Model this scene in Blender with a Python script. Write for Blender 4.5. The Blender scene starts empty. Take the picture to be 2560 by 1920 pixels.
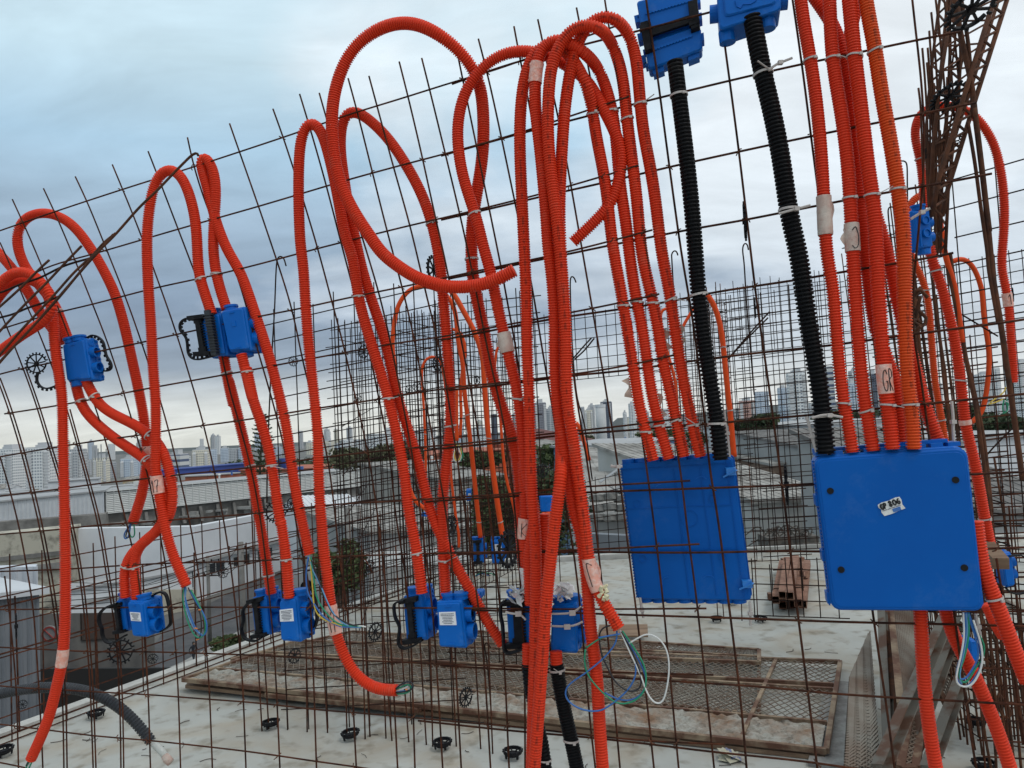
import bpy, math, random
import numpy as np
from mathutils import Vector, Matrix
R = math.radians
rnd = random.Random(7)
scene = bpy.context.scene
COL = scene.collection
# ------------------------------------------------------------------ camera
PITCH, ROLL, EYE, FPX = R(3.0), R(2.8), 1.6, 1921.0
CAM = np.array([0.0, 0.0, EYE])
_F = np.array([0, math.cos(PITCH), math.sin(PITCH)])
_R0 = np.array([1.0, 0, 0]); _U0 = np.array([0, -math.sin(PITCH), math.cos(PITCH)])
_RT = _R0 * math.cos(ROLL) - _U0 * math.sin(ROLL)
_UP = _U0 * math.cos(ROLL) + _R0 * math.sin(ROLL)
cd = bpy.data.cameras.new('camera'); cam = bpy.data.objects.new('camera', cd); COL.objects.link(cam)
cd.sensor_fit = 'HORIZONTAL'; cd.sensor_width = 36.0; cd.lens = 36.0 * FPX / 2560
cd.clip_start = 0.05; cd.clip_end = 20000
m = Matrix.Identity(4)
for i in range(3):
    m[i][0] = _RT[i]; m[i][1] = _UP[i]; m[i][2] = -_F[i]; m[i][3] = CAM[i]
cam.matrix_world = m
scene.camera = cam
scene.render.resolution_x = 1024; scene.render.resolution_y = 768
# ------------------------------------------------------------------ world (overcast daylight)
SUN_EL, SUN_AZ = R(52), R(35)
w = bpy.data.worlds.new('World'); scene.world = w; w.use_nodes = True
nt = w.node_tree; nt.nodes.clear()
N = nt.nodes.new; L = nt.links.new
out = N('ShaderNodeOutputWorld'); mixs = N('ShaderNodeMixShader')
sky = N('ShaderNodeTexSky'); sky.sky_type = 'NISHITA'; sky.sun_disc = False
sky.sun_elevation = SUN_EL; sky.sun_rotation = SUN_AZ; sky.air_density = 1.0; sky.dust_density = 2.0
bg1 = N('ShaderNodeBackground'); bg1.inputs[1].default_value = 0.10; L(sky.outputs[0], bg1.inputs[0])
tc = N('ShaderNodeTexCoord'); sep = N('ShaderNodeSeparateXYZ'); L(tc.outputs['Generated'], sep.inputs[0])
def mth(op, a, b=None, c=None):
    n = N('ShaderNodeMath'); n.operation = op
    for i, q in enumerate((a, b, c)):
        if q is None: continue
        if isinstance(q, (int, float)): n.inputs[i].default_value = q
        else: L(q, n.inputs[i])
    return n.outputs[0]
# cloud deck: direction projected on a high plane, softened near the horizon
den = mth('ADD', mth('MAXIMUM', sep.outputs[2], 0.0), 0.22)
cmb = N('ShaderNodeCombineXYZ')
L(mth('DIVIDE', sep.outputs[0], den), cmb.inputs[0]); L(mth('DIVIDE', sep.outputs[1], den), cmb.inputs[1])
nz = N('ShaderNodeTexNoise'); nz.inputs['Scale'].default_value = 1.25; nz.inputs['Detail'].default_value = 7
nz.inputs['Roughness'].default_value = 0.52; nz.inputs['Distortion'].default_value = 0.35
mp = N('ShaderNodeMapping'); mp.inputs['Location'].default_value = (3.1, 1.2, 0); L(cmb.outputs[0], mp.inputs[0]); L(mp.outputs[0], nz.inputs[0])
nz2 = N('ShaderNodeTexNoise'); nz2.inputs['Scale'].default_value = 2.6; nz2.inputs['Detail'].default_value = 6
L(mp.outputs[0], nz2.inputs[0])
# elevation ramp: bright warm band on the horizon, grey belly of cloud, lighter overhead
er = N('ShaderNodeValToRGB'); L(sep.outputs[2], er.inputs[0])
els = er.color_ramp.elements
def ramp(cr, stops):
    e = cr.color_ramp.elements
    e[0].position = stops[0][0]; e[0].color = (*stops[0][1], 1)
    e[1].position = stops[-1][0]; e[1].color = (*stops[-1][1], 1)
    for p, c in stops[1:-1]:
        q = e.new(p); q.color = (*c, 1)
ramp(er, [(0.0, (0.80, 0.82, 0.76)), (0.04, (0.74, 0.78, 0.77)), (0.085, (0.30, 0.37, 0.46)), (0.16, (0.25, 0.335, 0.45)),
          (0.26, (0.36, 0.49, 0.62)), (0.34, (0.43, 0.63, 0.79)), (0.43, (0.60, 0.79, 0.89)), (1.0, (0.80, 0.86, 0.90))])
er2 = N('ShaderNodeValToRGB'); L(sep.outputs[2], er2.inputs[0])
ramp(er2, [(0.0, (0.80, 0.82, 0.80)), (0.035, (0.74, 0.78, 0.79)), (0.08, (0.55, 0.62, 0.69)), (0.15, (0.62, 0.70, 0.78)), (0.25, (0.78, 0.86, 0.92)), (0.40, (0.86, 0.93, 0.975)), (1.0, (0.88, 0.91, 0.94))])
# the cloud is thin towards the right of the view and patchy on the left
fac = mth('MULTIPLY_ADD', sep.outputs[0], 1.9, 0.42)
fac = mth('ADD', fac, mth('MULTIPLY', mth('SUBTRACT', nz.outputs[0], 0.5), 3.0))
fac = mth('ADD', fac, mth('MULTIPLY', mth('SUBTRACT', nz2.outputs[0], 0.5), 1.4))
fc = N('ShaderNodeClamp'); L(fac, fc.inputs[0])
mx = N('ShaderNodeMixRGB'); L(fc.outputs[0], mx.inputs[0]); L(er.outputs[0], mx.inputs[1]); L(er2.outputs[0], mx.inputs[2])
nz3 = N('ShaderNodeTexNoise'); nz3.inputs['Scale'].default_value = 3.2; nz3.inputs['Detail'].default_value = 8; nz3.inputs['Roughness'].default_value = .58; nz3.inputs['Distortion'].default_value = .5
mp3 = N('ShaderNodeMapping'); mp3.inputs['Scale'].default_value = (.7, 1.6, 1); L(cmb.outputs[0], mp3.inputs[0]); L(mp3.outputs[0], nz3.inputs[0])
vm = N('ShaderNodeVectorMath'); vm.operation = 'SCALE'; L(mx.outputs[0], vm.inputs[0]); L(mth('ADD', 0.98, mth('MULTIPLY', mth('SUBTRACT', nz3.outputs[0], 0.5), 0.62)), vm.inputs['Scale'])
mx = vm
bg2 = N('ShaderNodeBackground'); bg2.inputs[1].default_value = 0.97; L(mx.outputs[0], bg2.inputs[0])
mixs.inputs[0].default_value = 0.93
L(bg1.outputs[0], mixs.inputs[1]); L(bg2.outputs[0], mixs.inputs[2]); L(mixs.outputs[0], out.inputs[0])
sd = bpy.data.lights.new('sun', 'SUN'); sd.energy = 0.8; sd.angle = R(14); sd.color = (1, 0.97, 0.92)
sun = bpy.data.objects.new('sun', sd); COL.objects.link(sun)
sdir = Vector((math.sin(SUN_AZ) * math.cos(SUN_EL), -math.cos(SUN_AZ) * math.cos(SUN_EL) * 0.6, math.sin(SUN_EL)))
sun.rotation_euler = sdir.to_track_quat('Z', 'Y').to_euler(); sun.location = (0, 0, 30)
scene.view_settings.view_transform = 'Standard'; scene.view_settings.look = 'None'
scene.view_settings.gamma = 1; scene.view_settings.exposure = 0.10
# ------------------------------------------------------------------ geometry helpers
def ray(px, py): return _F + _RT * ((px - 1280) / FPX) + _UP * ((960 - py) / FPX)
def at(px, py, t): return CAM + t * ray(px, py)                 # point at depth t
def onz(px, py, z):                                             # point on a horizontal plane
    r = ray(px, py); return CAM + r * ((z - EYE) / r[2])
_P1 = at(2250, 960, 1.8); _P2 = at(0, 960, 2.5)
_D = _P2 - _P1; _D[2] = 0; _D /= np.linalg.norm(_D)
NAW = np.array([-_D[1], _D[0], 0.0]);
if NAW[1] < 0: NAW = -NAW                                        # wall normal, away from camera
WK = NAW @ (_P1 - CAM)
def onw(px, py, off=0.0):                                        # point on the near mesh wall, off metres towards the eye
    r = ray(px, py); return CAM + r * ((WK - off) / (NAW @ r))
CROPS = {'F': (0, 0, .8641), 'A': (0, 400, 2.592), 'B': (640, 0, 2.592), 'C': (1280, 0, 2.592), 'D': (1920, 0, 2.592),
 'E': (640, 640, 2.592), 'G': (1280, 640, 2.592), 'H': (1920, 640, 2.592), 'I': (0, 1000, 3.456), 'J': (0, 1440, 3.456),
 'K': (640, 1280, 2.592), 'L': (1280, 1280, 2.592), 'M': (1920, 1280, 2.592), 'N': (560, 900, 3.456), 'O': (1400, 860, 3.16),
 'a': (0, 560, 3.456), 'b': (1120, 40, 4.608), 'c': (1100, 600, 4.608), 'd': (1100, 960, 4.608), 'e': (1120, 1300, 2.675),
 'f': (2080, 560, 2.86), 'g': (2200, 0, 3.456), 'S': (0, 0, 1.0)}
def px(s, off=0.0):
    o = []; cr = CROPS['S']
    for k in s.split():
        if k in CROPS: cr = CROPS[k]
        elif k[0] == '@': off = float(k[1:])
        else:
            x, y = k.split(','); o.append((cr[0] + float(x) / cr[2], cr[1] + float(y) / cr[2], off))
    return o
def catmull(P, step):
    P = np.asarray(P, float); n = len(P)
    if n < 3:
        L_ = np.linalg.norm(P[1] - P[0]); k = max(2, int(L_ / step) + 1)
        return P[0] + (P[1] - P[0]) * np.linspace(0, 1, k)[:, None]
    Q = np.vstack([2 * P[0] - P[1], P, 2 * P[-1] - P[-2]]); o = []
    for i in range(1, n):
        a, b, c, d = Q[i - 1], Q[i], Q[i + 1], Q[i + 2]
        t = np.linspace(0, 1, 14, endpoint=False)[:, None]
        o.append(.5 * ((2 * b) + (-a + c) * t + (2 * a - 5 * b + 4 * c - d) * t * t + (-a + 3 * b - 3 * c + d) * t ** 3))
    o.append(P[-1:]); o = np.vstack(o)
    return resample(o, step)
def resample(o, step):
    s = np.r_[0, np.cumsum(np.linalg.norm(np.diff(o, axis=0), axis=1))]
    k = max(2, int(round(s[-1] / step)) + 1); u = np.linspace(0, s[-1], k)
    return np.stack([np.interp(u, s, o[:, j]) for j in range(o.shape[1])], 1)
def smooth(P, it):
    P = P.copy()
    for _ in range(it): P[1:-1] = .25 * P[:-2] + .5 * P[1:-1] + .25 * P[2:]
    return P
def frames(P):
    T = np.gradient(P, axis=0); T /= np.linalg.norm(T, axis=1)[:, None] + 1e-12
    u = np.cross(T[0], [0, 1, 0.13]); u /= np.linalg.norm(u); U = [u]
    for i in range(1, len(P)):
        u = U[-1] - T[i] * (U[-1] @ T[i]); u /= np.linalg.norm(u) + 1e-12; U.append(u)
    U = np.array(U); return T, U, np.cross(T, U)
class MB:
    def __init__(s): s.v = []; s.f = []; s.uv = []; s.n = 0; s.mi = []; s.cm = 0
    def add(s, V, Fc, uv=None):
        V = np.asarray(V, float); k = s.n; s.v.append(V); s.n += len(V)
        for f in Fc: s.f.append([int(q) + k for q in f])
        s.mi += [s.cm] * len(Fc)
        s.uv.append(np.zeros((len(V), 2)) if uv is None else np.asarray(uv)); return s
    def hull(s, p):   # 8 points: bottom 4 (ccw) then top 4
        return s.add(p, [(3, 2, 1, 0), (4, 5, 6, 7), (0, 1, 5, 4), (1, 2, 6, 5), (2, 3, 7, 6), (3, 0, 4, 7)])
    def box(s, c, sx, sy, sz, ax=None):
        c = np.asarray(c, float)
        if ax is None: ax = (np.array([1, 0, 0]), np.array([0, 1, 0]), np.array([0, 0, 1]))
        X, Y, Z = ax[0] * sx / 2, ax[1] * sy / 2, ax[2] * sz / 2
        return s.hull([c - X - Y - Z, c + X - Y - Z, c + X + Y - Z, c - X + Y - Z, c - X - Y + Z, c + X - Y + Z, c + X + Y + Z, c - X + Y + Z])
    def bar(s, a, b, w, h=None):     # rectangular bar from a to b
        a = np.asarray(a, float); b = np.asarray(b, float); T = b - a; l = np.linalg.norm(T); T = T / l
        u = np.cross(T, [0, 0, 1]);
        if np.linalg.norm(u) < .05: u = np.cross(T, [0, 1, 0])
        u /= np.linalg.norm(u); return s.box((a + b) / 2, l, w, h or w, (T, u, np.cross(T, u)))
    def tube(s, P, r, seg=6, caps=True, rr=None):
        P = np.asarray(P, float)
        if len(P) < 2: return s
        T, U, W = frames(P); n = len(P); r_ = np.full(n, r) if rr is None else np.asarray(rr)
        a = np.linspace(0, 2 * math.pi, seg, endpoint=False)
        V = P[:, None, :] + r_[:, None, None] * (np.cos(a)[None, :, None] * U[:, None, :] + np.sin(a)[None, :, None] * W[:, None, :])
        i = np.arange(n - 1)[:, None] * seg; j = np.arange(seg)[None, :]; j2 = (j + 1) % seg
        Fc = np.stack([i + j, i + j2, i + seg + j2, i + seg + j], -1).reshape(-1, 4).tolist()
        if caps: Fc += [list(range(seg))[::-1], [(n - 1) * seg + q for q in range(seg)]]
        l = np.r_[0, np.cumsum(np.linalg.norm(np.diff(P, axis=0), axis=1))]
        uv = np.stack([np.repeat(l, seg), np.tile((1 + np.sin(a)) / 2, n)], 1)
        return s.add(V.reshape(-1, 3), Fc, uv)
    def cyl(s, c, ax, r, h, seg=16, r2=None):
        ax = np.asarray(ax, float); ax = ax / np.linalg.norm(ax); c = np.asarray(c, float)
        return s.tube(np.array([c - ax * h / 2, c + ax * h / 2]), r, seg, True, [r, r if r2 is None else r2])
    def ring(s, c, ax, r, w, h, seg=20, frac=1.0, start=0.0):   # flat ring (rectangular section)
        ax = np.asarray(ax, float); ax /= np.linalg.norm(ax); u = np.cross(ax, [0.1, .3, .9]); u /= np.linalg.norm(u); q = np.cross(ax, u)
        V = []; Fc = []; full = frac >= 1; n = seg if full else seg + 1
        for i in range(n):
            a = start + 2 * math.pi * frac * i / seg; d = u * math.cos(a) + q * math.sin(a)
            for rr_, hh in ((r - w / 2, -h / 2), (r + w / 2, -h / 2), (r + w / 2, h / 2), (r - w / 2, h / 2)): V.append(c + d * rr_ + ax * hh)
        for i in range(n if full else n - 1):
            k = 4 * i; m_ = 4 * ((i + 1) % n)
            for j in range(4): Fc.append((k + j, k + (j + 1) % 4, m_ + (j + 1) % 4, m_ + j))
        if not full: Fc += [(0, 1, 2, 3), (4 * n - 1, 4 * n - 2, 4 * n - 3, 4 * n - 4)]
        return s.add(V, Fc)
    def build(s, name, mat, parent=None, sm=False, origin=None):
        V = np.vstack(s.v); UV = np.vstack(s.uv)
        if parent is not None: org = np.array(parent.get('_o', (0, 0, 0)))
        else: org = np.array([V[:, 0].mean(), V[:, 1].mean(), V[:, 2].min()]) if origin is None else np.asarray(origin)
        if parent is not None: V = V - org
        else: V = V - org
        me = bpy.data.meshes.new(name); me.from_pydata(V.tolist(), [], s.f)
        ul = me.uv_layers.new(name='UVMap'); li = np.empty(len(me.loops), int); me.loops.foreach_get('vertex_index', li)
        ul.data.foreach_set('uv', UV[li].ravel())
        for q in (mat if isinstance(mat, (list, tuple)) else [mat]): me.materials.append(q)
        if max(s.mi, default=0): me.polygons.foreach_set('material_index', s.mi)
        if sm: me.polygons.foreach_set('use_smooth', [True] * len(me.polygons))
        me.update(); o = bpy.data.objects.new(name, me); COL.objects.link(o)
        if parent is not None: o.parent = parent; o['_o'] = [float(q) for q in org]
        else: o.location = org; o['_o'] = [float(q) for q in org]
        return o
def tag(o, label=None, cat=None, group=None, kind=None):
    if label: o['label'] = label
    if cat: o['category'] = cat
    if group: o['group'] = group
    if kind: o['kind'] = kind
    return o
def thing(name, loc, label, cat, group=None):
    o = bpy.data.objects.new(name, None); COL.objects.link(o); o.empty_display_size = .05
    o.location = [float(q) for q in loc]; o['_o'] = [float(q) for q in loc]
    return tag(o, label, cat, group)
def copy_tree(src, M4, label, group=None):     # rigid copy: M4 takes the source's world space to the copy's
    c = src.copy(); COL.objects.link(c); c.matrix_world = M4
    c['label'] = label
    if group: c['group'] = group
    for ch in list(src.children):
        d = ch.copy(); COL.objects.link(d); d.parent = c
    return c
# ------------------------------------------------------------------ materials
MATS = {}
def mat(name, col, rough=.6, metal=0.0, noise=None, bump=None, spec=.5, scale=8, col2=None, extra=None, stretch=None):
    if name in MATS: return MATS[name]
    M_ = bpy.data.materials.new(name); M_.use_nodes = True; t = M_.node_tree; b = t.nodes['Principled BSDF']
    b.inputs['Base Color'].default_value = (*col, 1); b.inputs['Roughness'].default_value = rough
    b.inputs['Metallic'].default_value = metal; b.inputs['Specular IOR Level'].default_value = spec
    if col2 is not None:
        tc_ = t.nodes.new('ShaderNodeTexCoord'); n_ = t.nodes.new('ShaderNodeTexNoise'); n_.inputs['Scale'].default_value = scale
        n_.inputs['Detail'].default_value = 6; n_.inputs['Roughness'].default_value = .62
        src = tc_.outputs['Object']
        if stretch:
            mp_ = t.nodes.new('ShaderNodeMapping'); mp_.inputs['Scale'].default_value = stretch; t.links.new(src, mp_.inputs[0]); src = mp_.outputs[0]
        t.links.new(src, n_.inputs[0])
        r_ = t.nodes.new('ShaderNodeValToRGB'); lo, hi = noise or (.38, .62)
        r_.color_ramp.elements[0].position = lo; r_.color_ramp.elements[0].color = (*col, 1)
        r_.color_ramp.elements[1].position = hi; r_.color_ramp.elements[1].color = (*col2, 1)
        t.links.new(n_.outputs[0], r_.inputs[0]); t.links.new(r_.outputs[0], b.inputs['Base Color'])
        if bump:
            bp = t.nodes.new('ShaderNodeBump'); bp.inputs['Strength'].default_value = bump; bp.inputs['Distance'].default_value = .01
            t.links.new(n_.outputs[0], bp.inputs['Height']); t.links.new(bp.outputs[0], b.inputs['Normal'])
    if extra: extra(t, b)
    MATS[name] = M_; return M_
def _print(t, b):     # a line of black printed marks along one side of the conduit
    uv = t.nodes.new('ShaderNodeUVMap'); sp = t.nodes.new('ShaderNodeSeparateXYZ'); t.links.new(uv.outputs[0], sp.inputs[0])
    def mm(op, a, c=None):
        n = t.nodes.new('ShaderNodeMath'); n.operation = op
        for i, q in enumerate((a, c)):
            if q is None: continue
            if isinstance(q, (int, float)): n.inputs[i].default_value = q
            else: t.links.new(q, n.inputs[i])
        return n.outputs[0]
    d = mm('ABSOLUTE', mm('SUBTRACT', sp.outputs[1], PRV[0])); inb = mm('LESS_THAN', d, .030)
    nz_ = t.nodes.new('ShaderNodeTexNoise'); nz_.noise_dimensions = '2D'; nz_.inputs['Scale'].default_value = 60; nz_.inputs['Detail'].default_value = 2
    mp_ = t.nodes.new('ShaderNodeMapping'); mp_.inputs['Scale'].default_value = (1.0, .5, 1); t.links.new(uv.outputs[0], mp_.inputs[0]); t.links.new(mp_.outputs[0], nz_.inputs[0])
    wd = t.nodes.new('ShaderNodeTexNoise'); wd.noise_dimensions = '1D'; wd.inputs['Scale'].default_value = 5; t.links.new(sp.outputs[0], wd.inputs['W'])
    on = mm('MULTIPLY', mm('GREATER_THAN', nz_.outputs[0], .50), mm('GREATER_THAN', wd.outputs[0], .46))
    on = mm('MULTIPLY', mm('MULTIPLY', on, inb), .45)
    mx_ = t.nodes.new('ShaderNodeMixRGB'); t.links.new(on, mx_.inputs[0])
    lk = b.inputs['Base Color'].links
    if lk: t.links.new(lk[0].from_socket, mx_.inputs[1])
    else: mx_.inputs[1].default_value = b.inputs['Base Color'].default_value
    mx_.inputs[2].default_value = (.02, .012, .01, 1); t.links.new(mx_.outputs[0], b.inputs['Base Color'])
PRV = [1.0]
def _dust(amt, colr=(.42, .40, .37), sc=9, lo=.56, hi=.74, nxt=None):
    def f(t, b):
        tc_ = t.nodes.new('ShaderNodeTexCoord'); n1 = t.nodes.new('ShaderNodeTexNoise'); n1.inputs['Scale'].default_value = sc; n1.inputs['Detail'].default_value = 9; n1.inputs['Roughness'].default_value = .75; t.links.new(tc_.outputs['Object'], n1.inputs[0])
        mr = t.nodes.new('ShaderNodeMapRange'); mr.inputs[1].default_value = lo; mr.inputs[2].default_value = hi; mr.inputs[4].default_value = amt; t.links.new(n1.outputs[0], mr.inputs[0])
        m_ = t.nodes.new('ShaderNodeMixRGB'); t.links.new(mr.outputs[0], m_.inputs[0]); m_.inputs[2].default_value = (*colr, 1); lk = b.inputs['Base Color'].links
        if lk: t.links.new(lk[0].from_socket, m_.inputs[1])
        else: m_.inputs[1].default_value = b.inputs['Base Color'].default_value
        t.links.new(m_.outputs[0], b.inputs['Base Color'])
        if nxt: nxt(t, b)
    return f

ORA = mat('orange_plastic', (.68, .037, .010), .5, spec=.2, col2=(.76, .049, .013), scale=3, noise=(.3, .7), extra=_dust(.35, (.5, .2, .13), 14))
ORP = mat('orange_plastic_printed', (.68, .040, .010), .5, spec=.2, col2=(.76, .050, .013), scale=3, noise=(.3, .7), extra=_dust(.3, (.5, .2, .13), 14, nxt=_print))
OR2 = mat('lighter_orange_plastic', (.70, .075, .012), .5, spec=.2, col2=(.74, .085, .012), scale=4, extra=_print)
ORF = mat('orange_plastic_far', (.68, .07, .010), .5, spec=.2)
BLK = mat('black_plastic', (.006, .006, .007), .5, spec=.12, extra=_dust(.3, (.06, .058, .055), 16))
BLG = mat('dusty_black_plastic', (.018, .021, .026), .5, col2=(.035, .038, .045), scale=20)
BLR = mat('black_rubber', (.008, .008, .010), .6, spec=.15, col2=(.018, .018, .020), scale=40)
BLU = mat('blue_plastic', (.0, .112, .46), .42, col2=(.0, .130, .52), scale=3, spec=.22, extra=_dust(.25, (.2, .3, .45), 12))
BLD = mat('blue_lid_plastic', (.0, .092, .40), .5, col2=(.0, .106, .44), scale=2.5, spec=.16, bump=.05, extra=_dust(.22, (.16, .26, .42), 7, .55, .80))
RST = mat('rusty_steel_bar', (.030, .013, .009), .85, .0, spec=.15, col2=(.095, .032, .016), scale=22, bump=.3)
RSD = mat('dark_steel_bar', (.014, .008, .007), .8, .0, spec=.15, col2=(.032, .014, .009), scale=30)
RSB = mat('weathered_steel_bar', (.06, .030, .020), .85, .0, spec=.2, col2=(.13, .052, .027), scale=18)
TIE = mat('white_nylon', (.48, .43, .40), .45)
TAP = mat('masking_tape', (.60, .50, .43), .65, col2=(.52, .34, .28), scale=26, bump=.6)
TPK = mat('see_through_tape', (.80, .36, .27), .35, col2=(.80, .52, .44), scale=60, bump=.5, noise=(.42, .58))
INK = mat('black_ink', (.01, .01, .012), .5)
PAP = mat('white_paper', (.78, .78, .80), .6)
WGR = mat('green_wire', (.01, .25, .13), .4); WBL = mat('blue_wire', (.03, .14, .42), .4); WWH = mat('white_wire', (.68, .68, .66), .4)
WDK = mat('black_wire', (.012, .012, .015), .4); WYE = mat('yellow_wire', (.6, .42, .05), .4); WLB = mat('light_blue_wire', (.12, .3, .5), .4)
ORC = mat('orange_cap', (.7, .22, .05), .5)
# ------------------------------------------------------------------ near rebar mesh panels (traced bars on the wall plane)
def bar_pts(s, off, step=.05):
    P = [onw(*q) for q in px(s, off)]
    P = resample(np.array(catmull(P, .03)), .03) if len(P) > 2 else np.array(P)
    return smooth(P, 6) if len(P) > 6 else P
LH = ["A 0,458 355,335 795,190 1275,38 B 265,860 545,760 985,625 1340,512 b 500,640 830,520 C 480,235 665,172",
 "a 30,582 380,380 780,267 1106,172 A 1155,448 1659,305 B 310,1250 595,1165 1000,1055 1270,985 1659,876 C 120,838 490,715 760,624",
 "a -10,915 50,892 290,822 490,765 A 600,935 1000,830 1330,760 1659,680 B 400,1610 760,1520 1000,1460 1330,1385 1659,1303 C 160,1265 580,1145 820,1072",
 "a -10,1300 210,1242 440,1202 800,1110 1106,1050 A 1140,1130 1240,1110 E 0,395 280,342 600,270 800,230 1020,185 1550,72 C 350,1635 910,1490",
 "A 30,1645 440,1580 780,1515 960,1480 1240,1430 1659,1355 E 120,710 380,660 640,615 740,595 900,565 1200,525 1500,468 G 0,440 390,364 660,312 955,246",
 "I -10,492 500,405 690,375 890,345 1200,305 1400,270 1760,220 2200,160 E 340,995 720,940 1050,885 1290,850 1659,815 G 240,785 400,766 720,716 1050,642",
 "I -10,832 510,770 750,735 1000,705 1280,680 1500,650 2110,590 E 250,1330 600,1285 1060,1240 1290,1220 1659,1184 G 160,1158 440,1132 850,1085 1095,1052",
 "I -10,1162 500,1120 800,1085 1300,1050 1700,1020 2212,980 E 500,1610 900,1590 1400,1555 1659,1545 G 260,1508 470,1495 1155,1456",
 "I -10,1482 610,1460 940,1437 1400,1412 2212,1390 K 290,300 760,280 1400,262 1659,258 L 540,243 760,230 1215,208",
 "J -10,290 600,285 850,275 1400,270 2212,270 K 360,620 930,622 1380,622 1600,626 L 460,630 1260,625",
 "J -10,615 500,640 800,655 1300,655 2212,685 K 300,945 600,960 900,970 1200,985 1659,1000 L 100,1008 580,1035 1305,1056",
 "J -10,948 150,965 560,985 800,1000 1280,1025 1800,1065 2212,1095 K 380,1280 640,1300 1050,1335 1300,1360 1659,1388 L 440,1440 900,1485 1380,1505",
 "J -10,1280 450,1335 800,1380 1280,1420 1700,1465 2212,1525 K 380,1615 640,1650 900,1690",
 "J -10,1610 220,1655 400,1700"]
RH = ["B 1270,545 C 0,410 460,290 800,205 1300,75 1659,-20",
 "B 1200,1010 C 0,880 375,782 690,700 1030,615 1400,525 1659,465 D 220,415 590,340 960,260 1250,205",
 "B 1200,1425 C 0,1320 160,1280 570,1190 1020,1082 1460,985 1659,942 D 270,885 730,790 990,740 1350,665",
 "c 110,445 480,372 915,275 C 0,1718 350,1650 630,1590 900,1537 1130,1490 1520,1425 1659,1395 D 310,1335 720,1255 1060,1200 1450,1125",
 "E 1200,545 1659,458 G 170,422 390,388 700,345 1060,290 1270,240 1659,183 H 285,140 610,80 830,50 1060,10 1200,-20",
 "E 1250,870 1659,828 G 240,795 420,770 720,745 1200,675 1659,620 H 340,588 640,548 980,500 1480,440 1680,408",
 "E 1200,1248 1659,1200 G 270,1165 650,1137 1200,1095 1659,1053 H 290,1030 600,1000 980,962 1550,905 1700,890",
 "E 1100,1592 1659,1556 G 90,1552 470,1532 1100,1510 1659,1490 H 300,1476 1300,1415 1700,1398",
 "K 1300,275 L 0,264 540,257 760,263 1400,262 M 0,250 340,257 1350,240 1700,228",
 "K 1380,635 L 440,655 700,665 1530,690 M 0,695 400,710 700,718 1200,728 1700,742",
 "K 1200,995 L 0,1022 340,1045 700,1075 1659,1135 M 260,1165 760,1200 1100,1218 1700,1252",
 "K 1050,1352 L 0,1418 440,1455 900,1505 1300,1555 1659,1590 M 320,1625 500,1655 800,1700"]
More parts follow.
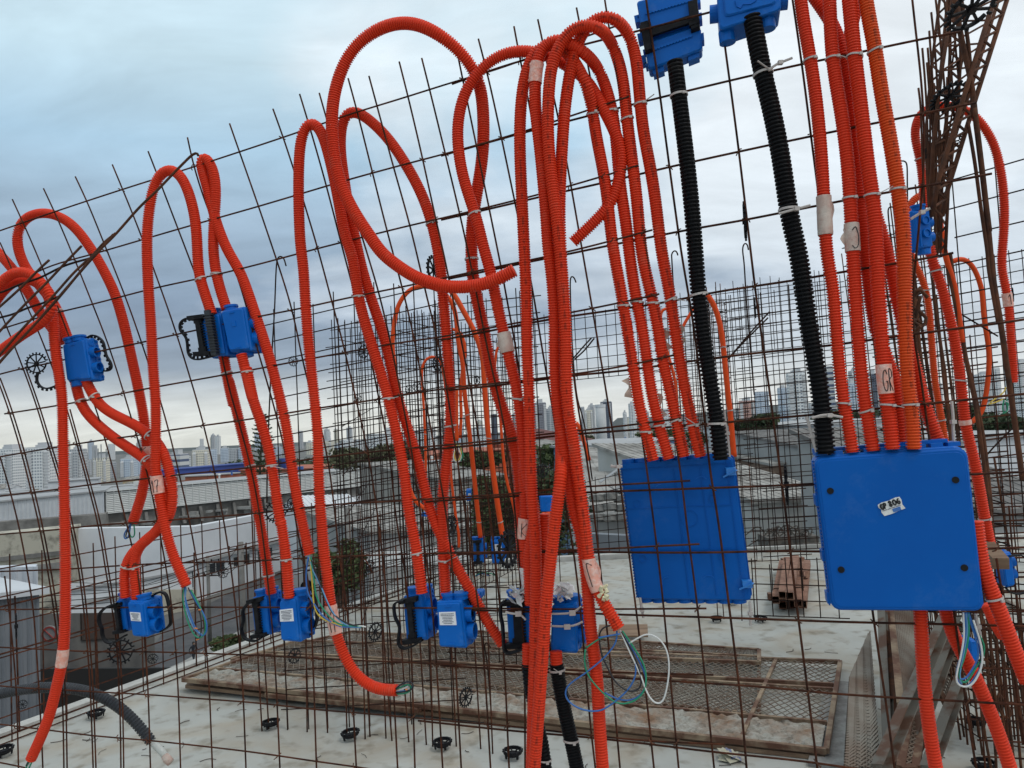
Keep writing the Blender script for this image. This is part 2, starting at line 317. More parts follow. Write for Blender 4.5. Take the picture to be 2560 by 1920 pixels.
LV = ["a 0,160 100,380 215,680 300,850 400,1100 I 580,80 750,700 850,1080 J 920,0 1000,500 1035,1100 1045,1660",
 "A 0,980 60,1120 150,1350 I 320,60 420,400 500,650 610,1100 J 690,0 770,800 805,1659",
 "a 0,1330 I 75,0 210,440 290,760 370,1100 470,1659 J 560,900 580,1660",
 "I 0,490 100,830 200,1260 J 240,0 290,300 355,1300 370,1660", "J 40,0 80,290 110,620 140,960 160,1660",
 "A 80,255 160,430 300,760 I 810,20 910,350 1000,690 1090,1050 1160,1350 J 1200,0 1250,560 1280,1000 1300,1660",
 "A 282,185 355,340 470,610 600,935 700,1190 800,1500 I 1085,0 1170,270 1290,700 1370,1100 1440,1480 J 1500,400 1540,1000 1560,1660",
 "A 488,108 565,270 690,580 810,880 920,1190 I 1390,20 1460,270 1560,690 1640,1060 J 1720,0 1780,600 1810,1000 1835,1660",
 "A 728,30 860,350 990,690 1145,1130 1300,1640 I 1760,220 1850,600 1930,1030 1990,1400 J 2070,600 2100,1000 2125,1660",
 "F 320,327 A 1000,45 1155,450 1300,830 1400,1090 N 30,200 120,500 200,800 260,1050 K 47,177 110,800 130,1100 155,1660",
 "F 405,297 A 1260,60 1370,380 1520,700 1600,960 E 0,575 110,950 200,1330 K 288,259 340,400 370,1000 392,1660",
 "F 496,267 A 1570,0 B 0,1290 E 125,0 235,350 320,760 440,1180 500,1560 K 530,200 600,720 620,1060 650,1660",
 "B 110,706 175,885 245,1100 310,1310 400,1610 E 490,290 575,610 640,900 700,1150 760,1480 K 820,280 850,600 880,950 918,1660",
 "B 283,610 350,830 455,1200 550,1570 E 640,250 700,480 760,740 830,1100 870,1300 K 900,0 960,350 1000,750 1030,1660",
 "B 410,603 480,850 570,1150 640,1380 E 725,0 800,250 880,600 950,950 1010,1270 K 1065,0 1100,300 1150,700 1210,1660",
 "B 597,508 650,700 755,1120 850,1500 E 920,100 1000,420 1060,720 1120,1050 1190,1430 K 1230,0 1270,300 1290,900 1330,1660",
 "B 732,493 785,690 890,1080 1000,1470 E 1110,280 1190,600 1250,950 1330,1500 K 1400,300 1450,700 1480,1000 1520,1660",
 "B 928,400 985,625 1080,1030 1160,1400 E 1220,0 1290,350 1360,700 1440,1150 K 1515,0 1570,500 1610,1000 1640,1660",
 "B 1074,377 1125,580 1225,990 1320,1385 E 1380,0 1440,300 1520,700 1600,1050 L 20,0 50,400 80,1000 85,1660",
 "B 1310,370 1425,930 c 640,0 700,290 820,960 900,1400 d 1000,800 L 250,900",
 "B 1441,252 1500,480 1590,890 c 1050,480 1120,900 1200,1400 d 1300,300 1420,1200 L 400,260 450,700 500,1300 540,1660",
 "b 760,120 830,500 905,850 950,1100 c 1500,1200 1535,1600 d 1640,560 1740,1200 L 585,480 640,1000 700,1660",
 "b 1035,40 1080,240 1210,900 1270,1170 C 355,1050 385,1220 460,1650 c 1760,820 1840,1300 d 1900,0 1980,500 2060,1000 L 737,104 800,600 860,1100 920,1660",
 "C 418,50 430,120 474,329 525,600 600,1150 660,1660 G 710,200 760,600 830,1100 870,1350 910,1660 L 960,400 1000,800 1080,1660",
 "C 600,-10 640,250 700,600 780,1000 850,1500 G 930,330 1000,800 1060,1200 1110,1500 L 1120,0 1200,600 1310,1660"]
RV = ["C 865,-30 890,150 930,400 1020,1080 1100,1659 G 1170,400 1230,900 1290,1450 L 1330,0 1400,560 1480,1200 1520,1660",
 "C 1340,-30 1370,230 1410,520 1470,980 1550,1659 G 1600,400 H 0,800 50,1180 M 115,0 180,560 250,1100 320,1660",
 "D 155,-30 220,420 290,970 H 430,400 M 680,660 760,1200 820,1660",
 "D 932,-30 960,230 1000,600 1010,1100 H 930,380 980,700 1040,1150 M 1210,680 1290,1300 1350,1660",
 "M 1480,300 1560,800 1660,1500"]
DBL = [(0, 7, .5), (1, 7, .6), (2, -8, .7)]
def panel(name, lab, Hs, Vs, r, off, dbl=()):
    t = thing(name, onw(1280, 1900, 0) if off else onw(2200, 1900, 0), lab, 'rebar mesh', 'welded rebar mesh panels of the near wall')
    for s in Hs: MB().tube(bar_pts(s, off + .006), r, 6).build('horizontal_bar', RST, t, True)
    for s in Vs:
        P = bar_pts(s, off); MB().tube(P, r, 6).build('vertical_bar', RST, t, True)
    org = np.array(t['_o']); kn = MB(); kr = random.Random(len(Vs)); VP = [smooth(bar_pts(s, off), 1) for s in Vs]
    for s in Hs:
        H_ = bar_pts(s, off + .006)
        for V_ in VP:
            d2 = ((H_[:, None, [0, 2]] - V_[None, :, [0, 2]]) ** 2).sum(-1); i_, j_ = np.unravel_index(np.argmin(d2), d2.shape)
            if d2[i_, j_] < .0009 and kr.random() < .45:
                a_ = H_[i_]; Th = H_[min(i_ + 1, len(H_) - 1)] - H_[max(i_ - 1, 0)]; Tv = V_[min(j_ + 1, len(V_) - 1)] - V_[max(j_ - 1, 0)]; Th /= np.linalg.norm(Th); Tv /= np.linalg.norm(Tv); u_ = kr.choice((-1, 1))
                c_ = a_ + Th * ((V_[j_] - a_) @ Th); q_ = Th * u_ + Tv
                kn.tube([c_ - q_ * .007 + NAW * .004, c_ - q_ * .004 - NAW * r * 2.4, c_ + q_ * .004 - NAW * r * 2.4, c_ + q_ * .007 + NAW * .004], .0016, 5)
                if kr.random() < .5: kn.tube([c_ - NAW * r * 2, c_ - NAW * .014 + Th * .006 * u_ - [0, 0, .006]], .0011, 4)
    if kn.n: tag(kn.build('tie_wire', RSB, t), kind='stuff')
    for i, dx, fr in dbl:
        q = [(x + dx, y, o) for x, y, o in px(Vs[i], off)]; q = [k for k in q if k[1] > 780 + 200 * fr]
        P = np.array([onw(*k) for k in q]); P = smooth(catmull(P, .03), 6); MB().tube(P, r, 6).build('vertical_bar', RST, t, True)
    return t
panel('rebar_mesh_panel', 'large sagging rusty welded mesh panel carrying the looped orange conduits across the left and middle', LH, LV, .0025, .003, DBL)
panel('rebar_mesh_panel', 'rusty mesh panel on the right carrying the big blue boxes and thick black conduits', RH, RV, .0029, -.012)
# ------------------------------------------------------------------ corrugated conduits
CONDS = {}
def conduit(key, label, s, r=.0158, off=.025, m=None, pitch=.0067, group='orange corrugated conduits looped over the mesh wall', rib=True, seg=12, pos=onw, sm=4, cat='conduit', name='corrugated_conduit', flare=False):
    Q = px(s, off); P = smooth(resample(catmull([pos(*q) for q in Q], .02), .02), sm)
    P = resample(P, pitch if rib else .02)
    CONDS[key] = (P, r)
    m = m or ORA; b = MB()
    if rib:
        T, U, W = frames(P); n = len(P); seq = [(0, 1.0), (.42, 1.0), (.54, .80), (.88, .80)]
        PP = np.vstack([[P[i] + (P[i + 1] - P[i]) * u for u, _ in seq] for i in range(n - 1)] + [P[-1:]])
        rr = np.array([r * k for _ in range(n - 1) for _, k in seq] + [r])
        b.tube(PP, r, seg, True, rr)
    else:
        b.tube(P, r, seg)
    o = b.build(name, m, None, rib is not True)
    if rib: o.data.polygons.foreach_set('use_smooth', [True] * len(o.data.polygons))
    tag(o, label, cat, group); return o
G2 = 'orange conduits dropping into the blue panel boxes'; G3 = 'thick black conduits'; G4 = 'thin orange conduits on the mesh walls behind'
conduit('longleft', 'orange conduit hanging lowest at left, green wires at its cut end', "J 268,1580 350,1400 430,1200 490,950 535,750 560,450 565,0 I 562,1200 555,800 545,400 538,0 a 510,1300 480,1100 462,900 445,700 400,570 320,500 210,470 110,500 20,580 -60,700", off=.05)
conduit('leftloop', 'smooth orange conduit curling over the left edge and sweeping back down behind the tied rods', "a -60,590 20,490 90,430 180,405 280,430 370,520 430,600 470,690 430,800 320,880 200,950 80,1040 -60,1140", off=.10, pitch=.009)
conduit('leftarch', 'big orange arch at far left, one end free with a blue wire loop', "a 590,1000 540,870 470,690 330,520 A 160,690 112,560 110,470 150,385 250,342 360,355 480,430 600,590 680,730 750,880 810,1090 850,1270 890,1450 I 1215,0 1250,200 1268,420 1262,600 1230,800 1150,1055", off=-.03)
conduit('leftedge', 'orange conduit slanting in from the left edge down to the upper left blue box', "a -60,200 0,262 60,330 150,440 250,600 350,770 450,900 540,1020", off=-.035)
conduit('boxleftA', 'orange conduit snaking from the upper left box to the left inlet of the box below', "a 650,1360 680,1500 I 690,20 760,130 900,260 1060,380 1220,480 1300,560 1390,700 1440,880 1420,1040 1330,1160 1190,1270 1100,1380 1072,1500 J 1085,185", off=.0)
conduit('boxleftB', 'orange conduit bulging right below the upper left box, ending in the lower right inlet', "a 735,1340 790,1450 I 840,20 950,110 1120,190 1260,275 1390,400 1460,600 1495,800 1470,1000 1380,1120 1240,1220 1160,1330 1160,1480 J 1180,195", off=.0)
conduit('archwide', 'taped orange arch beside the tied rods, blue and green wire loop at its end', "A 1372,1000 1330,870 1290,750 1280,600 1268,400 1230,230 1180,110 1120,52 1060,60 1000,150 970,300 952,500 960,800 980,1100 995,1400 I 1345,0 1345,500 1352,700 1390,900 1425,1100 1480,1300 1540,1450 1600,1570 J 1612,85", off=.02)
conduit('twinarch', 'narrow orange hairpin conduit beside the hooked rod, its long end open above hanging wires', "K 347,275 312,120 285,0 E 245,1450 195,1100 150,900 85,650 10,420 A 1560,730 1480,600 1400,400 1350,200 F 432,352 430,335 440,332 455,350 465,385 466,430 461,500 462,560 474,620 490,668", off=.0)
conduit('box2L', 'left one of two orange conduits running down from the middle left blue box pair', "A 1450,1270 1480,1450 1530,1659 N 22,100 95,380 160,650 230,950 300,1350 K 30,80 60,280 100,530", off=-.02)
conduit('box2R', 'right one of two orange conduits running down from the middle left blue box pair', "A 1565,1260 1600,1400 1650,1600 N 180,0 235,300 300,480 390,780 440,1100 500,1500 K 150,0 190,250 215,555", off=.02)
conduit('seventeen', 'orange conduit with a handwritten 17 curling under to a stubby loop of wires', "K 1075,525 1040,250 1000,50 E 985,1640 960,1400 910,1150 850,900 790,700 720,480 660,250 630,0 B 615,1640 570,1500 520,1220 470,1000 430,860 390,785 340,770 300,850 280,1000 276,1300 290,1640 E 303,0 320,300 340,560 370,850 400,1150 405,1400 415,1640 K 420,0 440,250 465,450 500,720 550,880 610,1010 700,1110 800,1155 915,1155", off=.015, sm=5)
conduit('archmid', 'orange arch over the top bar, seen inside the largest sky loop', "K 1230,555 1215,300 1205,50 E 1205,1640 1215,1500 1240,1300 1260,1080 1255,850 1240,600 1215,300 1190,0 B 1180,1640 1150,1480 1080,1270 980,1080 860,900 740,780 640,708 590,705 560,760 545,950 570,1150 610,1400 660,1620 E 680,60 740,260 800,430 850,600 900,850 960,1050 1020,1230 1080,1450 1125,1640 K 1180,120 1240,240 1330,410 1400,525 1480,680 1600,860", off=-.02, sm=5)
conduit('bigloop', 'largest orange conduit loop in the sky, its open end pointing right in the middle', "c 855,350 700,440 500,515 300,548 0,530 E 1250,200 1050,150 900,50 780,-40 B 780,1590 650,1400 550,1200 505,1000 490,750 520,550 590,370 700,245 850,162 1000,145 1150,200 @.03 1300,310 @.0 1400,430 @-.03 b 360,760 400,1000 410,1400 B 1460,1080 1430,1250 1400,1450 1395,1640 c 360,200 380,450 430,700 470,900 520,1100 560,1400 620,1640 d 720,300 800,500 860,700 900,950 930,1300 L 55,60 90,450 110,600", off=.06, r=.0175, sm=5)
conduit('crossloop', 'orange conduit curling left of the bunch, its short cut end jutting out behind them', "C 395,1570 480,1490 560,1410 640,1330 690,1200 715,1000 b 1960,1420 1850,1180 1740,980 1650,800 1520,650 1400,590 1250,500 @.02 1100,430 900,395 800,395 600,440 450,540 300,700 180,900 105,1300 B 1330,1100 1390,1300 1440,1450 1480,1640 c 560,250 620,550 680,850 740,1100 790,1350 870,1640 d 920,300 950,600 970,900 1060,1300 1110,1640 L 110,200 120,600", off=.0, sm=5)
conduit('arch1', 'orange arch with the leftmost long leg of the middle bunch', "e 560,1670 570,1300 580,950 586,600 588,250 583,0 d 1075,1640 1055,1200 1035,600 1020,0 c 1005,1400 997,900 985,400 965,0 b 830,1600 830,1200 850,900 900,620 980,430 1090,310 1200,290 1320,350 1420,470 1520,620 1600,800 @-.0 1660,1050 1710,1400 C 590,1100 620,1300 640,1500 660,1640 G 710,250 750,500 790,750 830,1000 870,1150 915,1325", off=.05, m=ORP, sm=5)
conduit('arch2', 'orange arch with a strip of clear tape near its top in the middle bunch', "e 1035,1670 1015,1400 992,1000 970,850 950,700 930,400 905,200 870,0 d 1555,1600 1510,1250 1450,900 1430,700 1370,400 1335,100 c 1325,1600 1318,1200 1325,900 1310,700 1280,300 C 235,1640 222,1400 200,1150 175,900 150,700 150,500 170,350 220,260 290,240 380,280 470,340 @-.01 560,440 620,600 655,750 680,950 700,1200 740,1450 760,1640 G 800,250 850,500 890,800 920,960 965,1140 1018,1315", off=.07, sm=5)
conduit('arch3', 'orange conduit of the middle bunch taped with a number and ending above coloured wires', "e 1142,722 1080,620 1010,500 960,380 930,200 915,0 d 1655,1600 1640,1400 1580,1000 1550,700 1490,400 1455,100 c 1455,1600 1450,1100 1430,700 1400,300 1375,0 C 290,1400 255,1150 232,850 238,600 255,420 305,290 370,195 440,150 520,155 580,190 @-.005 645,275 700,420 730,600 748,800 780,1050 810,1300 840,1640 G 890,200 940,430 980,700 1020,850 1060,1050 1115,1300", off=.09, m=ORP, sm=5)
conduit('arch4', 'tallest orange arch of the middle bunch whose left leg crosses to the foreground bottom', "e 575,1670 600,1350 625,1000 645,700 665,450 690,250 708,60 d 1330,1560 1350,1400 1375,1200 1400,1000 @.03 1395,700 1390,400 c 1400,1400 1420,800 @.06 C 308,1420 312,1200 325,950 340,720 370,500 405,330 460,190 530,110 610,88 690,120 @.0 770,240 808,400 825,600 850,850 890,1050 930,1300 970,1640 G 1015,200 1060,500 1100,750 1140,950 1180,1130 1222,1300", off=.11, m=ORP, sm=6)
conduit('behindbunch', 'short orange conduit with white tape seen low between the crossing legs of the middle bunch', "e 640,-40 640,200 640,380 655,560", off=-.03)
conduit('behindbunch2', 'orange conduit wrapped in clear plastic entering the lower right blue box pair', "d 960,900 980,1300 1000,1640 L 70,60 95,350 120,520", off=.0)
EXT = []
# right cluster into the second big box
conduit('q1', 'orange conduit with a white tape rag, next to the right thick black one', "D 205,-60 225,100 250,250 285,450 318,700 345,1000 362,1300 380,1640 H 420,200 440,450 460,700 490,950 520,1100 548,1270", r=.0152, off=.03, group=G2)
conduit('q2', 'orange conduit with a white tape tag lettered C entering the right box', "D 395,-60 405,150 412,300 435,500 478,750 510,1000 530,1250 550,1640 H 570,300 590,600 620,900 645,1050 682,1260", r=.0158, off=.03, group=G2)
conduit('q3', 'orange conduit with a tape tag marked GR in the middle of the right cluster', "D 520,-60 545,200 560,350 590,600 620,850 650,1100 688,1350 703,1640 H 720,300 740,600 760,850 780,1000 808,1250", r=.0165, off=.045, group=G2)
conduit('q4', 'yellowish orange printed conduit, the rightmost tall one entering the right box', "D 625,-60 650,100 690,300 735,600 790,900 830,1150 868,1400 882,1640 H 885,300 890,600 908,850 930,1000 945,1250", r=.0165, off=.045, m=OR2, group=G2)
conduit('q5', 'shaded orange conduit weaving behind the tagged ones of the right cluster', "D 270,-60 370,80 440,200 500,420 550,750 575,1000 595,1300 630,1640 H 665,300 710,520 780,680 840,900 868,1250", r=.0158, off=-.02, group=G2)
conduit('q6', 'orange conduit passing diagonally behind the printed one to the right end of the right box', "D 600,-60 560,100 520,300 560,700 610,1000 670,1300 760,1590 H 800,100 850,350 905,560 960,750 1010,950 1070,1120 1112,1225", r=.0158, off=-.045, group=G2)
conduit('under1', 'vertical orange conduit dropping from under the left part of the right box', "M 985,600 1000,900 1020,1200 1060,1500 1092,1680", r=.0155, off=-.01, group='orange conduits below the right box')
conduit('under2', 'orange conduit slanting right from under the right box behind the wire bundle', "M 1145,600 1165,700 1210,830 1280,950 1350,1080 1420,1250 1500,1450 1575,1680", r=.0155, off=-.03, group='orange conduits below the right box')
conduit('under3', 'orange conduit running down beside the right edge of the right box', "M 1345,60 1365,230 1400,400 1450,520 1510,660 1590,880 1680,1100", r=.0165, off=.03, group='orange conduits below the right box')
# black ones
conduit('bk1', 'thick black corrugated conduit from the double top box to the left big box', "C 1055,400 1070,520 1085,650 1110,850 1140,1100 1170,1400 1190,1659 G 1210,250 1250,600 1300,900 1330,1100 1355,1320", r=.0205, off=.025, m=BLK, pitch=.0098, group=G3)
conduit('bk2', 'thick black corrugated conduit from the cut off top box to the right big box', "C 1555,110 1600,350 1635,520 D 20,700 80,1000 140,1400 H 200,0 240,300 290,600 340,900 375,1280", r=.0225, off=.03, m=BLK, pitch=.0098, group=G3)
conduit('bk3', 'black conduit below the lower left box of the middle pair, mostly hidden by orange legs', "e 530,960 540,1100 570,1250 630,1450 660,1700", r=.0150, off=.03, m=BLK, pitch=.009, group=G3)
conduit('bk4', 'matt black conduit leading down from the lower right box of the middle pair', "e 725,965 745,1100 785,1300 830,1500 870,1700", r=.0185, off=.03, m=BLK, pitch=.007, group=G3)
conduit('stub3', 'short orange stub between the lower left box of the middle pair and black conduit', "e 530,830 530,975", r=.0135, off=.03, group='short orange stubs')
conduit('stub4', 'short orange stub between the lower right box of the middle pair and black conduit', "e 722,880 726,970", r=.0160, off=.03, group='short orange stubs')
conduit('greyl', 'dusty dark grey conduit bowing over the slab edge at lower left', "J -60,1035 80,1000 250,975 450,960 650,975 800,1010 950,1080 1100,1190 1230,1330 1305,1430", r=.0175, off=-.14, m=BLG, pitch=.0105, group=G3)
W_ = MB().tube([onw(*q) for q in px("J 1300,1420 1400,1520 1430,1560", -.14)], .011, 10).build('plastic_tube', mat('cloudy_plastic', (.55, .56, .52), .3), None, True)
tag(W_, 'cloudy white tube stuck in the end of the dusty grey conduit', 'tube')
W_ = MB().tube([onw(*q) for q in px("J 1420,1545 1440,1580 1475,1610", -.14)], .013, 9, True, [.011, .014, .0125]).build('tape_plug', TAP, None, True)
tag(W_, 'yellowed tape plug on the tip of the white tube at lower left', 'tape')
# farther conduits
def wd(t):
    def f(x, y, o): return at(x, y, t - o)
    return f
def far(key, label, s, t, r, off=0, m=None, rib=False, pitch=.008): return conduit(key, label, s, r=r, off=off, m=m or ORF, group=G4, rib=rib, seg=8, pos=wd(t), pitch=pitch)
far('s1', 'orange conduit making an upside down U behind the lattice girder at upper right', "D 1010,1345 1005,1200 985,1030 952,900 955,800 1005,715 1120,682 1230,692 1330,742 1400,820 1470,950 1515,1150 1532,1350 1528,1500 1515,1659 H 1512,80 1540,200 1562,350 1575,550 1588,700 1590,820", 2.75, .0158, m=ORA, rib=True)
far('s2', 'orange conduit running down from the small blue box beside the girder past the big box', "D 1045,1600 H 1065,40 1110,150 1165,350 1210,550 1240,750 1258,900 1280,1100 1330,1300 1370,1500 M 1400,20 1420,120 1440,215", 2.5, .0178, m=ORA, rib=True)
far('s3', 'slim orange conduit bending out from behind the printed one and running down the girder foot', "D 1000,1262 950,1275 915,1330 895,1450 905,1560 H 950,50 1000,150 1038,300 1060,550 1080,800 1105,950 1150,1210", 3.2, .0150, m=ORF, rib=True)
far('s4', 'far orange conduit drooping in a tall thin loop at the right behind rusty bars', "H 1185,40 1250,15 1300,35 1345,100 1385,220 1400,400 1430,600 1430,750 1412,900 1380,1020 1310,1085", 4.6, .0150)
far('s5', 'orange conduit end showing below the right edge of the right big box', "M 1410,600 1450,690 1490,770 1520,810", 2.5, .016, m=ORA, rib=True)
far('s6', 'thin straight orange conduit inside the rusty column cage at right', "D 1110,1400 1150,1659 H 1210,200 1240,420 1260,560", 3.0, .011, m=ORF)
far('m1', 'orange arch on the back mesh, right leg ending in the left small blue box', "E 900,720 885,600 890,480 915,340 960,255 1020,205 1090,195 1160,210 1240,260 1290,360 1310,550 1340,700 1350,870 1375,1080 1400,1300 1430,1600 K 1455,165", 5.0, .0150)
far('m2', 'light orange conduit leading down into the right one of two small blue boxes', "E 1180,150 1280,245 1340,350 1410,480 1465,640 1480,830 1500,1100 1530,1350 1570,1640 K 1600,165", 4.9, .0172)
far('m3', 'smallest orange hairpin hanging by the spacer wheels on the back mesh', "E 1100,1420 1097,1200 1088,1000 1078,850 1075,730 1100,670 1150,648 1200,690 1220,800 1232,900", 6.0, .0105)
far('m4', 'thin reddish conduit leaning behind the long middle conduit', "E 1270,475 1310,480 1345,540 1355,640 1335,760 1325,900 1330,1040 1320,1180", 5.6, .0118)
far('m5', 'orange conduit leg half hidden behind the middle arch with yellow and white wires below', "d 190,60 188,300 190,500 195,655", 4.9, .0125)
far('m6', 'thin orange conduit slanting behind the taped conduits in the middle', "d 680,150 690,300 705,520 725,800 765,1100 820,1300 870,1500 890,1640", 4.6, .0088)
far('m7', 'thin orange conduit dropping low behind the middle arch beside a spacer wheel', "d 120,900 130,1100 160,1350 195,1620 K 1315,140 1315,230", 5.0, .0090)
far('m8', 'orange conduit bowed right behind the thick black conduit', "G 1220,225 1265,245 1310,320 1345,430 1365,550 1380,700 1395,850 1412,1000 1430,1200 1440,1300", 3.6, .0130)
far('m9', 'thin orange loop tangled behind the right legs of the middle bunch', "G 1068,1010 1060,830 1035,720 1000,600 975,480 960,400 970,345 995,330 1015,345", 5.0, .0100)
far('m10', 'short orange conduit showing between the loop and the black conduit', "G 1090,500 1115,440 1150,385 1175,340", 4.6, .0095)
far('m11', 'short orange conduit end with a bare wire hook by the grey roofs', "G 415,1080 440,1110 465,1200 485,1270 500,1325", 4.5, .0120)
far('m12', 'orange conduit leg crossing low behind the middle arch to a blue box', "E 880,850 905,1050 935,1250 985,1470 1030,1590 1080,1625 1125,1655", 4.2, .0115)
far('m13', 'left one of two short orange conduits under the small blue box between the bunch legs', "d 1195,1480 1205,1660 L 190,60 215,200", 4.0, .0105)
far('m14', 'right one of two short orange conduits under the small blue box between the bunch legs', "d 1245,1475 1250,1660 L 245,30 225,200", 4.0, .0105)
far('m15', 'thin orange arch peeking out from behind the taped conduit in the middle', "E 1625,570 1590,560 1560,600 1550,700 1540,800", 5.0, .0085)
# ------------------------------------------------------------------ blue boxes
class Q:      # local frame of a box face: u right, v down, w away from the eye
    def __init__(s, corners, pos, awa=None):
        s.c = [pos(*q) for q in corners]; tl, tr, br, bl = s.c
        s.n = np.cross(tr - tl, bl - tl); s.n /= np.linalg.norm(s.n)
        if awa is not None: s.n = np.asarray(awa, float) / np.linalg.norm(awa)
        if s.n[1] < 0: s.n = -s.n
        s.w = (np.linalg.norm(tr - tl) + np.linalg.norm(br - bl)) / 2; s.h = (np.linalg.norm(bl - tl) + np.linalg.norm(br - tr)) / 2
        s.U = (tr - tl) + (br - bl); s.U /= np.linalg.norm(s.U); s.V = (bl - tl) + (br - tr); s.V /= np.linalg.norm(s.V)
    def p(s, u, v, w=0.0):
        tl, tr, br, bl = s.c
        return (tl * (1 - u) + tr * u) * (1 - v) + (bl * (1 - u) + br * u) * v + s.n * w
    def blk(s, mb, u0, v0, w0, u1, v1, w1, ins=0.0):    # block; ins shrinks the near face for a drafted look
        a, b = (u1 - u0) * ins, (v1 - v0) * ins
        mb.hull([s.p(u0, v1, w1), s.p(u1, v1, w1), s.p(u1, v0, w1), s.p(u0, v0, w1),
                 s.p(u0 + a, v1 - b, w0), s.p(u1 - a, v1 - b, w0), s.p(u1 - a, v0 + b, w0), s.p(u0 + a, v0 + b, w0)])
    def rblk(s, mb, u0, v0, w0, u1, v1, w1, rad, seg=4, bev=.004):   # rounded-corner plate
        ru, rv = rad / s.w, rad / s.h; pts = []
        for cu, cv, a0 in ((u1 - ru, v0 + rv, -90), (u1 - ru, v1 - rv, 0), (u0 + ru, v1 - rv, 90), (u0 + ru, v0 + rv, 180)):
            for i in range(seg + 1):
                a = R(a0 + 90 * i / seg); pts.append((cu + ru * math.cos(a), cv + rv * math.sin(a)))
        cu, cv = (u0 + u1) / 2, (v0 + v1) / 2; n = len(pts)
        def sh(k): return [(cu + (x - cu) * (1 - k / s.w / (u1 - u0) * 2), cv + (y - cv) * (1 - k / s.h / (v1 - v0) * 2)) for x, y in pts]
        V = [s.p(x, y, w0) for x, y in sh(bev)] + [s.p(x, y, w0 + bev) for x, y in pts] + [s.p(x, y, w1) for x, y in pts]
        F_ = [list(range(n))[::-1], [2 * n + i for i in range(n)]]
        for k in (0, n):
            for i in range(n): F_.append((k + i, k + (i + 1) % n, k + n + (i + 1) % n, k + n + i))
        mb.add(V, F_)
def small_box(name, cs, th, label, pos=onw, off=.03, group='small blue conduit boxes', side='R', paper=None, bottoms=(), tops=(.2, .55), detail=True, emblem=False, awa=None, parentless=None):
    q = Q([(x, y, off) for x, y, _ in px(cs)], pos, awa if awa is not None else (NAW if pos is onw else None)); t = thing(name, q.p(.5, 1, th / 2), label, 'electrical box', group)
    b = MB(); e = .012 / q.w
    q.rblk(b, .0, .0, .008, 1, 1, th, .006)                           # body
    q.rblk(b, -.03, -.02, th * .62, 1.03, 1.02, th * .80, .008, bev=.002)   # rear flange
    if detail:
        q.blk(b, -.02, .12, th * .30, 1.02, .18, th * .6); q.blk(b, -.02, .82, th * .30, 1.02, .88, th * .6)
        for k in range(9): q.blk(b, 1.0, .05 + k * .104, th * .82, 1.07, .10 + k * .104, th * .90)
    b.build('body', BLU, t)
    lid = MB(); q.rblk(lid, .05, .04, 0, .95, .96, .010, .006, bev=.0025)
    if emblem: q.blk(lid, .42, .3, -.002, .58, .42, 0)
    q.blk(lid, .40, .085, -.0022, .60, .115, .0); q.blk(lid, .40, .885, -.0022, .60, .915, .0)
    lid.build('lid', BLU, t)
    su = 1.0 if side == 'R' else 0.0; sg = 1 if side == 'R' else -1
    if detail:
        for v in (.34, .70):
            rr = min(.020, th * .26); c = q.p(su, v, th * .46); k = MB(); ax = q.U * sg
            k.ring(c + ax * .009, ax, rr, .004, .018, 18); k.cyl(c + ax * .004, ax, rr - .003, .004, 16); k.build('side_knockout', BLU, t, False)
    for u in tops:
        c = q.p(u, 0, th * .42) - q.V * .007; k = MB(); k.cyl(c, q.V, .0195, .018, 16); k.ring(c - q.V * .006, q.V, .0205, .004, .006, 16); k.build('top_collar', BLU, t, False)
    for u in bottoms:
        c = q.p(u, 1, th * .42) + q.V * .006; k = MB(); k.cyl(c, q.V, .0195, .016, 16); k.build('bottom_collar', BLU, t, False)
    if paper:
        u0, v0, u1, v1 = paper; k = MB(); q.blk(k, u0, v0, -.0012, u1, v1, .0); o = k.build('paper_label', PAP, t)
        k = MB(); r_ = random.Random(len(label))
        for i in range(7):
            l = r_.uniform(.35, .8) * (u1 - u0) if i > 1 else .8 * (u1 - u0); c = (u0 + u1) / 2; v = v0 + (v1 - v0) * (.12 + .12 * i)
            x = c - l / 2
            while x < c + l / 2:
                ww = r_.uniform(.02, .05); q.blk(k, x, v, -.0018, min(x + ww, c + l / 2), v + (v1 - v0) * .05, -.0011); x += ww + .012
        g = k.build('print', mat('grey_ink', (.12, .12, .16), .6), o); 
    return t, q
def bracket(t, q, s, pos=onw, off=.03, teeth=True, w=.009, nm='spacer_strap'):     # curved black toothed strap
    P = smooth(catmull([pos(*k) for k in px(s, off)], .004), 3); b = MB(); T, U, W = frames(P); n = len(P)
    up = q.n; V = []; Fc = []
    for i in range(n):
        sd_ = np.cross(T[i], up); sd_ /= np.linalg.norm(sd_)
        for a, c in ((-.0022, -w / 2), (.0022, -w / 2), (.0022, w / 2), (-.0022, w / 2)): V.append(P[i] + sd_ * a + up * c)
        if i < n - 1:
            for j in range(4): Fc.append((4 * i + j, 4 * i + (j + 1) % 4, 4 * i + 4 + (j + 1) % 4, 4 * i + 4 + j))
        if teeth and i % 4 == 2: b.bar(P[i], P[i] + sd_ * .009 * teeth, .0035, w * .8)
    b.add(V, Fc); b.build(nm, BLR, t)
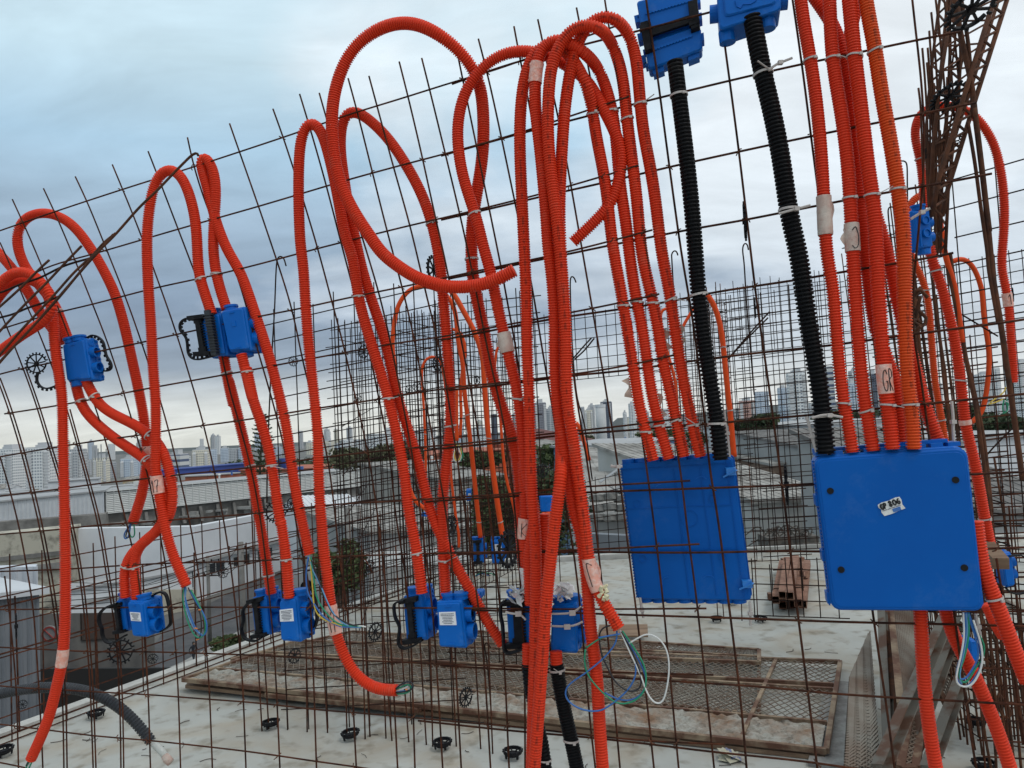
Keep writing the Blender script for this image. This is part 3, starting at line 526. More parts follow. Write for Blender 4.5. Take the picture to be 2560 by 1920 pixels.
def hbracket(t, q, u0, v0, u1, v1, w, bow=1):       # the black H-shaped clip joining two boxes
    b = MB(); ww = u1 - u0
    q.blk(b, u0 + ww * .38, v0, w, u0 + ww * .66, v1, w + .012); q.blk(b, u0, v0, w - .004, u1, v0 + (v1 - v0) * .10, w + .02)
    q.blk(b, u0, v1 - (v1 - v0) * .10, w - .004, u1, v1, w + .02)
    q.blk(b, u0 + ww * .3, v0 + (v1 - v0) * .1, w + .001, u0 + ww * .74, v0 + (v1 - v0) * .2, w + .01)
    q.blk(b, u0 + ww * .3, v1 - (v1 - v0) * .2, w + .001, u0 + ww * .74, v1 - (v1 - v0) * .1, w + .01)
    for i in range(12): q.blk(b, u0 + ww * .66, v0 + (v1 - v0) * (.12 + .065 * i), w + .002, u0 + ww * .78, v0 + (v1 - v0) * (.145 + .065 * i), w + .010)
    b.build('joining_clip', BLR, t)
# upper left box
t, q = small_box('conduit_box', "A 395,1190 540,1150 590,1425 425,1440", .055, 'blue box at the upper left with toothed black loops on both sides', off=.03, bottoms=(.25,), emblem=False)
bracket(t, q, "A 555,1160 600,1135 640,1150 668,1180 680,1230 690,1270 715,1310 722,1345 700,1365 650,1368", off=-.02, teeth=-1)
bracket(t, q, "A 420,1440 360,1465 310,1480 265,1470 240,1435 240,1400 245,1380", off=.0, teeth=1)
bracket(t, q, "A 400,1215 330,1232 300,1232", off=.0, teeth=0)
# middle left pair
t, q = small_box('conduit_box', "A 1265,1005 1420,985 1465,1265 1310,1275", .075, 'left half of the middle left blue box pair, gripped by a black clip', off=.02, side='R', tops=(.55,))
hbracket(t, q, -.25, .02, .45, .98, -.01)
bracket(t, q, "A 1330,1022 1250,1022 1200,1030 1168,1060 1170,1105 1205,1150 1215,1200 1220,1250 1245,1285 1290,1292 1400,1265", off=.02, teeth=1)
b_ = MB(); q.blk(b_, .55, -.05, -.02, .78, 1.0, -.002); 
for i in range(14): q.blk(b_, .5 + .03 * (i % 3), .05 + i * .065, -.024, .85, .07 + i * .065, -.006)
b_.build('dusty_clip', BLG, t)
t, q = small_box('conduit_box', "A 1420,975 1575,945 1620,1235 1480,1245", .085, 'right half of the middle left blue box pair with two round side knockouts', off=.03, tops=(.2,), bottoms=(.5,), emblem=True)
# lower row
t, q = small_box('conduit_box', "J 990,210 1070,190 1110,480 1030,490", .07, 'lower left blue box pair\'s rear half held by a thick black clip', off=.0, tops=(.5,))
hbracket(t, q, -.3, .1, .8, 1.0, -.012)
bracket(t, q, "J 1010,235 940,260 880,300 855,350 860,410 880,450 885,510 910,560 950,580 1000,565 1090,510", off=.02, teeth=0, w=.012)
t, q = small_box('conduit_box', "J 1090,215 1225,225 1260,535 1140,530", .085, 'leftmost lower blue box with a small white paper sticker', off=.03, tops=(.62,), paper=(.14, .30, .82, .54))
bracket(t, q, "J 1300,180 1380,140 1430,155 1455,230 1470,330 1475,410 1440,450 1390,480", off=-.03, teeth=0, w=.012)
t, q = small_box('conduit_box', "K -40,560 70,535 95,800 -10,815", .075, 'blue box without sticker behind a black clip, second pair of the lower row', off=.0, tops=(.4, .9))
hbracket(t, q, -.05, .02, .8, 1.0, -.012)
bracket(t, q, "K -10,570 -50,590 -85,640 -80,700 -95,760 -70,820 0,835 40,810", off=.02, teeth=0, w=.012)
t, q = small_box('conduit_box', "K 145,570 255,550 285,850 155,840", .085, 'sharp blue box with paper sticker, second pair of the lower row', off=.03, tops=(.35, .9), paper=(.06, .24, .80, .52))
bracket(t, q, "K 345,560 375,530 385,580 395,640 395,700 375,760 350,800", off=-.03, teeth=0, w=.014)
t, q = small_box('conduit_box', "K 945,550 1080,525 1110,835 970,850", .08, 'blue box with black clip and strap, third pair of the lower row', off=.0, tops=(.4, .9))
hbracket(t, q, -.05, .04, .78, 1.0, -.012)
bracket(t, q, "K 960,575 900,590 895,640 905,690 930,740 925,800 925,860 965,885 1020,865 1080,830", off=.02, teeth=0, w=.014)
t, q = small_box('conduit_box', "K 1160,585 1325,575 1360,890 1180,880", .085, 'blue box with the largest paper sticker, third pair of the lower row', off=.03, tops=(.40, .85), paper=(.13, .22, .76, .50))
bracket(t, q, "K 1340,545 1385,560 1400,620 1415,700 1405,780 1370,840", off=-.03, teeth=0, w=.014)
t, q = small_box('conduit_box', "e 380,530 560,520 575,850 400,850", .08, 'blue box fastened with white ties behind a black clip, beside the crossing orange legs', off=-.02, tops=(.25,))
hbracket(t, q, -.08, .02, .98, 1.0, -.014)
bracket(t, q, "e 385,540 355,560 352,640 365,700 370,780 375,860 400,890 450,880 540,850", off=.02, teeth=0, w=.02)
t, q = small_box('conduit_box', "e 690,575 855,555 862,900 680,890", .085, 'blue box bound by two white cable ties, right of the crossing orange legs', off=.0, tops=(.25, .75), bottoms=())
for i, (s, nm) in enumerate((("e 685,628 790,626 840,618 890,580", 0), ("e 680,708 780,712 850,705 900,680", 0))):
    P = smooth(catmull([onw(*k) for k in px(s, .012)], .006), 4); k = MB(); k.tube(P, .0028, 6); c = onw(*px("e 832,622" if i == 0 else "e 797,714", .018)[0]); k.box(c, .016, .008, .012)
    tag(k.build('cable_tie', TIE), ['upper', 'lower'][i] + ' white cable tie strapped across the bound blue box', 'cable tie', 'white cable ties')
tag(MB().tube(smooth(catmull([onw(*k) for k in px("e 385,615 430,628 475,626 500,645 520,668", .03)], .006), 3), .0028, 6).box(onw(*px("e 470,628", .032)[0]), .016, .008, .012).build('cable_tie', TIE), 'white cable tie with a slanted tail over the black clip beside the crossing legs', 'cable tie', 'white cable ties')
# the box at far right behind and the small one beside the girder
def w25(x, y, o): return at(x, y, 2.9 - o)
def w24(x, y, o): return at(x, y, 2.38 - o)
t, q = small_box('conduit_box', "D 940,1358 1050,1345 1078,1605 962,1622", .05, 'small blue box with two round knockouts tied next to the rusty girder', pos=w24, off=0, tops=(.6,), bottoms=(.7,), awa=(-.25, 1, 0))
for v in (.3, .62): k = MB(); k.ring(q.p(.62, v, -.003), q.n, .0125, .003, .008, 18); k.cyl(q.p(.62, v, -.001), q.n, .010, .004, 18); k.build('knockout', BLU, t)
k = MB(); q.blk(k, .22, .1, -.005, .30, .92, .0); k.build('rib', BLU, t)
t, q = small_box('conduit_box', "M 1515,270 1580,260 1605,480 1550,495", .09, 'blue box at the right edge turned edgewise beside the timber strut', pos=w25, off=0, tops=(), awa=(.2, 1, 0))
bracket(t, q, "M 1560,285 1640,280 1670,300", pos=w25, off=0, teeth=0, w=.02); bracket(t, q, "M 1540,490 1570,520 1620,530 1670,520", pos=w25, off=0, teeth=0, w=.02)
t, q = small_box('conduit_box', "M 1310,830 1350,830 1375,960 1320,985", .06, 'dark blue box half hidden behind the hanging wires below the right box', pos=w25, off=0, tops=(), detail=False)
def w5(x, y, o): return at(x, y, 5.0 - o)
t, q = small_box('conduit_box', "K 1405,185 1475,180 1480,330 1410,335", .09, 'small distant blue box with black clip, left one of two on the back mesh', pos=w5, off=0, tops=(.2, .8)); hbracket(t, q, 0, 0, .8, 1, -.012)
bracket(t, q, "K 1400,180 1395,260 1410,340 1430,350", pos=w5, off=0, teeth=0, w=.02)
t, q = small_box('conduit_box', "K 1522,185 1600,178 1608,335 1530,335", .09, 'small distant blue box with white sticker, right one of two on the back mesh', pos=w5, off=0, tops=(.3, .8), paper=(.2, .18, .85, .5))
def w4(x, y, o): return at(x, y, 4.1 - o)
t, q = small_box('conduit_box', "d 1150,1290 1295,1290 1285,1475 1165,1475", .09, 'small blue box seen between the crossing legs with two short orange conduits below', pos=w4, off=0, tops=(), emblem=True)
t, q = small_box('conduit_box', "d 298,1225 355,1222 358,1345 305,1355", .09, 'tiny far blue box beside a spacer wheel behind the middle arch', pos=w5, off=0, tops=(), detail=False, paper=(.45, .3, .95, .55))
bracket(t, q, "d 300,1240 240,1240 225,1270 240,1310 260,1340 300,1350", pos=w5, off=0, teeth=0, w=.02)
t, q = small_box('conduit_box', "K 1070,10 1115,8 1118,30 1073,32", .06, 'tiny far blue box low behind the arches leg', pos=w5, off=0, tops=(), detail=False)
t, q = small_box('blue_lid_cup', "K 1395,520 1450,520 1450,570 1400,572", .05, 'round blue cap behind the third pair of the lower row', pos=lambda x, y, o: onw(x, y, -.1), off=0, tops=(), detail=False); t['category'] = 'cap'
# big box 1
corners = "L 700,-75 1425,-110 1560,572 812,570"
corners = "G 700,1350 1432,1302 S 1879,1502 1593,1499"
q = Q([(x, y, -.035) for x, y, _ in px(corners)], onw, NAW); t = thing('panel_box', q.p(.5, 1, .05), 'big blue distribution box seen from behind the mesh, rusty bars crossing its face', 'electrical box', 'big blue panel boxes')
b = MB(); q.rblk(b, 0, 0, 0, 1, 1, .055, .010, bev=.004); q.rblk(b, -.012, -.010, .05, 1.014, 1.012, .062, .012, bev=.002)
for i in range(46):
    v = .01 + i * .0215
    for u0, u1 in ((-.009, .004), (.935, .942)): q.blk(b, u0, v, -.003 if u0 > 0 else .004, u1, v + .011, .02)
for i in range(40): q.blk(b, .01 + i * .0245, .038, -.003, .022 + i * .0245, .044, .01); 
q.blk(b, .0, .0, -.0015, .93, .036, .002)
for u in (.235, .47, .705): q.blk(b, u, .06, -.0022, u + .006, .96, .002)
for v in (.33, .64): q.blk(b, .01, v, -.0018, .93, v + .005, .002)
b.build('body', BLD, t)
for i in range(8):
    u = .07 + i * .118
    for v, sg in ((0, -1), (1, 1)):
        k = MB(); k.cyl(q.p(u, v, .028) + q.V * sg * .003, q.V, .0175, .016, 18); k.build('knockout', BLU, t)
for (u, v, a) in ((.34, .21, 0), (.70, .17, 1), (.30, .88, 0), (.66, .87, 1)):
    k = MB(); k.ring(q.p(u, v, -.0005), q.n, .016, .002, .003, 18, .3, math.pi * (1.2 if a else .9)); k.build('snap_mark', BLU, t)
for (u, v) in ((.11, .30), (.78, .28), (.10, .70), (.80, .69), (.56, .42)):
    k = MB(); k.ring(q.p(u, v, -.0005), q.n, .009 if v != .42 else .02, .0015, .0025, 16); k.build('boss', BLD, t)
q1 = q
for (u, v) in ((.97, .10), (.985, .88)):
    k = MB(); q.blk(k, u - .05, v - .03, -.014, u + .04, v + .03, -.004, .1); k.bar(q.p(u - .07, v + .035, -.006), q.p(u + .045, v - .01, -.016), .012, .004); k.build('latch', mat('light_blue_plastic', (.02, .2, .6), .35), t)
# big box 2
corners = "H 300,1302 1222,1222 S 2462,1528 2080,1526"
q = Q([(x, y, .05) for x, y, _ in px("H 297,1312 1290,1240 S 2462,1528 2080,1526")], onw, NAW); t = thing('panel_box', q.p(.5, 1, .05), 'big blue box with a smooth lid, four screw holes and a GP 806 label', 'electrical box', 'big blue panel boxes')
b = MB(); q.rblk(b, .005, -.012, .014, .995, 1.006, .085, .02, bev=.003)
for i in range(9): q.blk(b, .02 + i * .11, -.036, .02, .10 + i * .11, -.01, .075, .02)
q.blk(b, .02, -.055, .045, .92, -.03, .085)
for i in range(40):
    v = .02 + i * .0245; q.blk(b, -.006, v, .03, .004, v + .012, .05); q.blk(b, .996, v, .03, 1.006, v + .012, .05)
for v in (.25, .62, .9): q.blk(b, -.018, v, .02, .01, v + .07, .06); q.blk(b, .99, v, .02, 1.016, v + .07, .06)
b.build('body', BLU, t)
lid = MB(); q.rblk(lid, 0, 0, 0, 1, 1, .014, .02, bev=.004); lid.build('lid', BLD, t)
lp = MB(); q.rblk(lp, .022, .022, -.0012, .978, .978, .002, .018, bev=.001); lp.build('lid_panel', BLD, t)
for u, v in ((.085, .22), (.905, .195), (.095, .735), (.90, .735)):
    k = MB(); k.cyl(q.p(u, v, -.0010), q.n, .0075, .004, 20); k.build('screw_hole', mat('black_hole', (.004, .004, .005), .9), t)
q2 = q
# stroke writing on a face
GL = {'G': [[(.9, .2), (.6, 0), (.2, .1), (0, .5), (.2, .9), (.6, 1), (.9, .8), (.9, .55), (.55, .55)]], 'P': [[(.1, 1), (.1, 0), (.7, .05), (.85, .28), (.6, .5), (.1, .52)]],
 '8': [[(.5, .48), (.15, .25), (.4, 0), (.75, .2), (.5, .48), (.1, .75), (.45, 1), (.85, .78), (.5, .48)]], '0': [[(.5, 0), (.1, .3), (.1, .7), (.5, 1), (.9, .7), (.9, .3), (.5, 0)]],
 '6': [[(.8, .05), (.35, .25), (.1, .7), (.4, 1), (.8, .85), (.75, .55), (.4, .5), (.12, .7)]], '1': [[(.2, .25), (.5, 0), (.5, 1)]], '7': [[(0, .12), (.15, 0), (.9, .02), (.5, .5), (.3, 1)], [(.25, .5), (.75, .45)]],
 'C': [[(.15, .15), (.6, .0), (.95, .4), (.85, .85), (.4, 1), (.1, .85)]], 'R': [[(.1, 1), (.1, 0), (.7, .05), (.8, .3), (.1, .5), (.85, 1)]], 'K': [[(.1, 0), (.1, 1)], [(.8, 0), (.1, .55), (.85, 1)]],
 'I': [[(.5, 0), (.5, 1)]], 'L': [[(.1, 1), (.1, 0), (.8, .08)]], 'F': [[(.85, 0), (.1, .05), (.1, 1)], [(.1, .5), (.7, .45)]]}
def write(txt, fn, x0, y0, x1, y1, r, parent, nm='lettering', skew=0):
    b = MB(); n = len(txt); cw = (x1 - x0) / n
    for i, ch in enumerate(txt):
        for st in GL.get(ch, []):
            P = [fn(x0 + cw * (i + .1 + .75 * a) + skew * (1 - c), y0 + (y1 - y0) * c) for a, c in st]
            P = catmull(P, .002) if len(P) > 2 else np.array(P); b.tube(P, r, 5)
    return b.build(nm, INK, parent)
# torn paper label GP 806
def rag(fn, pts, n=None): return [fn(*p) for p in pts]
lb = Q([(x, y, .053) for x, y, _ in px("H 705,1605 855,1555 890,1640 740,1690")], onw, NAW)
k = MB(); pts = [(0.02, .1), (.2, .03), (.5, .06), (.8, 0), (.97, .04), (1, .3), (.96, .6), (1.02, .95), (.7, .97), (.45, 1.02), (.1, 1), (.04, .7), (.08, .5), (0, .3)]
V = [lb.p(a, c, 0) for a, c in pts] + [lb.p(a, c, .0008) for a, c in pts]; n = len(pts)
k.add(V, [list(range(n))[::-1], [n + i for i in range(n)]] + [(i, (i + 1) % n, n + (i + 1) % n, n + i) for i in range(n)])
o = k.build('torn_label', mat('scuffed_label', (.78, .77, .74), .6, col2=(.45, .44, .42), scale=70, noise=(.55, .68)), t)
write('GP', lambda a, c: lb.p(a, c, -.0006), .08, .14, .36, .52, .0018, o, skew=0); write('806', lambda a, c: lb.p(a, c, -.0006), .43, .10, .95, .50, .0018, o)
k = MB(); lb.blk(k, .50, .70, -.0010, .84, .96, .0); k.build('blue_stain', mat('label_blue', (.05, .16, .45), .5), o)
k = MB()
for i in range(14): lb.blk(k, .1 + .057 * i, .60, -.0009, .13 + .057 * i + .01 * (i % 3), .645, 0)
k.build('print', mat('grey_ink', (.12, .12, .16), .6), o)
# top boxes
q = Q([(x, y, -.03) for x, y, _ in px("C 815,60 1225,-40 1250,345 870,480")], onw, NAW); t = thing('conduit_box', q.p(.5, 1, .05), 'blue double box at the top edge with a black H clip across it', 'electrical box', 'blue boxes cut by the top edge')
q.c = [onw(*k) for k in px("C 805,50 1195,-60 1235,330 875,470", -.03)]
b = MB(); q.rblk(b, .02, -.1, 0, .97, .50, .05, .008); q.rblk(b, .03, .56, 0, 1.0, .97, .05, .008); q.blk(b, .06, .45, .012, .95, .62, .05)
for v in (.10, .30, .62, .84): q.blk(b, -.01, v, .01, 1.01, v + .035, .045)
for v0 in (.13, .70):
    for i in range(13): b.cyl(q.p(.16 + .055 * i, v0, -.001), q.n, .0045, .006, 8)
for v in (.08, .36, .70): q.blk(b, -.06, v, .01, .02, v + .11, .045); q.blk(b, .97, v - .02, .01, 1.05, v + .1, .045)
for u in (.10, .74): q.blk(b, u, .96, .01, u + .2, 1.04, .045)
b.build('body', BLU, t)
k = MB(); q.blk(k, .02, .40, -.014, .99, .52, -.002); q.blk(k, .02, .26, -.016, .16, .74, -.001, .05); q.blk(k, .84, .16, -.016, 1.0, .66, -.001, .05)
q.blk(k, .0, .33, -.018, .2, .40, -.004); q.blk(k, .82, .52, -.018, 1.0, .58, -.004); k.build('joining_clip', BLR, t)
q = Q([(x, y, .04) for x, y, _ in px("C 1310,-60 S 1952,-28 D 105,130 C 1345,225")], onw, NAW); t = thing('conduit_box', q.p(.5, 1, .05), 'blue box half out of the frame at the top, thick black conduit leaving its underside', 'electrical box', 'blue boxes cut by the top edge')
q.c = [onw(*k) for k in px("C 1325,-50 D 80,-90 85,60 C 1345,195", .04)]
b = MB(); q.rblk(b, 0, 0, 0, 1, 1, .09, .012); q.rblk(b, .1, .05, -.006, .92, .72, .004, .01)
for u in (.12, .78): b.cyl(q.p(u, 1.02, .035) + q.V * .006, q.V, .020, .03, 18)
for v in (.35,): b.cyl(q.p(-.03, v, .04), q.U, .022, .03, 18); b.cyl(q.p(1.03, v - .1, .04), q.U, .024, .03, 18)
b.build('body', BLU, t)
k = MB(); P = [q.p(a, c, -.007) for a, c in ((.28, .35), (.30, .52), (.36, .60), (.40, .50), (.52, .54), (.60, .48), (.64, .34), (.72, .3), (.76, .42), (.86, .38))]
k.tube(np.array(P), .0014, 5); k.build('embossed_line', BLD, t)
# ------------------------------------------------------------------ cable ties, tape, wires
def near(key, x, y):
    P, r = CONDS[key]; d = P - CAM; z = d @ _F; sx = 1280 + FPX * (d @ _RT) / z; sy = 960 - FPX * (d @ _UP) / z
    i = int(np.argmin((sx - x) ** 2 + (sy - y) ** 2)); i = min(max(i, 2), len(P) - 3)
    T = P[i + 2] - P[i - 2]; return P[i], T / np.linalg.norm(T), r
ORD = ['topmost', 'second from top', 'third from top', 'fourth from top', 'lowest']
CN = {'leftarch': 'the big arch at far left', 'boxleftA': 'the left snaking conduit', 'boxleftB': 'the right bulging conduit', 'archwide': 'the taped left arch',
 'twinarch': 'the narrow hairpin conduit', 'box2L': 'the left conduit under the middle pair', 'box2R': 'the right conduit under the middle pair', 'seventeen': 'the conduit marked 17', 'archmid': 'the arch behind the largest loop',
 'bigloop': 'the return leg of the largest loop', 'crossloop': 'the conduit curling under the bunch', 'arch1': 'the leftmost leg of the middle bunch', 'arch2': 'the clear taped arch', 'arch3': 'the third arch of the bunch', 'arch4': 'the tallest arch',
 'q1': 'the conduit with the white rag', 'q2': 'the conduit tagged C', 'q3': 'the conduit tagged GR', 'q4': 'the yellowish printed conduit', 'bk1': 'the left thick black conduit', 'bk2': 'the right thick black conduit', 'bk3': 'the hidden black conduit at the bottom',
 'bk4': 'the matt black conduit', 's1': 'the conduit behind the girder', 's2': 'the conduit beside the right box', 's3': 'the slim conduit by the girder foot', 'm1': 'the back conduit of the left small box', 'm2': 'the light orange back conduit', 'm3': 'the smallest hairpin',
 'm4': 'the thin reddish conduit', 'm8': 'the bowed conduit behind the black one', 'under3': 'the conduit beside the right box edge', 'q5': 'the shaded conduit', 'behindbunch': 'the taped conduit behind the bunch', 'm13': 'the left short conduit', 'm14': 'the right short conduit'}
def tie(key, s, tilt=(0, 0), tail=None, where=''):
    (x, y, _), = px(s); c, T, r = near(key, x, y)
    ax = T + _RT * tilt[0] + _UP * tilt[1]; ax /= np.linalg.norm(ax)
    b = MB(); k = r / .0158; b.ring(c, ax, r + .0015, .0018, .0040 * max(.6, k), 20)
    hd = c - _F * (r + .003) + _RT * r * .35; b.box(hd, .007, .005, .006)
    if tail: b.bar(hd, hd + _RT * tail[0] + _UP * tail[1] - _F * .004, .0045, .0015)
    o = b.build('cable_tie', TIE); return tag(o, 'cable tie ' + where + ' on ' + CN[key], 'cable tie', 'white cable ties')
TI = [('leftarch', "a 510,760", 'at the mesh bar'), ('boxleftA', "a 690,1530", 'just below the box'), ('boxleftB', "a 815,1490", 'just below the box'), ('boxleftB', "I 1290,300", 'where it meets the big arch'),
 ('boxleftA', "I 1270,515", 'near the crossing'), ('boxleftA', "I 1085,1440", 'above the lower box'), ('boxleftB', "I 1165,1450", 'above the lower box'), ('archwide', "A 1300,770", 'in the sky'), ('twinarch', "A 1425,738", 'in the sky'),
 ('box2L', "A 1460,1388", 'near the top'), ('box2R', "A 1600,1372", 'near the top'), ('box2L', "N 215,925", 'at skyline height'), ('box2R', "N 400,910", 'at skyline height'), ('box2L', "K 80,405", 'above the lower box'), ('box2R', "K 195,310", 'above the lower box'),
 ('seventeen', "E 660,270", 'high on the right leg'), ('seventeen', "E 845,935", 'low on the right leg'), ('seventeen', "K 1025,270", 'above the inlet'), ('archmid', "B 1145,1440", 'high up'), ('archmid', "E 1258,1095", 'at skyline height'), ('archmid', "K 1215,320", 'above the inlet'),
 ('bigloop', "E 1395,15", 'below the crossing'), ('bigloop', "E 1540,840", 'in front of the back mesh'), ('crossloop', "B 1415,1390", 'at the upper crossing'), ('crossloop', "d 900,180", 'above the skyline'),
 ('arch1', "C 520,740", 'upper'), ('arch2', "C 630,735", 'upper'), ('arch3', "C 733,780", 'upper'), ('arch4', "C 825,680", 'upper'), ('arch1', "G 710,325", 'middle'), ('arch2', "G 800,305", 'middle'), ('arch3', "G 903,305", 'middle'), ('arch4', "G 1020,290", 'middle'),
 ('arch1', "G 865,1140", 'lowest'), ('arch2', "G 920,1100", 'lowest'), ('arch3', "G 1060,1060", 'lowest'), ('arch4', "G 1155,1100", 'lowest'), ('bk1', "C 1085,615", 'highest'), ('bk1', "G 1205,260", 'middle'), ('bk1', "G 1315,1085", 'lowest'),
 ('bk2', "C 1610,480", 'highest'), ('bk2', "D 130,1370", 'middle'), ('bk2', "H 345,1030", 'lowest'), ('q1', "D 275,395", 'upper'), ('q2', "D 415,385", 'upper'), ('q3', "D 550,365", 'upper'), ('q4', "D 695,330", 'upper'), ('q2', "D 525,1290", 'middle'),
 ('q3', "D 670,1260", 'middle'), ('q4', "D 840,1230", 'middle'), ('q1', "H 485,960", 'lowest'), ('q2', "H 635,995", 'lowest'), ('q3', "H 775,970", 'lowest'), ('q4', "H 920,965", 'lowest'), ('bk4', "e 820,1475", 'with its head hanging'),
 ('bk3', "e 640,1605", 'at the frame edge'), ('bk4', "e 725,975", 'at the joint with the orange stub'), ('s1', "g 350,1370", 'on the left leg'), ('s2', "H 1080,105", 'upper'), ('s2', "H 1245,805", 'middle'), ('s3', "H 995,230", 'upper'), ('s3', "H 1110,1065", 'lower'), ('s2', "M 1395,40", 'lowest'),
 ('under3', "M 1465,560", 'as a clear wrapped band'), ('m1', "d 305,340", 'upper'), ('m2', "d 560,625", 'upper'), ('m1', "K 1450,70", 'above the box'), ('m2', "K 1590,60", 'above the box'), ('m8', "G 1370,600", 'upper'), ('m8', "G 1410,1012", 'lower'), ('m3', "E 1095,1155", 'lower')]
tr = random.Random(3)
for i, (k, s, wh) in enumerate(TI):
    bk = k[:2] in ('bk', 'ar'); tie(k, s, (tr.uniform(-.25, .25), tr.uniform(-.1, .1)), (tr.choice((-1, 1)) * tr.uniform(.015, .035), tr.uniform(-.01, .02)) if i % 4 == 0 else None, wh)
def bigtie(s, label, off=.05, r=.003):
    P = catmull([onw(*k) for k in px(s, off)], .01); b = MB(); b.tube(P, r, 6); b.box(P[len(P) // 2], .011, .010, .009); tag(b.build('cable_tie', TIE), label, 'cable tie', 'white cable ties')
bigtie("D 10,450 60,415 158,375", 'white cable tie tail jutting into the sky from the right thick black conduit', .06)
bigtie("D 70,1385 160,1360 275,1330", 'long white cable tie across the right thick black conduit reaching over the mesh bar', .06)
bigtie("H 285,1050 370,1030 485,1045", 'long white cable tie knotted low on the right thick black conduit', .06)
bigtie("H 250,1040 270,1110 290,1190 315,1270", 'white cable tie hanging down to the left corner of the right box', .03, .0038)
bigtie("H 1190,940 1200,1050 1200,1120 1205,1210", 'white cable tie hanging to the right corner of the right box', .0, .0038)
bigtie("G 1375,1000 1385,1080 1400,1200 1410,1300", 'white cable tie standing behind the left big box beside the black conduit', -.04, .0034)
bigtie("G 640,1360 665,1365 715,1362", 'white cable tie stub at the upper left corner of the left big box', .0, .0038)
bigtie("L 830,555 840,620 852,685", 'translucent cable tie dangling from the lower left corner of the left big box', -.03, .0034)
bigtie("L 1540,580 1545,650 1545,735", 'translucent cable tie dangling from the lower right corner of the left big box', -.03, .0034)
bigtie("M 1345,660 1355,720 1375,800", 'white strap hanging under the right box beside the wires', .02, .004)
bigtie("D 925,1420 980,1385 1050,1350", 'white cable tie slanting over the small blue box by the girder', .02, .003)
def tape(key, s, ln, label, m=TPK, txt=None, up=True, flap=0, k=1.10, rot=0, tsz=.8, only=False):
    (x, y, _), = px(s); P, r = CONDS[key]; d = P - CAM; z = d @ _F; sx = 1280 + FPX * (d @ _RT) / z; sy = 960 - FPX * (d @ _UP) / z
    i = int(np.argmin((sx - x) ** 2 + (sy - y) ** 2)); s_ = np.r_[0, np.cumsum(np.linalg.norm(np.diff(P, axis=0), axis=1))]
    sel = P[(s_ > s_[i] - ln / 2) & (s_ < s_[i] + ln / 2)]
    sel = resample(sel, .006); jr = random.Random(int(x)); b = MB(); (not only) and b.tube(sel, r * k, 16, False, [r * (k + jr.uniform(-.015, .03)) for _ in sel])
    c = sel[len(sel) // 2]; T = sel[-1] - sel[0]; T /= np.linalg.norm(T)
    if T @ _UP > 0: T = -T
    S = np.cross(T, -_F); S /= np.linalg.norm(S);
    if S @ _RT < 0: S = -S
    if flap:
        fl = []; n_ = 6
        for j in range(n_ + 1):
            a = (j / n_ - .5) * ln * .9; fl.append(c + T * a + S * r * .9 * (1 if flap > 0 else -1)); 
        fk = jr.uniform(.55, .85)
        for j in range(n_ + 1):
            a = (j / n_ - .5) * ln * fk; fl.append(c + T * a + S * (r * .9 + abs(flap) * (.55 + .45 * math.sin(j * 1.1 + x) + jr.uniform(-.1, .1))) * (1 if flap > 0 else -1) + _F * jr.uniform(-.006, .006))
        F_ = [(j, j + 1, n_ + 2 + j, n_ + 1 + j) for j in range(n_)]; V = fl + [v + _F * .001 for v in fl]; m_ = 2 * (n_ + 1)
        b.add(V, F_ + [tuple(q_ + m_ for q_ in f) for f in F_])
    if txt: t_ = thing('tape_wrap', c, label, 'tape', 'bits of tape on the conduits'); b.build('tape', m, t_, True)
    else: tag(b.build('tape_wrap', m, None, True), label, 'tape', 'bits of tape on the conduits'); return
    N_ = -_F
    def fn(a, c_):   # a across, c_ along, hugging the round surface
        aa = (a - .5) * 2 * .8; an = math.asin(max(-.98, min(.98, aa))); return c + S * (r * (k + .03) * math.sin(an)) + N_ * (r * (k + .045) * math.cos(an)) + T * ((c_ - .5) * ln * tsz)
    if rot: g = fn; fn = (lambda a, c_: g(1 - c_, a)) 
    write(txt, fn, .08, .1, .95, .9, .0011, t_, 'handwriting')
TAN = mat('tan_paper', (.50, .36, .28), .7, col2=(.62, .50, .42), scale=30, bump=.4)
tape('seventeen', "K 497,702", .085, 'clear tape with a handwritten 17 on the curling conduit', txt='17')
tape('q1', "D 365,1395", .095, 'crumpled white tape rag on the conduit next to the right black one', TAP, flap=.012, k=1.13)
tape('q2', "D 540,1545", .078, 'whitish tape tag with a hand drawn C on the right cluster', TAP, 'C', flap=-.016, k=1.08)
tape('q3', "H 755,790", .075, 'pinkish tape tag reading GR on the right cluster', TPK, 'GR', k=1.05)
tape('arch2', "C 153,475", .055, 'strip of clear tape with a torn edge high on the middle bunch', TPK, flap=-.005)
tape('arch3', "e 950,365", .085, 'clear tape with a mark like a seven where the bunch splits', TPK, 'L', k=1.08, flap=.01)
tape('crossloop', "c 745,1185", .058, 'plain pinkish masking tape patch on the conduit slanting behind the middle', TAP, k=1.2, flap=-.012)
tape('behindbunch2', "e 500,60", .055, 'clear tape with a black handwritten K beside the crossing legs', TPK, 'K', k=1.15)
tape('leftarch', "I 1262,440", .035, 'small inked tape piece on the big arch at far left', TPK, 'K', k=1.06)
tape('archwide', "I 1360,740", .055, 'clear tape with a handwritten 1 in the crossing of the left conduits', TPK, '17', k=1.12)
tape('longleft', "J 560,700", .055, 'narrow tape strip low on the conduit at the left edge', TPK, k=1.05)
tape('s1', "f 1240,540", .055, 'tape with a small dark scribble on the conduit at the right edge', TPK, '1', k=1.06)
tape('s2', "H 1270,1085", .03, 'small pink tape on the conduit beside the right box', TPK, k=1.06)
tape('arch1', "G 775,840", .06, 'loose tan paper flap on the first right leg of the bunch', TAN, flap=-.02, k=1.1, only=True)
tape('arch2', "G 935,960", .07, 'curled tan paper strip on the second right leg of the bunch', TAN, flap=.012, k=1.02, only=True)
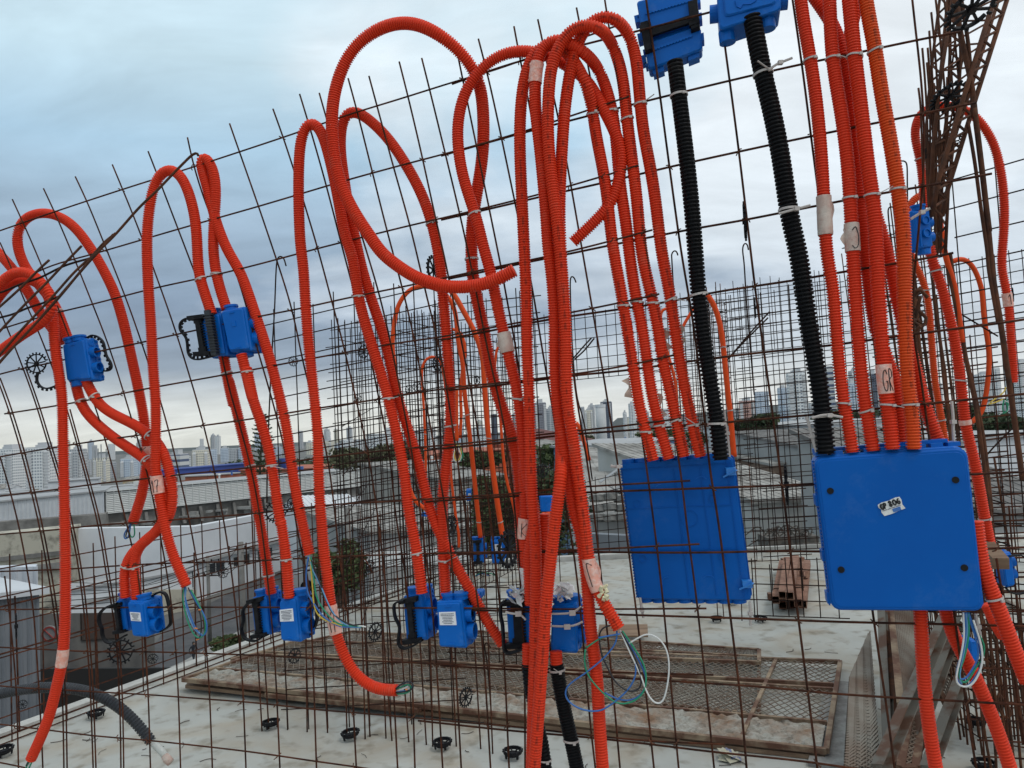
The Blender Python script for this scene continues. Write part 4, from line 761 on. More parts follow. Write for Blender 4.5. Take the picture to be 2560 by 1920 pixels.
tape('arch4', "G 1065,510", .06, 'torn pale tape flap on the fourth right leg of the bunch', TAN, flap=.012, k=1.05, only=True)
tape('arch3', "G 1000,540", .06, 'pale tape tail between the third and fourth right legs of the bunch', TAN, flap=.018, k=1.02, only=True)
tape('behindbunch2', "e 520,430", .10, 'cloudy plastic wrap on the conduit above the clipped box', mat('cloudy_wrap', (.62, .5, .47), .3, col2=(.75, .7, .68), scale=50, bump=.8), k=1.28)
P_ = MB(); c = onw(*px("L 590,515", .1)[0])
for i in range(9): P_.cyl(c + np.array([tr.uniform(-.01, .01), tr.uniform(-.006, .006), tr.uniform(-.016, .016)]), (tr.uniform(-1, 1), tr.uniform(-1, 1), 1), .006, .012, 7, .003)
tag(P_.build('foam_blob', mat('foam', (.75, .70, .45), .8, col2=(.6, .56, .38), scale=50, bump=.6)), 'lump of yellowish foam stuck beside the clear tape of the bunch', 'foam')
for s_, lb_ in (("L 315,525", 'crumpled clear plastic bag stuffed on top of the bound blue box'), ("L 60,530", 'crumpled clear plastic on the clipped box beside the crossing legs')):
    P_ = MB(); c = onw(*px(s_, .0)[0])
    for i in range(34):
        a = c + np.array([tr.uniform(-.03, .03), tr.uniform(-.02, .02), tr.uniform(-.018, .02)]); e1 = np.array([tr.uniform(-1, 1) for _ in range(3)]) * .014; e2 = np.array([tr.uniform(-1, 1) for _ in range(3)]) * .014
        P_.add([a - e1, a + e2, a + e1, a - e2], [(0, 1, 2, 3)])
    tag(P_.build('plastic_wrap', mat('thin_plastic', (.6, .6, .6), .2, col2=(.75, .75, .75), scale=60)), lb_, 'plastic wrap')
def wires(label, lst, pos=onw, r=.0022, name='wire_bundle'):
    b0 = px(lst[0][1], lst[0][2] if len(lst[0]) > 2 else .04)[0]; t = thing(name, pos(*b0), label, 'wires', 'loose electrical wires')
    for it in lst:
        m_, s_ = it[0], it[1]; off = it[2] if len(it) > 2 else .04
        b = MB(); b.tube(smooth(catmull([pos(*k) for k in px(s_, off)], .006), 3), r, 6); b.build('wire', m_, t, True)
    return t
wires('loop of blue and green wires at the free end of the far left arch', [(WBL, "I 1135,1060 1110,1100 1075,1150 1070,1195 1095,1205 1115,1160 1130,1070", -.03), (WGR, "I 1155,1060 1160,1110 1165,1160 1150,1192 1125,1180 1115,1120", -.03), (WDK, "I 1130,1060 1105,1120 1085,1170 1090,1200 1120,1180", -.03)])
wires('green and blue wire loop hanging from the taped arch at left', [(WBL, "J 1600,90 1600,180 1640,330 1700,470 1760,520 1790,440 1760,330 1700,230 1640,130", .02), (WGR, "J 1590,100 1580,200 1610,350 1660,480 1720,540 1770,490 1770,380 1720,250 1650,120", .02), (WDK, "J 1625,100 1680,210 1730,330 1740,450 1725,540 1705,545", .02), (WLB, "J 1610,100 1600,220 1630,350 1690,470 1740,500", .02), (ORC, "J 1695,552 1720,542", .02), (ORC, "J 1715,292 1735,292", .025), (ORC, "J 1680,450 1705,455", .025)], r=.0021)
wires('long blue, green and yellow wires trailing from the open hairpin end to a white plug', [(WBL, "K 340,290 325,400 335,520 380,600 440,680 540,740 660,745"), (WGR, "K 355,290 375,430 390,540 430,620 500,700 570,735 690,742"), (WDK, "K 350,290 400,420 450,560 500,660 590,720 660,742"), (WLB, "K 345,290 370,380 420,480 470,600 520,680 600,740 680,748"), (WYE, "K 350,290 365,470 380,620 430,690 560,740"), (WWH, "K 660,742 690,738 712,745")])
wires('stubby closed loop of blue and green wires in the conduit marked 17', [(WBL, "K 905,1165 960,1160 1010,1150 1022,1120 1000,1098 960,1105 915,1135", .02), (WGR, "K 905,1180 970,1175 1005,1155 1010,1130 985,1115 950,1130 905,1150", .02), (WDK, "K 905,1170 960,1165 1018,1145 1020,1115 990,1095 950,1110 905,1145", .025), (ORC, "K 968,1150 980,1152", .03), (WWH, "K 905,1160 945,1150 985,1130", .02)], r=.0022)
wires('wide tangle of coloured wires spilling from the end of the taped bunch conduit', [(WWH, "L 700,765 760,900 830,1050 880,1180 930,1240 975,1230 1005,1130 1018,1000 1000,890 950,820 880,790 820,815 760,850", .09), (WGR, "L 715,770 790,880 850,980 870,1080 850,1170 780,1230 690,1240 610,1190 540,1120 490,1050 470,970 475,890", .09), (WGR, "L 690,795 640,800 570,820 480,880", .09), (WBL, "L 700,775 780,890 840,1000 870,1090 840,1180 760,1220 680,1210 600,1170", .085), (WBL, "L 680,770 670,850 590,950 480,1040 380,1110 345,1160 360,1220 430,1270 510,1290 590,1280 690,1210 760,1140 800,1060 800,980", .09), (WDK, "L 640,735 590,750 565,800 580,920 620,1010 670,1100 750,1160 820,1150 838,1100 820,1010 770,890 705,775", .09), (WBL, "L 700,790 640,800 560,815", .1)], r=.0021)
wires('green wires poking out of the cut end of the lowest left conduit', [(WGR, "J 280,1560 250,1610 220,1665", .05), (WGR, "J 295,1565 270,1620 245,1675", .05), (WWH, "J 288,1562 262,1615 235,1672", .05), (WDK, "J 275,1560 245,1600 225,1640", .06)], r=.0022)
wires('tall loop of blue, green and white wires hanging under the right box', [(WBL, "M 1275,650 1280,750 1270,880 1235,980 1220,1060 1240,1120 1290,1135 1350,1060 1385,980 1370,850 1330,740 1300,650", .03), (WGR, "M 1300,650 1300,800 1270,950 1235,1050 1260,1110 1290,1100 1340,1020 1395,930 1400,860 1370,800", .03), (WWH, "M 1265,650 1270,800 1250,930 1225,1040 1222,1110 1270,1135 1320,1120 1370,1040 1390,950 1375,840 1330,700", .035), (WDK, "M 1310,650 1350,760 1385,850 1385,930 1360,1000", .03), (WBL, "M 1290,650 1340,800 1365,920 1330,1010 1270,1090 1240,1080", .03), (WLB, "M 1283,650 1290,780 1258,960 1240,1060 1255,1115", .03)], r=.0022)
wires('small coil of yellow and white wires hanging behind the middle arch', [(WYE, "d 200,680 175,760 165,830 190,890 230,850 245,760 215,700"), (WWH, "d 205,690 220,760 245,830 225,890 180,895 155,850 170,760"), (WGR, "d 210,700 250,770 265,830 240,885")], pos=w5, r=.004)
wires('tangle of thin dark and teal wire on the far slab corner', [(WGR, "K 1400,440 1440,400 1500,395 1545,410 1520,440 1450,430"), (WDK, "K 1420,390 1480,420 1540,440 1500,400 1440,385 1400,410"), (WBL, "K 1410,420 1470,400 1530,430 1460,440"), (WDK, "K 1430,370 1450,400 1520,380 1550,410")], pos=lambda x, y, o: at(x, y, 8.2), r=.006)
wires('pale green wires sticking out at the right behind the rusty bars', [(WYE, "H 1540,850 1530,880 1480,920 1440,950"), (WGR, "H 1530,930 1520,980 1530,1020 1555,990 1540,940"), (WGR, "H 1545,930 1560,970 1545,1010 1520,1020"), (WWH, "H 1530,940 1560,950 1550,1010"), (WYE, "H 1430,960 1470,950 1520,930")], pos=lambda x, y, o: at(x, y, 3.2), r=.003)
# ------------------------------------------------------------------ tied rods across the upper left, hooks
def rods(label, lst, pos, r, name='rebar_rod', cat='rod', group='loose reinforcing rods', m=RSD, single=False):
    for i, s in enumerate(lst):
        b = MB(); b.tube(smooth(catmull([pos(*k) for k in px(s, .05)], .01), 2), r, 7); o = b.build(name, m, None, True)
        tag(o, label[i] if isinstance(label, list) else label, cat, group)
rods(['long rusty rod with a hooked top running down past the left edge', 'rod lying alongside the long hooked one', 'thin straight rod rising from the left edge below the skyline loop', 'short rod crossing the tied rods from the left loop', 'shorter rod ending in the sky above the curled loops', 'short brown rod overlapping the top of the tied bundle'],
 ["A 1285,-28 1290,-45 1270,-50 1240,-30 1130,80 1020,195 900,310 740,490 590,640 400,870 240,1050 60,1240 -30,1340", "a 980,90 860,230 760,340 500,640 300,870 120,1060 -30,1230", "a 770,300 640,420 480,600 350,740 200,900 60,1060 -30,1160", "a 705,190 560,340 420,490 240,670 60,860 -30,960", "a 425,312 330,400 160,570 -30,740", "a 1000,80 900,160 820,250 760,320"], lambda x, y, o: onw(x, y, .20), .0036, m=RSB)
rods(['horizontal rod tied under the second mesh bar at upper left', 'horizontal rod passing through the left curled loops'], ["a 780,295 560,360 350,462 200,512 40,580 -30,600", "a 510,625 380,680 240,725 110,780 -30,815"], lambda x, y, o: onw(x, y, .17), .0032)
def w42(x, y, o): return at(x, y, 4.2)
rods(['hooked thin rod standing right of the middle bunch', 'hooked thin rod among the right legs of the bunch', 'hooked thin rod standing between the two thick black conduits', 'hooked thin rod beside the printed conduit', 'lower hooked rod behind the yellowish conduit', 'hooked thin rod standing behind the left mesh near the upright rod', 'hooked rod among the starter bars near the bound boxes'],
 ["G 415,172 402,138 390,130 378,150 380,300 392,600 420,900 470,1100 520,1450", "C 1075,1655 1065,1625 1045,1625 1035,1650 G 1035,10 1050,250 1075,500 1090,640", "C 1532,1620 1525,1585 1510,1572 1497,1595 1495,1630 G 1505,60 1520,300 1545,600 1570,900", "D 855,1045 880,1042 900,1065 903,1200 905,1400 H 905,0 912,200", "D 815,1345 795,1337 780,1350 780,1400 800,1600 H 820,200", "E 195,65 180,15 160,0 140,15 130,100 120,350 105,600 90,900 75,1300 70,1600", "K 1520,880 1505,850 1488,845 1482,870 1500,1000 1520,1250 1535,1560"], w42, .0040, name='hooked_rod')
rods(['pair of crossed short rods tied to the back mesh, upper', 'pair of crossed short rods tied to the back mesh, lower', 'diagonal rod on the back mesh behind the black conduit', 'second diagonal rod on the back mesh behind the black conduit', 'short diagonal rod at the right girder foot', 'diagonal brace rod at the right edge'],
 ["G 515,530 460,590 400,660", "G 533,533 470,610 405,670", "G 1670,360 1560,480 1390,680", "G 1659,400 1500,560 1400,670", "H 1240,370 1390,460 1490,520", "H 1580,1120 1480,1220 1400,1310"], w42, .0045)
# ------------------------------------------------------------------ slab and things lying on it
CON = mat('concrete', (.30, .30, .285), .9, col2=(.40, .395, .375), scale=.9, bump=.15, noise=(.3, .7))
def _slab(t, b):
    tc_ = t.nodes.new('ShaderNodeTexCoord'); lk = b.inputs['Base Color'].links[0].from_socket
    n1 = t.nodes.new('ShaderNodeTexNoise'); n1.inputs['Scale'].default_value = 9; n1.inputs['Detail'].default_value = 8; t.links.new(tc_.outputs['Object'], n1.inputs[0])
    n2 = t.nodes.new('ShaderNodeTexNoise'); n2.inputs['Scale'].default_value = 1.5; n2.inputs['Detail'].default_value = 5; n2.inputs['Distortion'].default_value = 1.5; t.links.new(tc_.outputs['Object'], n2.inputs[0])
    r1 = t.nodes.new('ShaderNodeValToRGB'); r1.color_ramp.elements[0].position = .52; r1.color_ramp.elements[0].color = (1, 1, 1, 1); r1.color_ramp.elements[1].position = .72; r1.color_ramp.elements[1].color = (.55, .50, .43, 1)
    t.links.new(n1.outputs[0], r1.inputs[0])
    r2 = t.nodes.new('ShaderNodeValToRGB'); r2.color_ramp.elements[0].position = .44; r2.color_ramp.elements[0].color = (1, 1, 1, 1); r2.color_ramp.elements[1].position = .66; r2.color_ramp.elements[1].color = (.84, .70, .56, 1)
    t.links.new(n2.outputs[0], r2.inputs[0])
    m1 = t.nodes.new('ShaderNodeMixRGB'); m1.blend_type = 'MULTIPLY'; m1.inputs[0].default_value = .9; t.links.new(lk, m1.inputs[1]); t.links.new(r1.outputs[0], m1.inputs[2])
    m2 = t.nodes.new('ShaderNodeMixRGB'); m2.blend_type = 'MULTIPLY'; m2.inputs[0].default_value = .7; t.links.new(m1.outputs[0], m2.inputs[1]); t.links.new(r2.outputs[0], m2.inputs[2])
    t.links.new(m2.outputs[0], b.inputs['Base Color'])
SLB = mat('slab_concrete', (.33, .335, .31), .88, col2=(.45, .455, .42), scale=1.1, bump=.12, noise=(.3, .7), extra=_slab)
e0 = onz(0, 1845, 0); e1 = onz(596, 1625, 0); ed = e1 - e0; ed /= np.linalg.norm(ed)
far1 = e0 + ed * ((8.9 - e0[1]) / ed[1]); near1 = e0 - ed * 6
b = MB(); A_ = [near1, near1 + [16, 0, 0], np.array([9.0, 8.9, 0]), far1]
b.hull([p + [0, 0, -.22] for p in A_] + [p * [1, 1, 0] for p in A_])
tag(b.build('slab_floor', SLB, None, False, (0, 0, 0)), kind='structure')
pn = np.array([-ed[1], ed[0], 0])
b = MB(); b.bar(near1 + pn * .045 + [0, 0, -.06], far1 + pn * .045 + [0, 0, -.06], .085, .16)
tag(b.build('edge_form', mat('pale_formwork', (.42, .41, .38), .85, col2=(.55, .54, .5), scale=5)), 'long pale formwork board along the left slab edge', 'board')
b = MB(); b.bar(np.array([far1[0], 8.98, -.04]), np.array([9, 8.98, -.04]), .10, .18)
tag(b.build('edge_form', MATS['pale_formwork']), 'pale formwork strip along the far slab edge', 'board')
# facade of our building below the slab
b = MB(); q_ = near1 + [0, 0, -.23]; q2_ = far1 + [0, 0, -.23]; nn = pn * -.06
b.hull([q_ + nn + [0, 0, -14.8], q_ + nn + [16, 0, -14.8], np.array([9, 8.8, -15.03]), q2_ + nn + [0, 0, -14.8], q_ + nn, q_ + nn + [16, 0, 0], np.array([9, 8.8, -.23]), q2_ + nn])
tag(b.build('building_below', mat('dark_facade', (.10, .10, .10), .9, col2=(.16, .155, .15), scale=.6)), 'grey storeys of the tower under construction below the slab', 'building')
# expanded metal frames lying on the slab
STP = mat('scuffed_painted_steel', (.27, .20, .13), .8, col2=(.10, .042, .022), scale=6, noise=(.40, .56), bump=.3)
EXM = mat('expanded_metal', (.22, .20, .165), .75, .0, col2=(.14, .09, .06), scale=3)
SPL = mat('cement_splash', (.34, .33, .29), .95, col2=(.21, .125, .075), scale=5, noise=(.42, .66), bump=1.0, extra=_dust(.9, (.13, .11, .085), 34, .48, .66))
def lattice(t, A, B, C, D, cell=.06, w=.004, nm='expanded_mesh', m=None, zb=0.0):    # A near-left, B near-right, C far-right, D far-left
    A, B, C, D = map(np.asarray, (A, B, C, D)); b = MB(); L1 = np.linalg.norm(B - A); L2 = np.linalg.norm(D - A); nu = max(2, int(L1 / cell)); nv = max(2, int(L2 / (cell * .55)))
    P = lambda u, v: (A * (1 - u) + B * u) * (1 - v) + (D * (1 - u) + C * u) * v
    n = np.cross(B - A, D - A); n /= np.linalg.norm(n)
    for k in range(nu + 1):
        for sg in (0, 1):
            pass
    for j in range(nv):
        for i in range(nu):
            a, c = P((i + .5 * (j % 2)) / nu, j / nv), P((i + .5 + .5 * (j % 2)) / nu, (j + 1) / nv)
            d = P((i + .5 * (j % 2) - .5 + 1) / nu, (j + 1) / nv) if False else None
            u0 = (i + .5 * (j % 2)) / nu
            for du in (-.5, .5):
                u1 = u0 + du / nu
                if u1 < 0 or u1 > 1 or u0 > 1: continue
                a, c = P(u0, j / nv), P(u1, (j + 1) / nv); T = c - a; S = np.cross(T, n); S = S / np.linalg.norm(S) * w / 2; h = n * w * .5
                zz = n * (.003 * ((i + j) % 2) + zb); b.add([a - S - h + zz, a + S - h + zz, a + S + h + zz, a - S + h + zz, c - S - h + zz, c + S - h + zz, c + S + h + zz, c - S + h + zz], [(0, 1, 5, 4), (1, 2, 6, 5), (2, 3, 7, 6), (3, 0, 4, 7)])
    return b.build(nm, m or EXM, t)
def frame(label, A, B, C, D, splits=(), cross=(), splash=None, th=.024, lat=True, cell=.045):
    A, B, C, D = map(np.asarray, (A, B, C, D)); t = thing('mesh_frame', (A + B + C + D) / 4, label, 'metal frame', 'expanded metal frames lying on the slab')
    P = lambda u, v: (A * (1 - u) + B * u) * (1 - v) + (D * (1 - u) + C * u) * v
    for a, c in ((A, B), (B, C), (C, D), (D, A)):
        k = MB(); k.bar(a, c, th, th); k.build('frame_bar', STP, t)
    for v in splits: k = MB(); k.bar(P(0.004, v), P(.996, v), th * .8, th * .9); k.build('frame_bar', STP, t)
    for u in cross: k = MB(); k.bar(P(u, .004), P(u, .996), th * .8, th * .85); k.build('frame_bar', STP, t)
    vs = [0] + list(splits) + [1]
    for i in range(len(vs) - 1):
        if lat is True or (lat and i in lat): lattice(t, P(.004, vs[i] + .01), P(.996, vs[i] + .01), P(.996, vs[i + 1] - .01), P(.004, vs[i + 1] - .01), cell)
    if splash:
        v0, v1 = splash; k = MB(); r_ = random.Random(5); n, m_ = 150, 16; V = []; Fc = []
        for j in range(m_ + 1):
            for i in range(n + 1):
                e = r_.uniform(-.015, .015); V.append(P(.006 + .988 * i / n, v0 + (v1 - v0) * j / m_ + (e if j in (m_,) else 0)) + [0, 0, r_.uniform(-.008, .012)])
        for j in range(m_):
            for i in range(n): a = j * (n + 1) + i; Fc.append((a, a + 1, a + n + 2, a + n + 1))
        k.add(V, Fc); k.build('cement_splash', SPL, t)
    return t
fz = lambda s, z: onz(*px(s)[0][:2], z)
frame('large front expanded metal frame on the slab with a pale cement-splashed near strip', fz("F 395,1468", .085), fz("F 1785,1622", .045), fz("F 1815,1430", .045), fz("F 640,1385", .085), splits=(.25, .62, .68), cross=(.9,), splash=(.015, .235), lat=(1, 3))
frame('second expanded metal frame lying under and behind the splashed one', fz("F 500,1425", .045), fz("F 1640,1545", .02), fz("F 1640,1420", .02), fz("F 760,1365", .045), splits=(.5,), cross=(.33, .66), th=.022)
frame('narrow rusty frame sticking out in front of the splashed one at left', fz("F 575,1502", .05), fz("F 905,1535", .05), fz("F 940,1500", .05), fz("F 600,1478", .05), th=.022, lat=False)
frame('expanded metal frame farthest back under the stack by the blue boxes', fz("F 830,1400", .06), fz("F 1640,1432", .06), fz("F 1640,1405", .06), fz("F 980,1362", .06), splits=(.45,), cross=(.5,), th=.024)
b = MB(); A_ = [fz("F 400,1480", .045), fz("F 1780,1634", .022), fz("F 1790,1622", .022), fz("F 410,1470", .045)]
b.hull([p - [0, 0, .02] for p in A_] + A_); tag(b.build('plank', mat('weathered_board', (.13, .075, .045), .85, col2=(.24, .16, .10), scale=3, stretch=(.3, 4, 4))), 'long weathered brown board edging the stack of frames', 'board')
b = MB(); b.bar(fz("L 560,770", .08), fz("L 880,768", .08), .30, .012); tag(b.build('plank', MATS['weathered_board']), 'short reddish brown board on the frames behind the wire tangle', 'board')
# leaning panels at lower right
def lean(label, cs, m=EXM, rails=True, cell=.035, w=.006):
    P4 = [at(*k[:2], k[2]) for k in cs]; t = thing('leaning_mesh_panel', P4[0], label, 'metal panel', 'expanded metal panels leaning at lower right')
    lattice(t, P4[3], P4[2], P4[1], P4[0], cell, w, m=m)
    if rails:
        for i, j in ((0, 1), (1, 2), (2, 3), (3, 0)): k = MB(); k.bar(P4[i], P4[j], .03, .02); k.build('frame_bar', STP, t)
    return t
def S_(s, t): x, y, _ = px(s)[0]; return (x, y, t)
lean('leftmost leaning panel of dense twisted grey mesh with a slanted top', [S_("M 530,1075", 3.9), S_("M 660,770", 4.6), S_("M 725,1659", 3.0), S_("M 495,1659", 3.0)], cell=.022, w=.008, rails=False)
lean('leaning panel of grey mesh framed between painted steel rails', [S_("M 795,640", 4.4), S_("M 955,640", 4.4), S_("M 960,960", 3.9), S_("M 860,1250", 3.2)], cell=.030, w=.008)
lean('small leaning mesh panel behind the conduit under the right box', [S_("M 1160,850", 4.0), S_("M 1260,1000", 3.9), S_("M 1150,1240", 3.6), S_("M 1080,1090", 3.6)], cell=.03, w=.006)
lean('low leaning mesh panel between the crossed steel channels', [S_("M 930,1250", 3.3), S_("M 1000,1300", 3.3), S_("M 960,1659", 2.9), S_("M 860,1659", 2.9)], cell=.03, w=.006)
CHN = mat('grey_painted_channel', (.13, .12, .10), .8, col2=(.085, .040, .022), scale=5, noise=(.46, .56), bump=.25)
def channel(label, s0, t0, s1, t1, w=.07, m=None):
    a = at(*px(s0)[0][:2], t0); c = at(*px(s1)[0][:2], t1); k = MB(); T = (c - a) / np.linalg.norm(c - a); S = np.cross(T, -_F); S /= np.linalg.norm(S); N_ = np.cross(T, S); l = np.linalg.norm(c - a)
    k.box((a + c) / 2, l, w, .006, (T, S, N_)); 
    for e in (-1, 1): k.box((a + c) / 2 + S * e * (w / 2 + .0005) - N_ * .018 * (1 if N_ @ _F > 0 else -1), l, .006, .04, (T, S, N_))
    tag(k.build('steel_channel', m or CHN), label, 'steel channel', 'steel channels leaning at lower right')
channel('pale upright steel channel between the leaning mesh panels', "M 720,640", 4.3, "M 762,1640", 3.1, .035)
channel('wide brownish steel plate beside the pale upright channel', "M 770,700", 4.35, "M 805,1300", 3.5, .13, RSB)
channel('grey channel sloping from under the right box down to the bottom edge', "M 1130,690", 3.6, "M 690,1680", 2.75, .052)
channel('second parallel grey channel sloping behind the vertical orange conduit', "M 1215,700", 3.8, "M 850,1680", 3.0, .04)
channel('beige steel channel with rust chips sloping under the wire bundle', "M 1225,1090", 3.4, "M 1000,1680", 2.9, .045)
channel('dark brown plate low between the sloping channels', "M 960,1330", 3.35, "M 780,1680", 3.1, .14, RSB)
b = MB(); b.bar(at(*px("M 1350,150")[0][:2], 2.6), at(*px("M 1510,335")[0][:2], 2.35), .045, .035); tag(b.build('timber_strut', MATS['weathered_board']), 'short weathered timber strut right of the right box', 'timber')
b = MB(); b.tube([fz("M 1545,575", .02), fz("M 1640,640", .02)], .016, 8); tag(b.build('pipe', mat('dull_pipe', (.16, .12, .09), .6)), 'short dull pipe lying on the slab at the right', 'pipe')
b = MB(); b.bar(fz("M 520,1110", .01), fz("M 430,1659", .01), .22, .02); tag(b.build('dusty_board', mat('dusty_board', (.33, .33, .31), .9, col2=(.20, .19, .18), scale=14, bump=.2)), 'dusty grey board lying beside the dense leaning mesh', 'board')
# pile of square steel tubes
PNK = mat('red_primer_steel', (.17, .075, .045), .8, col2=(.27, .145, .095), scale=14)
def sqtube(i, s0, s1, z, w=.055):
    a = fz(s0, z); c = fz(s1, z); T = (c - a) / np.linalg.norm(c - a); S = np.cross(T, [0, 0, 1.]); S /= np.linalg.norm(S); l = np.linalg.norm(c - a); U = np.cross(S, T); k = MB()
    for e in (-1, 1):
        k.box((a + c) / 2 + S * e * w / 2, l, .004, w + .004, (T, S, U)); k.box((a + c) / 2 + U * e * w / 2, l, w - .004, .004, (T, S, U))
    return tag(k.build('square_tube', PNK), ['long pinkish square tube on top of the pile, left of centre', 'pinkish square tube lying at the left side of the pile', 'upper square tube crossing the pile steeply', 'square tube at the right side of the pile', 'bottom square tube with its dark open end nearest', 'short square tube crossing under the pile at the left', 'square tube in the middle layer of the pile', 'short cross tube at the far end of the pile', 'short stub standing out at the right of the pile', 'lowest square tube ending right of the nearest one'][i], 'steel tube', 'pile of square steel tubes')
for i, a in enumerate([("M 95,540", "M 125,310", .17), ("M 50,570", "M 95,330", .10), ("M 140,545", "M 180,300", .18), ("M 225,600", "M 255,330", .08), ("M 95,605", "M 110,350", .04), ("M 0,548", "M 130,545", .03), ("M 195,590", "M 215,340", .10), ("M 90,320", "M 230,310", .06), ("M 225,405", "M 250,395", .15), ("M 165,600", "M 190,380", .04)]): sqtube(i, *a)
b = MB(); r_ = random.Random(9)
c0 = at(*px("M 130,210")[0][:2], 9.6)
b.box(c0 + [0, 0, -.05], .62, .4, .34)
for i in range(22):
    a = c0 + [r_.uniform(-.28, .28), r_.uniform(-.18, .18), .1]; b.tube(catmull([a, a + [r_.uniform(-.15, .15), 0, r_.uniform(.05, .15)], a + [r_.uniform(-.3, .3), 0, r_.uniform(-.15, .08)]], .03), .008, 5)
tag(b.build('scrap_heap', mat('dark_scrap', (.06, .06, .055), .8, col2=(.14, .12, .1), scale=12)), 'dark box heaped with tangled scrap beyond the far slab edge', 'scrap')
b = MB(); c0 = fz("L 1410,1590", .01)
for i in range(4): 
    d = np.array([math.cos(i), math.sin(i), 0]) * .05; e = np.array([-d[1], d[0], 0]) * .8; b.add([c0 + d * .5 - e + [0, 0, .01 * i], c0 - d - e * .6, c0 - d + e, c0 + d + e * .8 + [0, 0, .012 + .01 * i]], [(0, 1, 2, 3)])
tag(b.build('crumpled_packet', mat('packet', (.42, .40, .30), .6, col2=(.12, .14, .25), scale=30, noise=(.56, .6))), 'crumpled pale packet on the slab at the bottom', 'litter')
# wire scraps and twigs of debris: countable ones near
r_ = random.Random(21); b = MB()
for i in range(130):
    x, y = r_.uniform(60, 2500), r_.uniform(1560, 1915); p = onz(x, y, .004)
    if (p - e0) @ pn > -.1: continue
    a = r_.uniform(0, 6.28); l = r_.uniform(.01, .045); d = np.array([math.cos(a), math.sin(a), 0]) * l; e = np.array([-d[1], d[0], 0]) * r_.uniform(-.6, .6)
    b.tube(catmull([p - d, p + e, p + d], .012), .0012 + .0012 * r_.random(), 4)
tag(b.build('debris', mat('debris', (.07, .055, .045), .9)), 'scattered tie wire clippings and grit on the concrete slab', 'debris', kind='stuff')
# ------------------------------------------------------------------ spacer wheels
WH = []
def wheel_master():
    t = thing('spacer_wheel', (0, 0, 0), '', 'spacer wheel', 'black plastic spacer wheels')
    k = MB(); k.ring(np.zeros(3), (0, 1, 0), .045, .005, .008, 28, .93)
    for i in range(18):
        a = 2 * math.pi * i / 20; d = np.array([math.cos(a), 0, math.sin(a)]); k.bar(d * .046, d * .056, .005, .006)
    k.build('rim', BLR, t); k = MB(); k.cyl((0, 0, 0), (0, 1, 0), .009, .014, 10); k.build('hub', BLR, t)
    for i in range(9):
        a = 2 * math.pi * i / 9 + .2; d = np.array([math.cos(a), 0, math.sin(a)]); k = MB(); k.bar(d * .008, d * .044, .004, .006); k.build('spoke', BLR, t)
    return t
WM = wheel_master(); first = [True]
def wheel(s, t, R_, yaw, label, pitch=0.0, pos=None):
    p = at(*px(s)[0][:2], t) if pos is None else pos; M4 = Matrix.Translation([float(q) for q in p]) @ Matrix.Rotation(yaw, 4, 'Z') @ Matrix.Rotation(pitch, 4, 'X') @ Matrix.Scale(R_ / .056, 4)
    if first[0]: WM.matrix_world = M4; WM['label'] = label; first[0] = False; return WM
    return copy_tree(WM, M4, label)
for a in [("a 315,1205", 2.45, .036, R(5), 'black spoked wheel overlapping the toothed loop of the upper left box'),
 ("E 242,682", 4.1, .029, R(35), 'spacer wheel on the back bars left of the conduit marked 17'), ("E 698,620", 4.2, .040, R(-25), 'spacer wheel between the two legs left of the middle'), ("E 1175,698", 4.3, .044, R(55), 'spacer wheel tall and narrow by the smallest hairpin'),
 ("E 992,866", 5.5, .036, R(40), 'left one of two small spacer wheels close together'), ("E 1043,847", 5.5, .036, R(20), 'right one of two small spacer wheels close together'), ("E 1432,806", 5.5, .036, R(50), 'small spacer wheel behind the crossing of the middle conduits'), ("E 660,925", 6, .036, R(30), 'faint small spacer wheel left of the middle arch leg'), ("E 1470,870", 6, .030, R(50), 'tiny spacer wheel below the crossing of the middle conduits'),
 ("K 740,352", 4.6, .038, R(50), 'spacer wheel right of the 17 conduit above the slab line'), ("K 773,775", 3.6, .045, R(50), 'spacer wheel in front of the frames beside the white plug'), ("K 250,932", 3.5, .036, R(45), 'spacer wheel under the second pair of boxes'), ("K 1360,1200", 3.2, .042, R(48), 'spacer wheel low in front of the splashed strip'),
 ("K 1268,80", 4.0, .048, R(55), 'spacer wheel beside the thin low conduit'), ("K 1635,240", 3.0, .075, R(55), 'large spacer wheel right of the two small distant boxes'), ("K 1283,240", 4.6, .026, R(40), 'tiny spacer wheel above the white fence line'),
 ("I 1928,1492", 4.0, .030, R(25), 'spacer wheel over the street wall at left'), ("J 1045,650", 2.8, .048, R(12), 'big blurred spacer wheel under the leftmost box'), ("J 1320,715", 4.0, .028, R(20), 'small spacer wheel by the walking person'), ("J 195,1110", 3.2, .020, R(20), 'spacer wheel against the dark pit at far left'), ("N 450,1310", 2.75, .042, R(10), 'large spacer wheel behind the two conduits below the pine'),
 ("N 580,1240", 4.0, .031, R(60), 'spacer wheel turned edgewise right of the large one'), ("N 1655,1040", 4.6, .032, R(60), 'spacer wheel turned edgewise behind the middle arch'), ("S 1862,553", 1.95, .050, R(73), 'spacer wheel seen edge on in the sky right of the black conduit'), ("S 1966,1212", 1.95, .052, R(70), 'spacer wheel seen edge on left of the right box'),
 ("G 1575,335", 2.6, .036, R(72), 'edge-on spacer wheel by the lower black conduit'), ("G 775,468", 3.0, .034, R(83), 'edge-on spacer wheel between the first and second right legs'), ("J 140,435", 3.0, .050, R(123), 'edge-on spacer wheel before the metal-clad shed'), ("f 1295,505", 3.2, .030, R(58), 'spacer wheel at the right edge beside the taped conduit'),
 ("E 1155,90", 2.3, .045, R(65), 'spacer wheel behind the middle arch below the sky loop'), ("d 1180,1000", 4.8, .045, R(30), 'spacer wheel in front of the tree beside the bunch')]:
    wheel(a[0], a[1], a[2], a[3], a[4])
